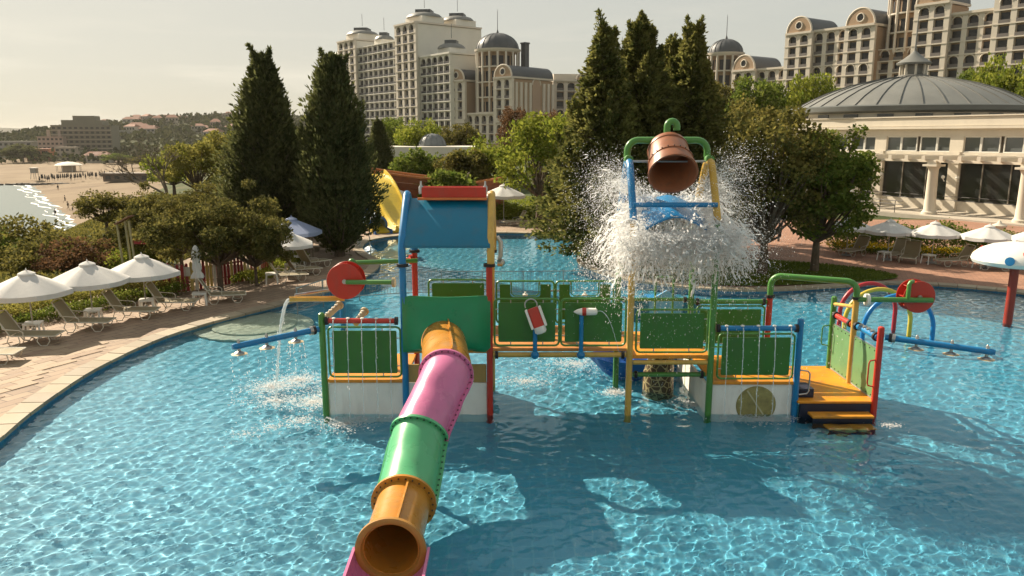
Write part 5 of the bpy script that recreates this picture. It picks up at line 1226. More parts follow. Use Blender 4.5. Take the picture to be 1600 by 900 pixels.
def make_umbrella(name, R, rim, apex, nside, group):
    t = thing(name, 'x', 'umbrella', (0, 0, 0), group)
    n = nside; sub_ = 4; vs = []; rows = 7
    def pt(k, q):
        a = 2 * PI * k / (n * sub_); sec = (k % sub_) / sub_; sag = math.sin(PI * sec)
        edge = R * math.cos(PI / n) / math.cos((sec - .5) * 2 * PI / n)
        r = q * edge; return Vector((r * math.cos(a), r * math.sin(a), apex - (apex - rim) * q ** 1.12 - .035 * sag * q))
    N = n * sub_
    for lay in (0, -.008):
        for i in range(rows + 1):
            for k in range(N): p = pt(k, .10 + .90 * i / rows); vs.append(p + Vector((0, 0, lay)))
        for k in range(N): p = pt(k, 1.0); vs.append(Vector((p.x * 1.005, p.y * 1.005, p.z - .13 + lay)))
    M_ = (rows + 2) * N; fs = []
    for i in range(rows + 1):
        for k in range(N): q = (k + 1) % N; fs += [(i * N + k, (i + 1) * N + k, (i + 1) * N + q, i * N + q), (M_ + i * N + k, M_ + i * N + q, M_ + (i + 1) * N + q, M_ + (i + 1) * N + k)]
    can = MB().add(vs, fs).build('canopy', M_CANVAS, t)
    MB().lathe([(R * .20, -.09), (R * .19, -.05), (R * .10, .0), (.02, .035), (.012, .08), (.004, .1)], N // 2, (0, 0, apex + .03), cap=False).build('vent_cap', M_CANVAS, can)
    MB().tube([(0, 0, 0), (0, 0, apex)], .02, 10).build('pole', mat('pole', (.42, .38, .31), .5), t)
    for k in range(n):
        a = 2 * PI * k / n; MB().tube([(.03 * math.cos(a), .03 * math.sin(a), apex - .06), (R * .98 * math.cos(a), R * .98 * math.sin(a), rim - .012)], .009, 5).build('rib', MATS['pole'], t)
    MB().lathe([(.22, 0), (.22, .05), (.05, .08), (.04, .2), (.025, .21)], 16).build('base', mat('umbrella_base', (.3, .3, .29), .7), t)
    return t
UA = make_umbrella('beach_umbrella', 1.15, 1.30, 1.80, 6, 'white umbrellas over the loungers'); UU = []
for px, py, rz, lb in ((53, 523, .2, 'open white umbrella nearest the viewer on the paving'), (146, 502, .45, 'open white umbrella between the two others on the near paving'), (229, 486, .1, 'open white umbrella closest to the picket fence')): place(UA, UU, G(px, py, .06), rz, lb)
ub_ = place(UA, UU, G(459, 412, .06), .3, 'pale blue umbrella standing below the broad cypress', 1.12)
M_CBL = mat('canvas_blue', (.42, .48, .66), .85, .05, 1.5, trans=.30)
for c_ in list(ub_.children) + [g_ for c_ in ub_.children for g_ in c_.children]:
    if c_.name.split('.')[0] in ('canopy', 'vent_cap'): c_.material_slots[0].link = 'OBJECT'; c_.material_slots[0].material = M_CBL
place(UA, UU, G(455, 425, .06), .8, 'small white umbrella half under the juniper crown', .92)
UB = make_umbrella('beach_umbrella', 1.08, 1.36, 1.8, 8, 'white umbrellas by the restaurant'); UU = []
for px, py, rz, lb in ((1386, 406, .2, 'white umbrella nearest the lawn tree, dappled with leaf shade'), (1455, 411, .4, 'white umbrella over the table beside the yellow flowers'), (1539, 418, .1, 'white umbrella above the mushroom fountain cap'), (1612, 424, .3, 'white umbrella cut by the picture edge near the column'), (1322, 399, .6, 'white umbrella hidden mostly behind the lawn tree')): place(UB, UU, G(px, py, .06), rz, lb)
for px, py, Y, s, lb in ((787, 330, 50, 1.0, 'single white umbrella on the rear terrace lawn'), (721, 300, 66, 1.0, 'white umbrella beside the low pavilion'), (742, 300, 62, 1.15, 'wide white umbrella near the slanting limb'), (612, 300, 64, 1.0, 'white umbrella behind the ship hull'), (607, 330, 50, 1.0, 'white umbrella between slide and ship hull'), (944, 330, 53, .9, 'white umbrella behind the firs')):
    q = At(px, py, Y); q.z = .06; place(UB, UU, q, .5, lb, s * 1.35)
q = G(312, 474, .06); cu = thing('closed_umbrella', 'closed white umbrella tied to its pole beside the pickets', 'umbrella', q)
MB().tube([q, q + Vector((0, 0, 1.95))], .02, 8).build('pole', MATS['pole'], cu)
mb = MB(); vs = []; N = 24
for r_, z_ in ((.02, 1.98), (.07, 1.9), (.11, 1.7), (.10, 1.4), (.13, 1.2), (.10, 1.1), (.17, .98), (.19, .88), (.12, .90)):
    for k in range(N): a = 2 * PI * k / N; rr = r_ * (1 + .28 * math.cos(6 * a + z_ * 2)); vs.append(q + Vector((rr * math.cos(a), rr * math.sin(a), z_)))
mb.add(vs, [(i * N + k, i * N + (k + 1) % N, (i + 1) * N + (k + 1) % N, (i + 1) * N + k) for i in range(8) for k in range(N)]).build('canopy', M_CANVAS, cu)
# ------------------------------------------------------------------ fences
fp = [G(*p) for p in ((465, 488), (520, 470), (590, 462), (690, 458), (790, 458), (890, 457), (980, 455), (1060, 454), (1130, 455))]
fp = resample(spline([(p.x, p.y) for p in fp], 8), 1.5, False)
pf = thing('pool_fence', 'grey metal bar fence standing in the water between the two pools', 'fence', (fp[0].x, fp[0].y, -.9))
M_FEN = mat('fence_steel', (.30, .31, .30), .4, .1, 4, metal=.4); bars = MB(); h0 = .80
for i, (a, b) in enumerate(zip(fp, fp[1:])):
    MB().tube([(a.x, a.y, -.9), (a.x, a.y, h0 + .03)], .022, 8).build('post', M_FEN, pf)
    for z in (h0, .05): MB().bar((*a, z), (*b, z), .025, .03).build('rail', M_FEN, pf, smooth=False)
    for k in range(14): q = a.lerp(b, (k + .5) / 14); bars.bar((q.x, q.y, .05), (q.x, q.y, h0), .009, .009)
tag(bars.build('bars', M_FEN, pf, smooth=False), kind='stuff')
kp = resample([Vector(xy(G(*p))) for p in ((175, 474), (240, 463), (312, 455), (398, 438), (430, 426))], .155, False)
kf = thing('picket_fence', 'picket fence of red, yellow and white boards behind the hedge', 'fence', (kp[0].x, kp[0].y, .03))
pm = [mat('picket_red', (.26, .02, .02), .6, .15, 3, stain=.2), mat('picket_yellow', (.52, .38, .10), .6, .12, 3, stain=.2), mat('picket_white', (.62, .58, .50), .6, .1, 3, stain=.2)]
seq = (0, 0, 0, 1, 2, 0, 0, 1, 1, 2, 0, 0, 0, 0, 1)
for z in (.35, .85):
    for a, b in zip(kp[::12], kp[12::12] + [kp[-1]]): MB().bar((*a, z), (*b, z), .03, .07).build('rail', mat('fence_wood', (.2, .13, .08), .8, .2, 4), kf, smooth=False)
for i, p in enumerate(kp[:-1]):
    d = (kp[i + 1] - p).normalized(); hh = 1.08 + .07 * math.sin(i * .7)
    MB().plate([(-.052, 0), (.052, 0), (.052, hh - .06), (0, hh), (-.052, hh - .06)], (p.x, p.y - .03, .06), (d.x, d.y, 0), (0, 0, 1), .022).build('picket', pm[seq[i % len(seq)]], kf, smooth=False)
q = kp[int(len(kp) * .36)]; MB().plate(rrect(.24, .34, .01), (q.x + .02, q.y - .06, .78), (1, 0, 0), (0, 0, 1), .012).build('notice_board', mat('notice', (.45, .43, .38), .5), kf, smooth=False)
# little timber gate posts and roofed sign beyond the fence
q = At(200, 420, 31); q.z = float(height(q.x, q.y)) - .1
gt = thing('timber_sign', 'pale timber posts with a small tilted roof board beyond the umbrellas', 'sign', q)
M_TIM = mat('pale_timber', (.36, .33, .19), .8, .2, 4); top = At(196, 345, 31)
for dx in (-.16, .18, .34): MB().bar((q.x + dx, q.y, q.z), (q.x + dx - .12, q.y, top.z), .07, .07).build('post', M_TIM, gt, smooth=False)
MB().bar((top.x - .35, q.y, top.z - .12), (top.x + .25, q.y, top.z + .2), .5, .05).build('roof_board', mat('roof_board', (.25, .14, .09), .8, .2, 5), gt, smooth=False)
MB().box(q.x + .35, q.x + .95, q.y - .02, q.y + .02, top.z - .95, top.z - .75).build('red_board', pm[0], gt, smooth=False)
MB().box(q.x + .35, q.x + 1.0, q.y - .02, q.y + .02, top.z - .745, top.z - .68).build('yellow_board', pm[1], gt, smooth=False)
# chain rail on the terrace behind the loungers
cp_ = resample([Vector(xy(G(*p))) for p in ((480, 402), (540, 386), (575, 374))], .9, False)
# ------------------------------------------------------------------ rear slides, ship, pavilion
def chute(name, pts, lanes, wid, wall_h, m, parent):
    """open slide: lanes side by side with raised walls"""
    prof = []
    for k in range(lanes):
        a = -wid / 2 + wid * k / lanes; b = a + wid / lanes
        prof += [(a, wall_h), (a + .07, wall_h), (a + .12, .06), ((a + b) / 2, 0), (b - .12, .06), (b - .07, wall_h)]
    prof += [(wid / 2, wall_h), (wid / 2, -.08), (-wid / 2, -.08)]
    n = len(prof); vs = []
    for i, p in enumerate(pts):
        d = (pts[min(i + 1, len(pts) - 1)] - pts[max(i - 1, 0)]); d.z = 0; d.normalize(); s = d.cross(Vector((0, 0, 1)))
        vs += [p + s * a + Vector((0, 0, b)) for a, b in prof]
    fs = [(i * n + k, i * n + (k + 1) % n, (i + 1) * n + (k + 1) % n, (i + 1) * n + k) for i in range(len(pts) - 1) for k in range(n)] + [tuple(range(n - 1, -1, -1)), tuple((len(pts) - 1) * n + k for k in range(n))]
    return MB().add(vs, fs).build(name, m, parent)
a, b = Vector((-9.8, 51.0, 3.15)), Vector((-6.7, 44.7, .12))
ys_ = thing('wave_slide', 'yellow two lane wave slide beside the dark cypress', 'water slide', (b.x, b.y, -.5))
pts = [a.lerp(b, i / 18) + Vector((0, 0, .22 * math.sin(i / 18 * 2 * PI) - .0)) for i in range(19)]; pts[-1].z = .16
chute('chute', pts, 2, 3.0, .30, mat('slide_yellow', (.66, .46, .03), .35, .1, 1, stain=.2), ys_)
for q in (pts[3], pts[8], pts[13]):
    for s in (-.8, .8): MB().tube([(q.x + s * .85, q.y + s * .5, 0), (q.x + s * .85, q.y + s * .5, q.z - .05)], .07, 10).build('support', mat('slide_support', (.3, .2, .1), .6), ys_)
bs = thing('blue_tube_slide', 'blue tube slide with a dark mouth ending in the rear pool', 'water slide', (-7.9, 45, -.5))
slide_prev = slide; slide = bs
pb = [Vector((-10.2, 47.6, 1.5)), Vector((-9.3, 46.8, 1.1)), Vector((-8.5, 45.9, .72)), Vector((-7.85, 44.9, .46))]
M_BT = mat('tube_blue', (.02, .13, .40), .3, .1, 2)
pipe(pb[:3], .52, .03, M_BT); sec = pipe(pb[2:], .50, .03, mat('tube_pale', (.45, .55, .66), .35))
MB().lathe([(.46, -.05), (.58, -.05), (.60, 0), (.58, .05), (.46, .05)], 32, pb[-1], pb[-1] - pb[-2], cap=False).build('mouth_ring', M_BT, bs)
chute('runout', [pb[-1] + Vector((0, 0, -.42)), pb[-1] + Vector((.45, -.8, -.44))], 1, 1.1, .3, M_BT, bs)
MB().tube([(-9.0, 46.4, 0), (-9.0, 46.4, .45)], .07, 10).build('support', MATS['slide_support'], bs)
slide = slide_prev
# ship hull
sh = thing('pirate_ship', 'red brown wooden ship hull with an orange rail beyond the yellow slide', 'ship', (-6, 53, 0))
NL = 22; strakes = 7
def hull(s, q):                    # s along (0 stern .. 1 bow), q 0 keel .. 1 rail
    x = -11.2 + 10.6 * s; sheer = 3.7 - 1.45 * s ** .7; wd = 1.5 * (1 - s ** 3.2) * (.86 + .2 * s) * (.42 + .58 * q ** .55); z = .1 + (.9 if s > .8 else .0) * (s - .8) * 3 + (sheer - .1) * q
    return x + .0, wd, z
M_HULL = [mat('hull_a', (.30, .10, .04), .6, .2, 3, stain=.3), mat('hull_b', (.25, .08, .034), .6, .2, 3, stain=.3)]
for side in (-1, 1):
    for k in range(strakes):
        mb = MB(); vs = []
        for i in range(NL + 1):
            s = i / NL
            for q, off in ((k / strakes, .0), ((k + .94) / strakes, .03), ((k + .94) / strakes, -.06), (k / strakes, -.06)):
                x, w, z = hull(s, q); vs.append((x, 53 + side * (w + off), z))
        fs = [(i * 4 + j, i * 4 + (j + 1) % 4, i * 4 + 4 + (j + 1) % 4, i * 4 + 4 + j) for i in range(NL) for j in range(4)]
        mb.add(vs, fs).build('strake', M_HULL[k % 2], sh)
    rail = [Vector((hull(i / NL, 1)[0], 53 + side * hull(i / NL, 1)[1], hull(i / NL, 1)[2] + .05)) for i in range(NL + 1)]
    mb = MB()
    for p, q in zip(rail, rail[1:]): mb.bar(p, q, .16, .12)
    mb.build('rail', mat('hull_orange', (.48, .17, .045), .55, .15, 3, stain=.2), sh)
mb = MB(); vs = []
for i in range(NL + 1): x, w, z = hull(i / NL, .8); vs += [(x, 53 - w + .1, z), (x, 53 + w - .1, z)]
mb.add(vs, [(2 * i, 2 * i + 1, 2 * i + 3, 2 * i + 2) for i in range(NL)]).build('ship_deck', mat('ship_deck', (.25, .15, .08), .7, .2, 3), sh)
MB().box(-11.45, -11.2, 52.2, 53.8, .2, 3.7).build('transom', MATS['hull_orange'], sh, smooth=False)
MB().tube([(-3.2, 53, 2.2), (-3.0, 53, 3.1), (-2.9, 52.9, 3.15)], .05, 8).tube([(-3.2, 53, 2.6), (-3.7, 53, 2.2)], .04, 8).build('deck_cannon', mat('grey_wood', (.25, .2, .15), .8), sh)
# white pavilion with a small lead dome
q0 = At(600, 262, 84); q1 = At(760, 262, 84); zr = At(650, 240, 84).z
pv = thing('pavilion', 'low white pavilion with a small grey dome behind the trees', 'pavilion', ((q0.x + q1.x) / 2, 84, .8))
MB().box(q0.x - 1.5, q1.x, 82, 92, zr - .35, zr + .75).build('roof_parapet', mat('pavilion_white', (.62, .57, .49), .7, .06, .6), pv, smooth=False, bevel=.05)
MB().box(q0.x - 1.2, q1.x - .2, 86.5, 91, .6, zr - .36).build('back_wall', mat('pavilion_dark', (.09, .06, .05), .8), pv, smooth=False)
for k in range(8): x = q0.x - 1 + (q1.x - q0.x) * k / 7.2; MB().box(x - .2, x + .2, 82.4, 82.8, .6, zr - .36).build('column', MATS['pavilion_white'], pv, smooth=False)
for k in range(5): x = q0.x + .3 + (q1.x - q0.x) * k / 5.4; MB().box(x, x + 1.1, 86.35, 86.49, .9, zr - .9).build('window', GLASSD(), pv, smooth=False)
dc = At(676, 238, 87)
dm_ = MB().lathe([(1.55, -.3), (1.55, .1), (1.5, .12), (1.38, .55), (1.1, .95), (.6, 1.28), (.05, 1.4)], 28, (dc.x, 87, zr + .75)).build('dome', mat('lead', (.15, .16, .16), .55, .15, 2), pv)
for k in range(12):
    a = 2 * PI * k / 12; MB().tube([(dc.x + r_ * math.cos(a), 87 + r_ * math.sin(a), zr + .75 + z_) for r_, z_ in ((1.52, .13), (1.39, .57), (1.11, .97), (.61, 1.3))], .03, 5).build('dome_rib', MATS['lead'], dm_)
# globe lamps
def lamp(px, py_top, Y, lb):
    q = At(px, 380, Y); q.z = .06; zt = At(px, py_top, Y).z; t = thing('globe_lamp', lb, 'lamp', q, 'globe lamps')
    MB().tube([q, (q.x, q.y, zt - .2)], [.06, .035], 10).build('pole', mat('lamp_pole', (.05, .05, .05), .5), t)
    MB().lathe([(.09, -.05), (.12, 0), (.06, .05)], 14, (q.x, q.y, zt - .2)).build('collar', MATS['lamp_pole'], t); MB().ball((q.x, q.y, zt), .19, 16, 10).build('globe', mat('lamp_globe', (.8, .78, .72), .3), t)
lamp(1216, 266, 41, 'white globe lamp among the dark leaves behind the splash'); lamp(1340 - 20, 300, 44, 'white globe lamp beside the restaurant terrace')
# white tower chair and ladder by the rear pool
q = G(555, 388, .06); lc = thing('pool_ladder', 'white metal pool ladder with two curved rails by the rear pool', 'ladder', q)
for s in (-.25, .25): MB().tube([(q.x + s + .5, q.y, -.6), (q.x + s + .5, q.y, .5)] + arc((q.x + s + .2, q.y, .55), .3, 0, PI, 10) + [(q.x + s - .1, q.y, .06)], .025, 8).build('rail', STEEL(), lc)
for z in (-.1, -.35): MB().tube([(q.x + .25, q.y, z), (q.x + .75, q.y, z)], .025, 8).build('rung', STEEL(), lc)
q = G(540, 392, .06); ch_ = thing('wooden_chair', 'slatted wooden armchair at the edge of the shade', 'chair', G(478, 404, .06))
o = G(478, 404, .06); M_WD = mat('chair_wood', (.22, .17, .11), .7, .2, 5)
for k in range(5): MB().bar(o + Vector((-.22 + .11 * k, .22, .42)), o + Vector((-.22 + .11 * k, .34, .92)), .07, .02, (0, 1, 0)).build('back_slat', M_WD, ch_, smooth=False)
for k in range(4): MB().bar(o + Vector((-.26, -.2 + .12 * k, .42)), o + Vector((.26, -.2 + .12 * k, .42)), .09, .025).build('seat_slat', M_WD, ch_, smooth=False)
for sx in (-.26, .26):
    MB().bar(o + Vector((sx, -.25, 0)), o + Vector((sx, -.25, .62)), .05, .05).build('leg', M_WD, ch_, smooth=False); MB().bar(o + Vector((sx, .28, 0)), o + Vector((sx, .34, .92)), .05, .05).build('leg', M_WD, ch_, smooth=False)
    MB().bar(o + Vector((sx, -.3, .635)), o + Vector((sx, .28, .635)), .07, .03).build('armrest', M_WD, ch_, smooth=False)
q = G(513, 392, .06); bn = thing('tree_bench', 'low dark bench slab round the slim cypress trunk', 'bench', q)
MB().box(q.x - .75, q.x + .75, q.y - .3, q.y + .3, .22, .30).build('seat', M_WD, bn, smooth=False, bevel=.01)
for s in (-.55, .55): MB().box(q.x + s - .06, q.x + s + .06, q.y - .25, q.y + .25, .06, .215).build('leg', M_WD, bn, smooth=False)
# ------------------------------------------------------------------ restaurant rotunda on the right
M_CRM = mat('cream_render', (.60, .54, .44), .8, .05, .5, stain=.06); M_LEAD = mat('dome_lead', (.17, .17, .155), .5, .14, .6, stain=.15)
M_IRON_ = lambda: mat('mullion_grey', (.20, .18, .15), .5)
def rotroot(name, label, cat): return thing(name, label, cat, (0, 0, 0))
rs = rotroot('restaurant', 'cream domed restaurant with columns and dark glazing beyond the umbrellas', 'building')
XA, XB = -27, 17
MB().box(XA, XB, 4.0, 24, 0, 6.75).build('wall', mat('restaurant_inside', (.30, .26, .21), .8, .05, .5), rs, smooth=False)
MB().box(XA, XB, 3.5, 4.0, 3.65, 4.42).build('lintel', M_CRM, rs, smooth=False)
MB().box(XA, XB, 3.5, 4.0, 5.55, 6.1).build('spandrel', M_CRM, rs, smooth=False)
MB().box(XA - .3, XB + .3, 3.1, 4.1, 6.1, 6.28).build('cornice', M_CRM, rs, smooth=False); MB().box(XA - .2, XB + .2, 3.3, 4.1, 6.29, 6.95).build('parapet', M_CRM, rs, smooth=False, bevel=.03)
MB().box(XA - .3, XB + .3, 3.2, 4.2, 6.96, 7.05).build('parapet_cap', M_CRM, rs, smooth=False)
MB().box(XA, XB, -1.4, 3.98, -.3, .12).build('terrace', mat('terrace_stone', (.42, .37, .30), .8, .1, 1), rs, smooth=False)
MB().box(XA, XB, 3.55, 4.0, .12, .85).build('dado', M_CRM, rs, smooth=False)
pil = MB().box(-.38, .38, 3.35, 4.0, 0, 4.42).box(-.46, .46, 3.3, 4.0, .0, .9).box(-.44, .44, 3.3, 4.0, 3.6, 3.8).build('pillar', M_CRM, rs, smooth=False)
upp = MB().box(-.5, .5, 3.47, 4.0, 4.42, 5.55).build('upper_pier', M_CRM, rs, smooth=False)
coln = MB().lathe([(.52, 0), (.52, .16), (.44, .2), (.40, .3), (.36, 1.2), (.33, 3.1), (.36, 3.2), (.42, 3.3), (.42, 3.36)], 20, (0, 0, .12)).box(-.52, .52, -.52, .52, 3.48, 3.62).box(-.3, .3, -.3, .3, 3.62, 3.9).build('column', M_CRM, rs, bevel=0)
pane = MB().box(-.98, .98, 3.75, 3.80, .86, 3.64).build('glass_pane', mat('restaurant_glass', (.02, .022, .022), .05, .1, .3, spec=.7), rs, smooth=False)
upw = MB().box(-.62, .62, 3.72, 3.76, 4.47, 5.5).build('upper_window', mat('upper_glass', (.10, .11, .11), .05, .1, .3, spec=.8), rs, smooth=False)
upf = MB().box(-.66, .66, 3.6, 3.7, 4.425, 4.49).box(-.66, .66, 3.6, 3.7, 5.47, 5.545).box(-.66, -.60, 3.6, 3.7, 4.49, 5.47).box(.60, .66, 3.6, 3.7, 4.49, 5.47).build('frame', M_PLAST, upw, smooth=False)
sc = MB().ball((0, 3.15, 2.6), .13, 10, 8).tube([(0, 3.15, 2.5), (0, 3.3, 2.3), (0, 3.35, 2.3)], .03, 6).build('wall_lantern', mat('lantern', (.75, .73, .68), .4), rs)
mul_ = MB().box(-.035, .035, 3.66, 3.745, .86, 3.64).build('mullion', M_IRON_(), rs, smooth=False)
first = dict(m=mul_, p=pil, u=upp, c=coln, g=pane, w=upw, s=sc); fu = {}
def put(key, name, x, y=0, z=0):
    if key in fu: o = copy_tree(first[key], rs)
    else: o = first[key]; fu[key] = 1
    o.location = (x, y, z); return o
for k in range(-4, 3):
    x = -.7 + 6.2 * k; put('p', 'pillar', x); put('u', 'upper_pier', x); put('c', 'column', 0 + 6.25 * k)
    for s in (-.55, .55): put('s', 'wall_lantern', x + s)
    for j in range(4): put('m', 'mullion', x + .1 + 1.98 * j - .1 + (.35 if j == 0 else 0) - (.2 if j == 3 else 0))
    for j in range(3): put('g', 'glass_pane', x + 1.12 + 1.98 * j - .12)
    for j in range(4): put('w', 'upper_window', x + 1.2 + 1.34 * j - .05 + (.12 if j > 1 else -.12))
raf = MB().box(-.13, .13, -.55, 3.5, 3.92, 4.22).build('pergola_beam', M_CRM, rs, smooth=False); raf.location = (XA + .5, 0, 0)
for k in range(1, 34): inst(raf, 'pergola_beam', rs, (XA + .5 + 1.3 * k, 0, 0))
MB().box(XA, XB, -.15, .15, 3.76, 3.915).build('pergola_rail', M_CRM, rs, smooth=False)
hr = MB(); M_IRON = mat('dark_iron', (.035, .03, .028), .5)
for z in (.75, 1.0): hr.tube([(XA, -1.3, z), (-1.2, -1.3, z)], .03, 6); hr.tube([(XA, 1.9, z + .3), (XB, 1.9, z + .3)], .025, 6)
hr.build('handrail', M_IRON, rs)
for k in range(22): MB().tube([(XA + 1.2 * k, -1.3, .1), (XA + 1.2 * k, -1.3, 1.0)], .025, 6).build('baluster', M_IRON, rs)
# drum, dome with standing seams, lantern
dcx, dcy, dr = -11.4, 13.2, 10.0
MB().lathe([(dr - .35, 6.7), (dr - .35, 7.5)], 72, (dcx, dcy, 0)).build('drum', M_CRM, rs)
MB().lathe([(dr - .4, 7.42), (dr + .25, 7.5), (dr + .35, 7.58), (dr + .35, 7.95), (dr + .1, 8.05), (dr - .3, 8.06)], 72, (dcx, dcy, 0)).build('eaves', mat('eaves_lead', (.10, .105, .095), .5, .1, 1), rs)
domep = [(dr - .2, 8.0), (8.4, 8.78), (7.0, 9.4), (5.3, 9.98), (3.4, 10.42), (1.9, 10.66), (.3, 10.72)]
dome = MB().lathe(domep, 72, (dcx, dcy, 0)).build('dome', M_LEAD, rs)
for k in range(36):
    a = 2 * PI * k / 36; MB().tube([(dcx + r_ * math.cos(a), dcy + r_ * math.sin(a), z_ + .02) for r_, z_ in domep[:-1]], .055, 5).build('seam', mat('seam_dark', (.09, .09, .08), .5), dome)
for k in range(22):
    a = 2 * PI * k / 22
    o = MB().box(-.62, .62, -.05, .05, 7.08, 7.34).build('drum_window', mat('drum_glass', (.06, .06, .055), .1, spec=.7), rs, smooth=False); o.location = (dcx + (dr - .34) * math.cos(a), dcy + (dr - .34) * math.sin(a), 0); o.rotation_euler = (0, 0, a + PI / 2)
ln = MB().lathe([(1.3, 10.6), (1.3, 10.85), (1.1, 10.9), (1.0, 10.95)], 16, (dcx, dcy, 0)).lathe([(.8, 10.9), (.8, 11.8)], 8, (dcx, dcy, 0)).build('lantern_base', mat('lantern_dark', (.2, .19, .17), .6), rs)
for k in range(8): a = 2 * PI * k / 8; MB().tube([(dcx + 1.05 * math.cos(a), dcy + 1.05 * math.sin(a), 10.9), (dcx + 1.05 * math.cos(a), dcy + 1.05 * math.sin(a), 11.85)], .11, 10).build('lantern_column', M_CRM, ln)
lr = MB().lathe([(1.4, 11.8), (1.45, 11.95), (.9, 12.3), (.35, 12.75), (.1, 13.0), (.06, 13.8), (.04, 15.4), (.01, 16.2)], 16, (dcx, dcy, 0)).build('lantern_roof', M_LEAD, ln)
rs.location = (29.7, 54.7, .05); rs.rotation_euler = (0, 0, math.atan2(-.88, .48))
urn = thing('stone_urn', 'pale stone urn on a pedestal before the restaurant terrace', 'urn', G(1559, 372, .4)); q = G(1559, 372, .4)
MB().lathe([(.28, -.4), (.28, 0), (.16, .05), (.12, .2), (.26, .42), (.34, .6), (.36, .66), (.3, .7), (.12, .78), (.05, .9), (.01, .92)], 20, q).build('urn', M_CRM, urn)
# ------------------------------------------------------------------ hotels
M_SAND_W = mat('hotel_sand', (.36, .245, .155), .85, .06, .15, stain=.05); M_SAND_L = mat('hotel_trim', (.60, .53, .44), .8, .05, .2); M_WHT = mat('hotel_white', (.68, .64, .56), .75, .05, .2); M_ROOF = mat('hotel_roof', (.065, .07, .075), .5, .15, .3)
M_HGLASS = mat('hotel_glass', (.02, .02, .022), .3, .4, .2, spec=.35); M_BALC = mat('balcony_dark', (.035, .032, .036), .5, .2, .3); M_BALP = mat('balcony_iron', (.14, .12, .11), .6, .1, .3)
SH = {}
def shared(key, fn, m):
    if key not in SH:
        mb = fn(); me = mesh_from(mb.v, mb.f, key, False); me.materials.append(m); SH[key] = me
    return SH[key]
def child(root, name, me, x, y, z, ox, oy, rz):
    c, s = math.cos(rz), math.sin(rz); o = bpy.data.objects.new(name, me); COL.objects.link(o); o.parent = root
    o.location = (ox + x * c - y * s, oy + x * s + y * c, z); o.rotation_euler = (0, 0, rz); return o
def mk(root, name, mb, m, ox, oy, rz, smooth=False):
    me = mesh_from(mb.v, mb.f, name, smooth); me.materials.append(m); o = bpy.data.objects.new(name, me); COL.objects.link(o); o.parent = root
    o.location = (ox, oy, 0); o.rotation_euler = (0, 0, rz); return o
def archpoly(w, h, ow, spring):
    r = ow / 2; c = w / 2
    return [(0, 0), (c - r, 0), (c - r, spring)] + [(c - r * math.cos(PI * i / 10), spring + r * math.sin(PI * i / 10)) for i in range(1, 10)] + [(c + r, spring), (c + r, 0), (w, 0), (w, h), (0, h)]
def wing(root, ox, oy, rz, nb, bw, nf, fh, z0, mw, mt, depth=12., arch=(), pier=.30, rail=None, base=True, rec=.85, cornice=True, wide=.44):
    """nb bays x nf floors of recessed balconies between piers; arch = floors (from the top, 0) with round heads"""
    W = nb * bw; z1 = z0 + nf * fh; pw = pier * bw; tg = '%.2f_%.2f_%s' % (bw, fh, mw.name)
    mk(root, 'wall', MB().box(0, W, rec, depth, 0, z1), mw, ox, oy, rz)
    if base: mk(root, 'base_wall', MB().box(0, W, .0, rec - .004, 0, z0 - .16), mw, ox, oy, rz)
    pm_ = shared('pier' + tg + str(nf), lambda: MB().box(-pw / 2, pw / 2, 0, rec - .004, z0, z1), mt)
    for k in range(nb + 1): child(root, 'pilaster', pm_, k * bw, 0, 0, ox, oy, rz)
    for f in range(nf + 1): mk(root, 'floor_band', MB().box(-pw / 2 - .05, W + pw / 2 + .05, -.12, rec - .006, z0 + f * fh - .15, z0 + f * fh + .15), mt, ox, oy, rz)
    win = shared('win' + tg, lambda: MB().box(-(bw - pw) * wide, (bw - pw) * wide, rec - .08, rec - .02, .15, fh * .84), M_HGLASS)
    bal = shared('bal' + tg, lambda: MB().box(-(bw - pw) / 2 - .0, (bw - pw) / 2, -.04, .03, .16, .98), rail or M_BALP)
    ap = shared('arch' + tg, lambda: MB().plate(archpoly(bw, fh - .32, bw - pw, fh - .34 - (bw - pw) / 2 - .05), (-bw / 2, .25, .16), (1, 0, 0), (0, 0, 1), .35), mw)
    rg = shared('aring' + tg, lambda: MB().tube([( (bw - pw) / 2 * 1.08 * math.cos(PI * i / 10), .06, fh - .18 - (bw - pw) / 2 - .05 + (bw - pw) / 2 * 1.08 * math.sin(PI * i / 10)) for i in range(11)], .16, 6), mt)
    for f in range(nf):
        for k in range(nb):
            x = (k + .5) * bw; z = z0 + f * fh
            child(root, 'window', win, x, 0, z, ox, oy, rz); child(root, 'balcony', bal, x, 0, z, ox, oy, rz)
            if nf - 1 - f in arch: child(root, 'arch', ap, x, 0, z, ox, oy, rz); child(root, 'arch_trim', rg, x, 0, z, ox, oy, rz)
    if cornice: mk(root, 'cornice', MB().box(-.5, W + .5, -.5, depth, z1 + .152, z1 + .75), mt, ox, oy, rz)
    return W, z1 + .75
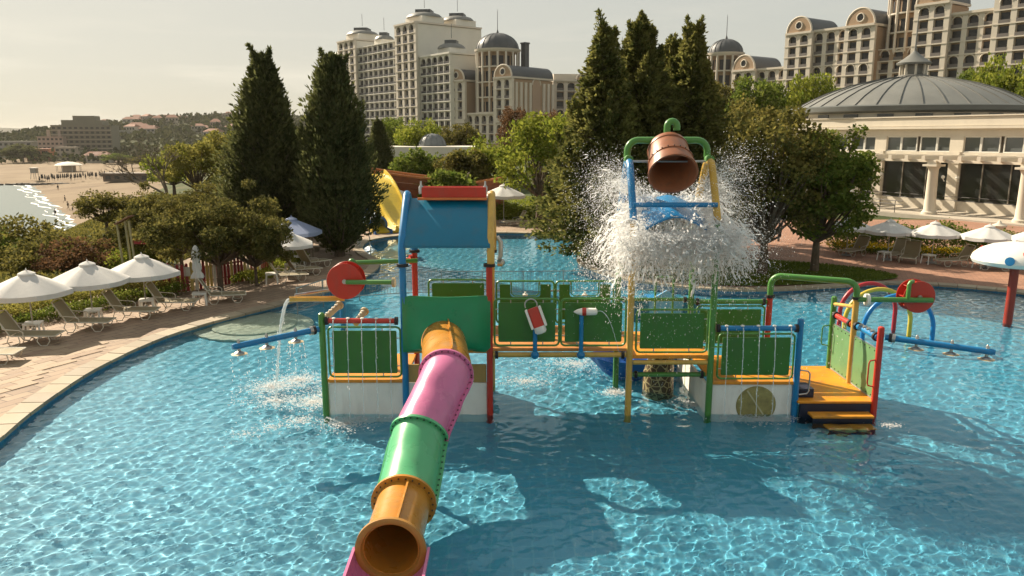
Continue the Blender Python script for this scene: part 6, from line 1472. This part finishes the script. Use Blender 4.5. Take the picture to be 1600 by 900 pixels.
def gable(root, ox, oy, rz, W, z, depth, mw, mt, hratio=1.04, over=.3):
    """barrel roof with a round-headed gable and its round window"""
    r = W / 2 + over; N = 20; h = hratio * r
    arcp = [(W / 2 - r * math.cos(PI * i / N), h * math.sin(PI * i / N)) for i in range(N + 1)]
    mk(root, 'gable', MB().plate(arcp, (0, .25, z), (1, 0, 0), (0, 0, 1), .5), mw, ox, oy, rz)
    mb = MB(); vs = []
    for y in (.55, depth): vs += [(a, y, z + b) for a, b in arcp]
    mb.add(vs, [(i, i + 1, N + 2 + i, N + 1 + i) for i in range(N)] + [tuple(range(N, -1, -1)), tuple(range(N + 1, 2 * N + 2))]); mk(root, 'barrel_roof', mb, M_ROOF, ox, oy, rz, True)
    mk(root, 'gable_trim', MB().tube([(a, .15, z + b) for a, b in arcp], .28, 6), mt, ox, oy, rz, True)
    mk(root, 'round_window', MB().lathe([(.01, 0), (.95, 0)], 20, (W / 2, -.06, z + h * .42), (0, 1, 0), cap=False), M_HGLASS, ox, oy, rz); mk(root, 'window_ring', MB().tube([(W / 2 + 1.1 * math.cos(t), -.05, z + h * .42 + 1.1 * math.sin(t)) for t in [2 * PI * i / 20 for i in range(20)]], .2, 6, closed=True), mt, ox, oy, rz, True)
def rotunda(root, cx, cy, r, z0, z1, mw, mt, dome_h, ncol=14, floors=3, spire=True):
    me = lambda name, mb, m, sm=True: mk(root, name, mb, m, 0, 0, 0, sm)
    me('rotunda_wall', MB().lathe([(r - 1.3, 0), (r - 1.3, z1)], 40, (cx, cy, 0)), mw)
    me('rotunda_base', MB().lathe([(r - .9, 0), (r - .9, z0)], 40, (cx, cy, 0)), mw)
    fh = (z1 - z0) / floors
    for f in range(floors + 1): me('floor_band', MB().lathe([(r - 1.29, z0 + f * fh - .2), (r + .1, z0 + f * fh - .2), (r + .1, z0 + f * fh + .2), (r - 1.29, z0 + f * fh + .2)], 40, (cx, cy, 0), cap=False), mt)
    step = 2 * PI / ncol; wd = 2 * r * math.tan(step / 2)
    for k in range(ncol):
        a = k * step; x, y = cx + r * math.cos(a), cy + r * math.sin(a)
        me('rotunda_column', MB().tube([(x, y, z0), (x, y, z1)], .36, 8), mt)
        b = a + step / 2
        if math.sin(b) < .45:
            p = shared('rarch%.2f' % wd, lambda: MB().plate(archpoly(wd, fh * .5, wd * .78, fh * .5 - wd * .39 - .15), (-wd / 2, 0, 0), (1, 0, 0), (0, 0, 1), .3), mw)
            o = bpy.data.objects.new('arch', p); COL.objects.link(o); o.parent = root; o.location = (cx + (r - .3) * math.cos(b), cy + (r - .3) * math.sin(b), z1 - fh * .5 - .2); o.rotation_euler = (0, 0, b + PI / 2)
            wn_ = shared('rwin%.2f' % wd, lambda: MB().box(-wd * .28, wd * .28, -.05, .05, .2, fh * .72), M_HGLASS)
            for f in range(floors): o = bpy.data.objects.new('window', wn_); COL.objects.link(o); o.parent = root; o.location = (cx + (r - 1.26) * math.cos(b), cy + (r - 1.26) * math.sin(b), z0 + f * fh); o.rotation_euler = (0, 0, b + PI / 2)
    me('rotunda_cornice', MB().lathe([(r - 1.2, z1 + .21), (r + .5, z1 + .21), (r + .7, z1 + .9), (r - .2, z1 + .95)], 40, (cx, cy, 0), cap=False), mt)
    dp = [(r * math.cos(q), z1 + .9 + dome_h * math.sin(q)) for q in [PI / 2 * i / 9 for i in range(10)]]
    d = me('dome', MB().lathe(dp, 40, (cx, cy, 0), cap=False), M_ROOF)
    for k in range(20): a = 2 * PI * k / 20; mb = MB().tube([(cx + (q + .05) * math.cos(a), cy + (q + .05) * math.sin(a), z_) for q, z_ in dp[:-1]], .09, 4); o = mb.build('dome_rib', M_ROOF); o.parent = d
    if spire: me('spire', MB().lathe([(.5, 0), (.3, .8), (.12, 1.2), (.08, 7), (.02, 8)], 8, (cx, cy, z1 + .85 + dome_h)), M_ROOF)
# ---- long palace hotel on the right, running away to the left
hr_ = rotroot('palace_hotel', 'long sand coloured palace hotel with round gables and domes behind the restaurant', 'hotel')
fh = 3.2; bw = 3.9; x = 0.0                       # local x runs from the far end towards the viewer
def tower(root, x, z0, nf, top, nb=2, proj=1.5, d=14, arch=(0,)):
    w, zt = wing(root, x, -proj, 0, nb, bw, nf, fh, z0, M_SAND_W, M_SAND_L, d, arch, .34)
    gable(root, x, -proj, 0, w, zt, d, M_SAND_W, M_SAND_L); return x + w
z0 = 12.6
x = tower(hr_, x, 9.6, 5, 0)
rotunda(hr_, x + 3.6, 3.2, 5.6, 16.5, 31.6, M_SAND_W, M_SAND_L, 4.6); mk(hr_, 'wall', MB().box(x, x + 11.2, 1.2, 10, 0, 16.4), M_SAND_W, 0, 0, 0); x += 11.2
x = tower(hr_, x, 9.6, 5, 0)
w, _ = wing(hr_, x, 0, 0, 3, bw, 4, fh, 12.8, M_SAND_W, M_SAND_L, 12, (0,), .34); x += w
x = tower(hr_, x, 15.8, 6, 0)
w, _ = wing(hr_, x, 0, 0, 3, bw, 6, fh, 16, M_SAND_W, M_SAND_L, 12, (0, 3), .30); x += w
x = tower(hr_, x, 15.8, 6, 0, arch=(0, 3))
w, _ = wing(hr_, x, 2.0, 0, 3, bw, 4, fh, 16, M_SAND_W, M_SAND_L, 12, (0,), .30, cornice=False); rotunda(hr_, x + 5.9, 8.5, 6.6, 28, 43, M_SAND_W, M_SAND_L, 5.0, spire=False); x += w
x = tower(hr_, x, 15.8, 7, 0, d=11)
w, _ = wing(hr_, x, 0, 0, 3, bw, 6, fh, 16, M_SAND_W, M_SAND_L, 12, (0, 3), .30); x += w
x = tower(hr_, x, 15.8, 7, 0)
dirh = Vector((-.574, .819)); start = Vector((122.5, 189.0)); LEN = x
far = start + dirh * LEN
hr_.location = (far.x, far.y, .3); hr_.rotation_euler = (0, 0, math.atan2(-dirh.y, -dirh.x))
# ---- corner palace in the middle: two fronts meeting at a corner
hm = rotroot('corner_hotel', 'ornate sand coloured hotel with twin round gables and a dome, seen corner on', 'hotel')
# local x along the left front towards the corner; corner at x = 32
x = 0.0
def tower2(x, proj=1.4, d=16):
    wing(hm, x, -proj, 0, 2, 3.7, 2, fh, 3.0, M_SAND_W, M_SAND_L, 6, (0,), .4, cornice=False); w, zt = wing(hm, x, -proj - .01, 0, 2, 3.7, 4, fh, 11.2, M_SAND_W, M_SAND_L, d, (0,), .42, base=False)
    mk(hm, 'floor_band', MB().box(-.4, w + .4, -.3, d, 9.8, 11.0), M_SAND_L, x, -proj, 0); gable(hm, x, -proj, 0, w, zt, d, M_SAND_W, M_SAND_L, .95); return x + w
x = tower2(0.6, d=10)
wing(hm, x, 0, 0, 4, 3.5, 3, fh, 3.0, M_SAND_W, M_SAND_L, 8, (0,), .38, cornice=True); rotunda(hm, x + 8.0, 7.6, 7.4, 13.4, 33.8, M_SAND_W, M_SAND_L, 5.6, 16, 4)
x = 31.0 - 7.4; tower2(x, d=21)
# side wall running back from the corner: pilasters and blind arches
for k in range(9):
    if k in (4, 5): continue
    mk(hm, 'pilaster', MB().box(31.0, 31.45, .5 + 2.3 * k, 1.6 + 2.3 * k, 11.4, 23.0), M_SAND_L, 0, 0, 0)
mk(hm, 'blind_arch', MB().plate([(-2, 0), (2, 0), (2, 11)] + [(2 * math.cos(t), 11 + 2 * math.sin(t)) for t in [PI * i / 10 for i in range(1, 10)]] + [(-2, 11)], (31.1, 11, 11.4), (0, 1, 0), (0, 0, 1), .2), mat('hotel_rose', (.40, .28, .20), .85, .05, .2), 0, 0, 0)
mk(hm, 'arch_trim', MB().tube([(31.25, 11 + 2.1 * math.cos(t), 22.4 + 2.1 * math.sin(t)) for t in [PI * i / 12 for i in range(13)]], .22, 6), M_SAND_L, 0, 0, 0, True)
mk(hm, 'chimney', MB().box(23, 25, 12, 14, 26, 36.5).box(22.8, 25.2, 11.8, 14.2, 36.5, 37), M_ROOF, 0, 0, 0)
dirm = Vector((-.72, .69)); corner = Vector((.5, 262)); hm.location = (corner.x + dirm.x * 31.0, corner.y + dirm.y * 31.0, .3); hm.rotation_euler = (0, 0, math.atan2(-dirm.y, -dirm.x))
hl = rotroot('hotel_wing', 'lower arched hotel wing with small curved dormers left of the firs', 'hotel')
w, zt = wing(hl, 0, 0, 0, 13, 4.0, 5, fh, 8.6, M_SAND_W, M_SAND_L, 12, (0, 3), .34)
for k in (2, 7, 10): gable(hl, 4.0 * k, .3, 0, 4.6, zt, 10, M_SAND_W, M_SAND_L, .9, .1)
mk(hl, 'attic', MB().box(0, w, 2.5, 11, zt, zt + 2.2), M_SAND_L, 0, 0, 0)
rotunda(hl, 26, 6, 6.2, 20, 27.5, M_SAND_W, M_SAND_L, 5.2, 14, 2)
hl.location = (15.5, 286, .3); hl.rotation_euler = (0, 0, .12)
# ---- white tower block on the left
ha = rotroot('tower_block_hotel', 'tall white balconied tower block with domed lift towers rising over the cypresses', 'hotel')
wing(ha, 0, -1.2, 0, 3, 5.0, 13, fh, 3, M_WHT, M_SAND_L, 16, (0,), .36, rail=M_BALC)
wing(ha, 15.8, 0, 0, 8, 4.3, 12, fh, 3, M_WHT, M_WHT, 16, (), .08, rail=M_BALC, cornice=False, rec=.9, wide=.485)
wing(ha, 51.2, -1.8, 0, 3, 4.7, 13, 3.3, 3, M_WHT, M_SAND_L, 30, (0,), .34, rail=M_BALC)
wing(ha, 66.0, 0, 0, 5, 3.9, 10, fh, 1.5, M_WHT, M_WHT, 16, (0,), .10, rail=M_BALC, rec=.9, wide=.485)
for (xx, yy, zz, ww) in ((1.5, 2, 45.6, 12), (25, 3, 41.6, 7), (52.5, 2, 46.8, 12), (53, 17, 46.8, 11.5), (71, 4, 34.3, 9)):
    mk(ha, 'roof_pavilion', MB().box(xx, xx + ww, yy, yy + ww * .8, zz, zz + 2.2), M_WHT, 0, 0, 0)
    cxr, cyr = xx + ww / 2, yy + ww * .4
    mk(ha, 'pavilion_roof', MB().lathe([(ww * .58, zz + 2.2), (ww * .57, zz + 2.5), (ww * .50, zz + 3.3), (ww * .36, zz + 3.9), (ww * .28, zz + 4.05)], 12, (cxr, cyr, 0)), M_LEAD, 0, 0, 0, True)
    mk(ha, 'roof_cap', MB().lathe([(ww * .34, zz + 3.9), (ww * .34, zz + 5.1), (ww * .1, zz + 5.4)], 4, (cxr, cyr, 0)), M_ROOF, 0, 0, 0); mk(ha, 'antenna', MB().tube([(cxr, cyr, zz + 6), (cxr, cyr, zz + 11)], .09, 5), M_ROOF, 0, 0, 0)
wing(ha, -21, 4, 0, 2, 4.6, 11, fh, 3, M_WHT, M_SAND_L, 10, (0,), .36, rail=M_BALC)
mk(ha, 'roof_pavilion', MB().lathe([(5.2, 39), (5.2, 40.5), (4.2, 42.3), (2.5, 43.2), (2.4, 44.4), (.5, 44.8)], 10, (-16.4, 9, 0)), M_LEAD, 0, 0, 0, True)
dira = Vector((-.61, .79)); near = Vector((-22.0, 279)); Lh = 85.5
ha.location = (near.x + dira.x * Lh, near.y + dira.y * Lh, .3); ha.rotation_euler = (0, 0, math.atan2(-dira.y, -dira.x))
# ------------------------------------------------------------------ town, beach life, people
hb_r = random.Random(3)
def house(name, label, cx, cy, w, d, h, rz, mw, nf, nb, roof='flat', group=None, cat='building'):
    z = float(height(cx, cy)) - .6; t = thing(name, label, cat, (0, 0, 0), group)
    MB().box(-w / 2, w / 2, -d / 2, d / 2, 0, h).build('wall', mw, t, smooth=False)
    win = None; fhh = h / nf
    for f in range(nf):
        for k in range(nb):
            x = -w / 2 + w * (k + .5) / nb; zz = f * fhh + fhh * .3
            if win is None: win = MB().box(-w / nb * .28, w / nb * .28, -d / 2 - .06, -d / 2 + .02, 0, fhh * .45).build('window', M_HGLASS, t, smooth=False); win.location = (x, 0, zz)
            else: inst(win, 'window', t, (x, 0, zz))
    if roof == 'flat': MB().box(-w / 2 - .25, w / 2 + .25, -d / 2 - .3, d / 2 + .25, h, h + .5).build('parapet', mw, t, smooth=False)
    else:
        r = .28 * d; MB().add([(-w / 2 - .4, -d / 2 - .5, h), (w / 2 + .4, -d / 2 - .5, h), (w / 2 + .4, d / 2 + .5, h), (-w / 2 - .4, d / 2 + .5, h), (-w / 2 + d * .3, 0, h + r), (w / 2 - d * .3, 0, h + r)], [(0, 1, 5, 4), (2, 3, 4, 5), (1, 2, 5), (3, 0, 4), (3, 2, 1, 0)]).build('roof', mat('terracotta', (.24, .105, .065), .85, .15, .2), t, smooth=False)
    t.location = (cx, cy, z); t.rotation_euler = (0, 0, rz); return t
TW = [mat('town_%d' % i, c, .85, .08, .1) for i, c in enumerate(((.40, .33, .26), (.36, .28, .23), (.42, .19, .12), (.30, .28, .25), (.44, .40, .34), (.19, .175, .13)))]
def hx(px, Y): return (px - 800) / F * Y / 1.02
bz = house('seafront_block', 'large stepped apartment block with balconies on the far seafront', hx(135, 560), 560, 38, 24, 22, .25, TW[5], 7, 11)
MB().box(-13, 13, -9, 10, 22.5, 26).box(-6, 8, -7, 8, 26, 29).build('penthouse', TW[5], bz, smooth=False)
for k in range(6): MB().box(-19, 19, -13.2, -12.1, 3.0 + 3.14 * k, 3.5 + 3.14 * k).build('balcony', TW[0], bz, smooth=False)
h2 = house('seafront_block', 'pale seafront building with twin chimneys before the stepped block', hx(84, 545), 545, 16, 16, 15, .2, TW[1], 5, 6)
for s in (-3, 4): MB().box(s - .9, s + .9, -2, 0, 15.5, 20).build('chimney', TW[1], h2, smooth=False)
house('seafront_block', 'brick red low building beside the round dark tree on the seafront', hx(62, 520), 520, 14, 12, 8, .1, TW[2], 2, 6)
house('seafront_block', 'grey seafront building nearest the picture edge', hx(20, 560), 560, 30, 14, 11, .1, TW[3], 3, 8)
house('seafront_block', 'small pink building between the seafront blocks', hx(100, 520), 522, 12, 10, 9, .2, TW[0], 3, 4)
house('seafront_block', 'long low hall with a pale roof at the back of the beach', hx(150, 500), 500, 16, 9, 5, .1, TW[4], 1, 6, 'hip')
for i in range(34):
    px = hb_r.uniform(158, 372); Y = hb_r.uniform(700, 1050); x = hx(px, Y)
    rf_ = hb_r.choice(('flat', 'hip', 'hip'))
    house('hillside_house', 'small flat roofed house among trees on the far hillside' if rf_ == 'flat' else 'small house with a red hipped roof on the far hillside', x, Y, hb_r.uniform(9, 20), hb_r.uniform(8, 12), hb_r.uniform(5, 10), hb_r.uniform(-.5, .6), TW[hb_r.choice((0, 1, 3, 4, 4))], 2, 4, rf_, 'flat roofed hillside houses' if rf_ == 'flat' else 'red roofed hillside houses', 'house')
# distant woods as one mass of leaves over the hill and behind the beach
wr_ = np.random.default_rng(77); n_ = 42000
X_ = wr_.uniform(-520, -20, n_); Y_ = wr_.uniform(95, 1150, n_)
okk = (X_ > -.42 * Y_ - 30 - (Y_ > 480) * 400) & (X_ < -.10 * Y_ - 12) & ~((X_ < -.30 * Y_ - 14) & (Y_ < 470)); 
blob = np.sin(X_ * .09 + 2 * np.sin(Y_ * .05)) + np.sin(Y_ * .07 + X_ * .03); okk &= blob > -.9
X_, Y_ = X_[okk], Y_[okk]; hgt_ = (2.2 + 2.6 * np.abs(np.sin(X_ * .21) * np.sin(Y_ * .17))) * (1 + (Y_ > 450) * .6)
Z_ = height(X_, Y_) + hgt_ * wr_.uniform(.1, 1, len(X_)) ** .6
v, f = leaf_geo(np.c_[X_, Y_, Z_], np.clip(Y_ * .0055, .7, 4.5), 1.2, None, 1, wr_)
tag(np_mesh('distant_woods', v, f, leafmat('woods_leaf', (.022, .032, .012), (.07, .072, .028), .25, .7, .02)), 'distant woods covering the hillside behind the beach', kind='stuff')
for i, (px, Y, top, s, lf, lb) in enumerate(((31, 500, 226, 9, 'cypress', 'round dark tree on the far seafront'), (180, 480, 240, 8, 'mid', 'dark clump of trees beside the low hall'), (215, 430, 245, 7, 'olive', 'olive tree at the back of the beach'), (245, 380, 252, 6, 'olive', 'broad olive tree near the beach kiosk'))):
    x = hx(px, Y); z = float(height(x, Y)); ref = TREES['ter3']; xm_, zs = extent(ref[0]); hh = At(px, top, Y).z - z
    tree('seafront_tree', lb, (x, Y, z), 'ter3', lf, i, (s / xm_, s / xm_, hh / zs))
# headland far across the bay
tag(MB().add([(-4200, 5200, -20), (-2400, 5200, -20), (-1900, 5400, -20)] + [(-4200, 5200, 55), (-3700, 5200, 75), (-3300, 5200, 58), (-2900, 5250, 46), (-2400, 5250, 30), (-1900, 5400, -5)] + [(-4200, 6200, -20), (-1900, 6200, -20)], [(0, 1, 7, 6, 5, 4, 3), (1, 2, 8, 7), (3, 4, 9), (4, 5, 9), (5, 6, 10, 9), (6, 7, 10), (7, 8, 10)]).build('hills', mat('far_hill', (.10, .12, .11), .9, .1, .001)), kind='structure')
# breakwater, kiosk, beach parasols
bw_ = thing('breakwater', 'low dark stone breakwater running out from the beach', 'breakwater', (-200, 318, -14)); stone = None
for k in range(46):
    s = hb_r.uniform(.6, 1.1); p = (-172 - k * 1.5, 316 + .4 * math.sin(k) + hb_r.uniform(-1, 1), -13.7)
    vs = [(p[0] + sx * s * hb_r.uniform(.8, 1.3), p[1] + sy * s * hb_r.uniform(.8, 1.3), p[2] + sz * s * hb_r.uniform(.4, .7)) for sz in (-1, 1) for sy in (-1, 1) for sx in (-1, 1)]
    MB().add(vs, [(0, 2, 3, 1), (4, 5, 7, 6), (0, 1, 5, 4), (2, 6, 7, 3), (0, 4, 6, 2), (1, 3, 7, 5)]).build('boulder', mat('boulder', (.09, .08, .07), .9, .3, 1), bw_, smooth=False)
def onbeach(px, py):
    z = -12.0
    for _ in range(6): p = G(px, py, z); z = float(height(p.x, p.y))
    return G(px, py, z)
ks = onbeach(108, 268); kk = thing('beach_kiosk', 'round white roofed kiosk on the open sand', 'kiosk', ks)
MB().lathe([(6.2, 3.0), (6.4, 3.2), (4.5, 4.1), (2, 4.7), (.1, 4.9)], 20, ks).build('roof', M_WHT, kk)
MB().lathe([(3.2, 0), (3.2, 3.0)], 16, ks).build('wall', TW[0], kk)
for k in range(8): a = 2 * PI * k / 8; MB().tube([ks + Vector((5.6 * math.cos(a), 5.6 * math.sin(a), 0)), ks + Vector((5.6 * math.cos(a), 5.6 * math.sin(a), 3.05))], .12, 6).build('post', M_WHT, kk)
tw = onbeach(55, 280); t = thing('lifeguard_tower', 'small pale lifeguard tower standing on the sand', 'tower', tw)
for sx in (-1, 1):
    for sy in (-1, 1): MB().bar(tw + Vector((sx * 1.2, sy * 1.2, 0)), tw + Vector((sx * .9, sy * .9, 2.6)), .2, .2).build('leg', TW[4], t, smooth=False)
MB().box(tw.x - 1.1, tw.x + 1.1, tw.y - 1.1, tw.y + 1.1, tw.z + 2.6, tw.z + 4.6).build('cabin', TW[3], t, smooth=False); MB().box(tw.x - 1.5, tw.x + 1.5, tw.y - 1.5, tw.y + 1.5, tw.z + 4.61, tw.z + 4.85).build('roof', M_WHT, t, smooth=False)
par = None
for i in range(44):
    px = 62 + i * 3.0 + hb_r.uniform(-1, 1); py = 284 - (i * .16) + hb_r.uniform(-2.5, 2.5); p = onbeach(px, py)
    if par is None:
        par = thing('folded_parasol', 'dark folded parasol in the row standing on the sand', 'parasol', (0, 0, 0), 'folded parasols on the beach')
        MB().lathe([(.06, 0), (.06, .9), (.28, .95), (.34, 1.3), (.2, 2.4), (.02, 2.8)], 8).build('cloth', mat('parasol_dark', (.06, .055, .05), .8), par); o = par
    else: o = copy_tree(par)
    o.location = p; o.rotation_euler = (0, 0, i)
bk2 = onbeach(205, 284); t = thing('beach_bar', 'long dark roofed beach bar behind the parasols', 'kiosk', bk2)
MB().box(bk2.x - 11, bk2.x + 11, bk2.y, bk2.y + 6, bk2.z, bk2.z + 3).build('wall', mat('bar_wood', (.12, .09, .07), .8, .2, 1), t, smooth=False); MB().box(bk2.x - 12, bk2.x + 12, bk2.y - 1.2, bk2.y + 7, bk2.z + 3.01, bk2.z + 3.4).build('roof', mat('bar_roof', (.18, .14, .11), .8), t, smooth=False)
for k in range(6): MB().box(bk2.x - 10 + 3.6 * k, bk2.x - 8 + 3.6 * k, bk2.y - .08, bk2.y - .02, bk2.z + .9, bk2.z + 2.3).build('window', M_HGLASS, t, smooth=False)
# people: one continuous skinned body each
def person(label, loc, rz, stride, cloth, skin=(.42, .26, .18), legs=None, lean=0., scale=1.):
    t = thing('person', label, 'person', (0, 0, 0))
    J = [(0, 0, .95), (0, 0, 1.15), (0, -.01, 1.38), (0, 0, 1.5), (0, -.02, 1.62), (0, -.02, 1.74)]
    R = [.15, .13, .15, .055, .095, .07]; E = [(0, 1), (1, 2), (2, 3), (3, 4), (4, 5)]
    for s, ph in ((-1, stride), (1, -stride)):
        b = len(J); J += [(s * .10, 0, .88), (s * .11, -.20 * ph - .02, .50), (s * .11, -.34 * ph + (.12 if ph < 0 else 0), .09 + (.05 if ph < 0 else 0)), (s * .115, -.34 * ph - .12 + (.12 if ph < 0 else 0), .045)]
        R += [.095, .062, .042, .04]; E += [(0, b), (b, b + 1), (b + 1, b + 2), (b + 2, b + 3)]
        b = len(J); J += [(s * .19, 0, 1.40), (s * .24, .14 * ph, 1.13), (s * .25, .10 * ph - .10, .90), (s * .25, .1 * ph - .14, .80)]
        R += [.06, .045, .034, .036]; E += [(2, b), (b, b + 1), (b + 1, b + 2), (b + 2, b + 3)]
    me = bpy.data.meshes.new('body'); me.from_pydata(J, E, []); o = bpy.data.objects.new('body', me); _link(o, t)
    sk = o.modifiers.new('skin', 'SKIN'); sk.use_smooth_shade = True; sd = o.modifiers.new('sub', 'SUBSURF'); sd.levels = 2; sd.render_levels = 2
    for v, r in zip(me.skin_vertices[0].data, R): v.radius = (r, r * .85); 
    for v in me.skin_vertices[0].data: v.use_root = False
    me.skin_vertices[0].data[0].use_root = True
    m, n, l, b = nmat('clothed_skin'); tcn = n.new('ShaderNodeTexCoord'); sp = n.new('ShaderNodeSeparateXYZ'); l.new(tcn.outputs['Object'], sp.inputs[0]); rp = n.new('ShaderNodeValToRGB'); rp.color_ramp.interpolation = 'CONSTANT'; l.new(sp.outputs[2], rp.inputs[0])
    mr = n.new('ShaderNodeMapRange'); mr.inputs[1].default_value = 0; mr.inputs[2].default_value = 2; l.new(sp.outputs[2], mr.inputs[0]); l.new(mr.outputs[0], rp.inputs[0])
    e = rp.color_ramp.elements; e[0].position = 0; e[0].color = (*skin, 1); e[1].position = .24; e[1].color = (*(legs or cloth), 1)
    for ps, c in ((.49, cloth), (.735, skin)): k = e.new(ps); k.color = (*c, 1)
    l.new(rp.outputs[0], b.inputs['Base Color']); b.inputs['Roughness'].default_value = .8; me.materials.append(m)
    MB().lathe([(.10, 1.66), (.105, 1.74), (.075, 1.82), (.01, 1.85)], 12, (0, .0, 0), cap=False).build('hair', mat('dark_hair', (.03, .02, .015), .6), t)
    MB().ball((0, -.115, 1.67), .016, 6, 4).build('nose', mat('skin_nose', skin, .6), t)
    t.location = loc; t.rotation_euler = (lean, 0, rz); t.scale = (scale,) * 3; return t
q = At(858, 362, 43); q.z = .06; person('person in dark top walking past the young tree by the rear pool', q, 1.2, .7, (.03, .03, .035), legs=(.25, .2, .17), scale=.9)
for px, py, rz, lb, c in ((91, 294, .5, 'distant person in black on the wet sand below the parasols', (.03, .03, .03)), (102, 313, 2.0, 'distant person in dark clothes walking ahead along the shore', (.05, .04, .04)), (107, 324, 1.6, 'distant person in brown walking behind along the shore', (.10, .07, .05)), (87, 336, .2, 'distant person wading at the edge of the surf', (.06, .05, .06)), (114, 331, 1., 'distant person sitting low on the sand by the shore', (.04, .04, .04))):
    person(lb, onbeach(px, py + (4 if 'sitting' not in lb else 0)), rz, .8, c, scale=1.25 if 'sitting' not in lb else .8)
# ------------------------------------------------------------------ the warm sea haze over the whole place
hz_ = MB().box(-6500, 2500, -400, 7200, -24, 62).build('haze', None, smooth=False); tag(hz_, 'thin warm sea haze filling the air', kind='stuff')
m = bpy.data.materials.new('haze_air'); m.use_nodes = True; n = m.node_tree.nodes; n.clear(); ho = n.new('ShaderNodeOutputMaterial'); pv_ = n.new('ShaderNodeVolumePrincipled')
pv_.inputs['Color'].default_value = (.98, .93, .84, 1); pv_.inputs['Density'].default_value = .00007; pv_.inputs['Anisotropy'].default_value = .2
m.node_tree.links.new(pv_.outputs[0], ho.inputs['Volume']); hz_.data.materials.append(m)
S.cycles.volume_bounces = 0
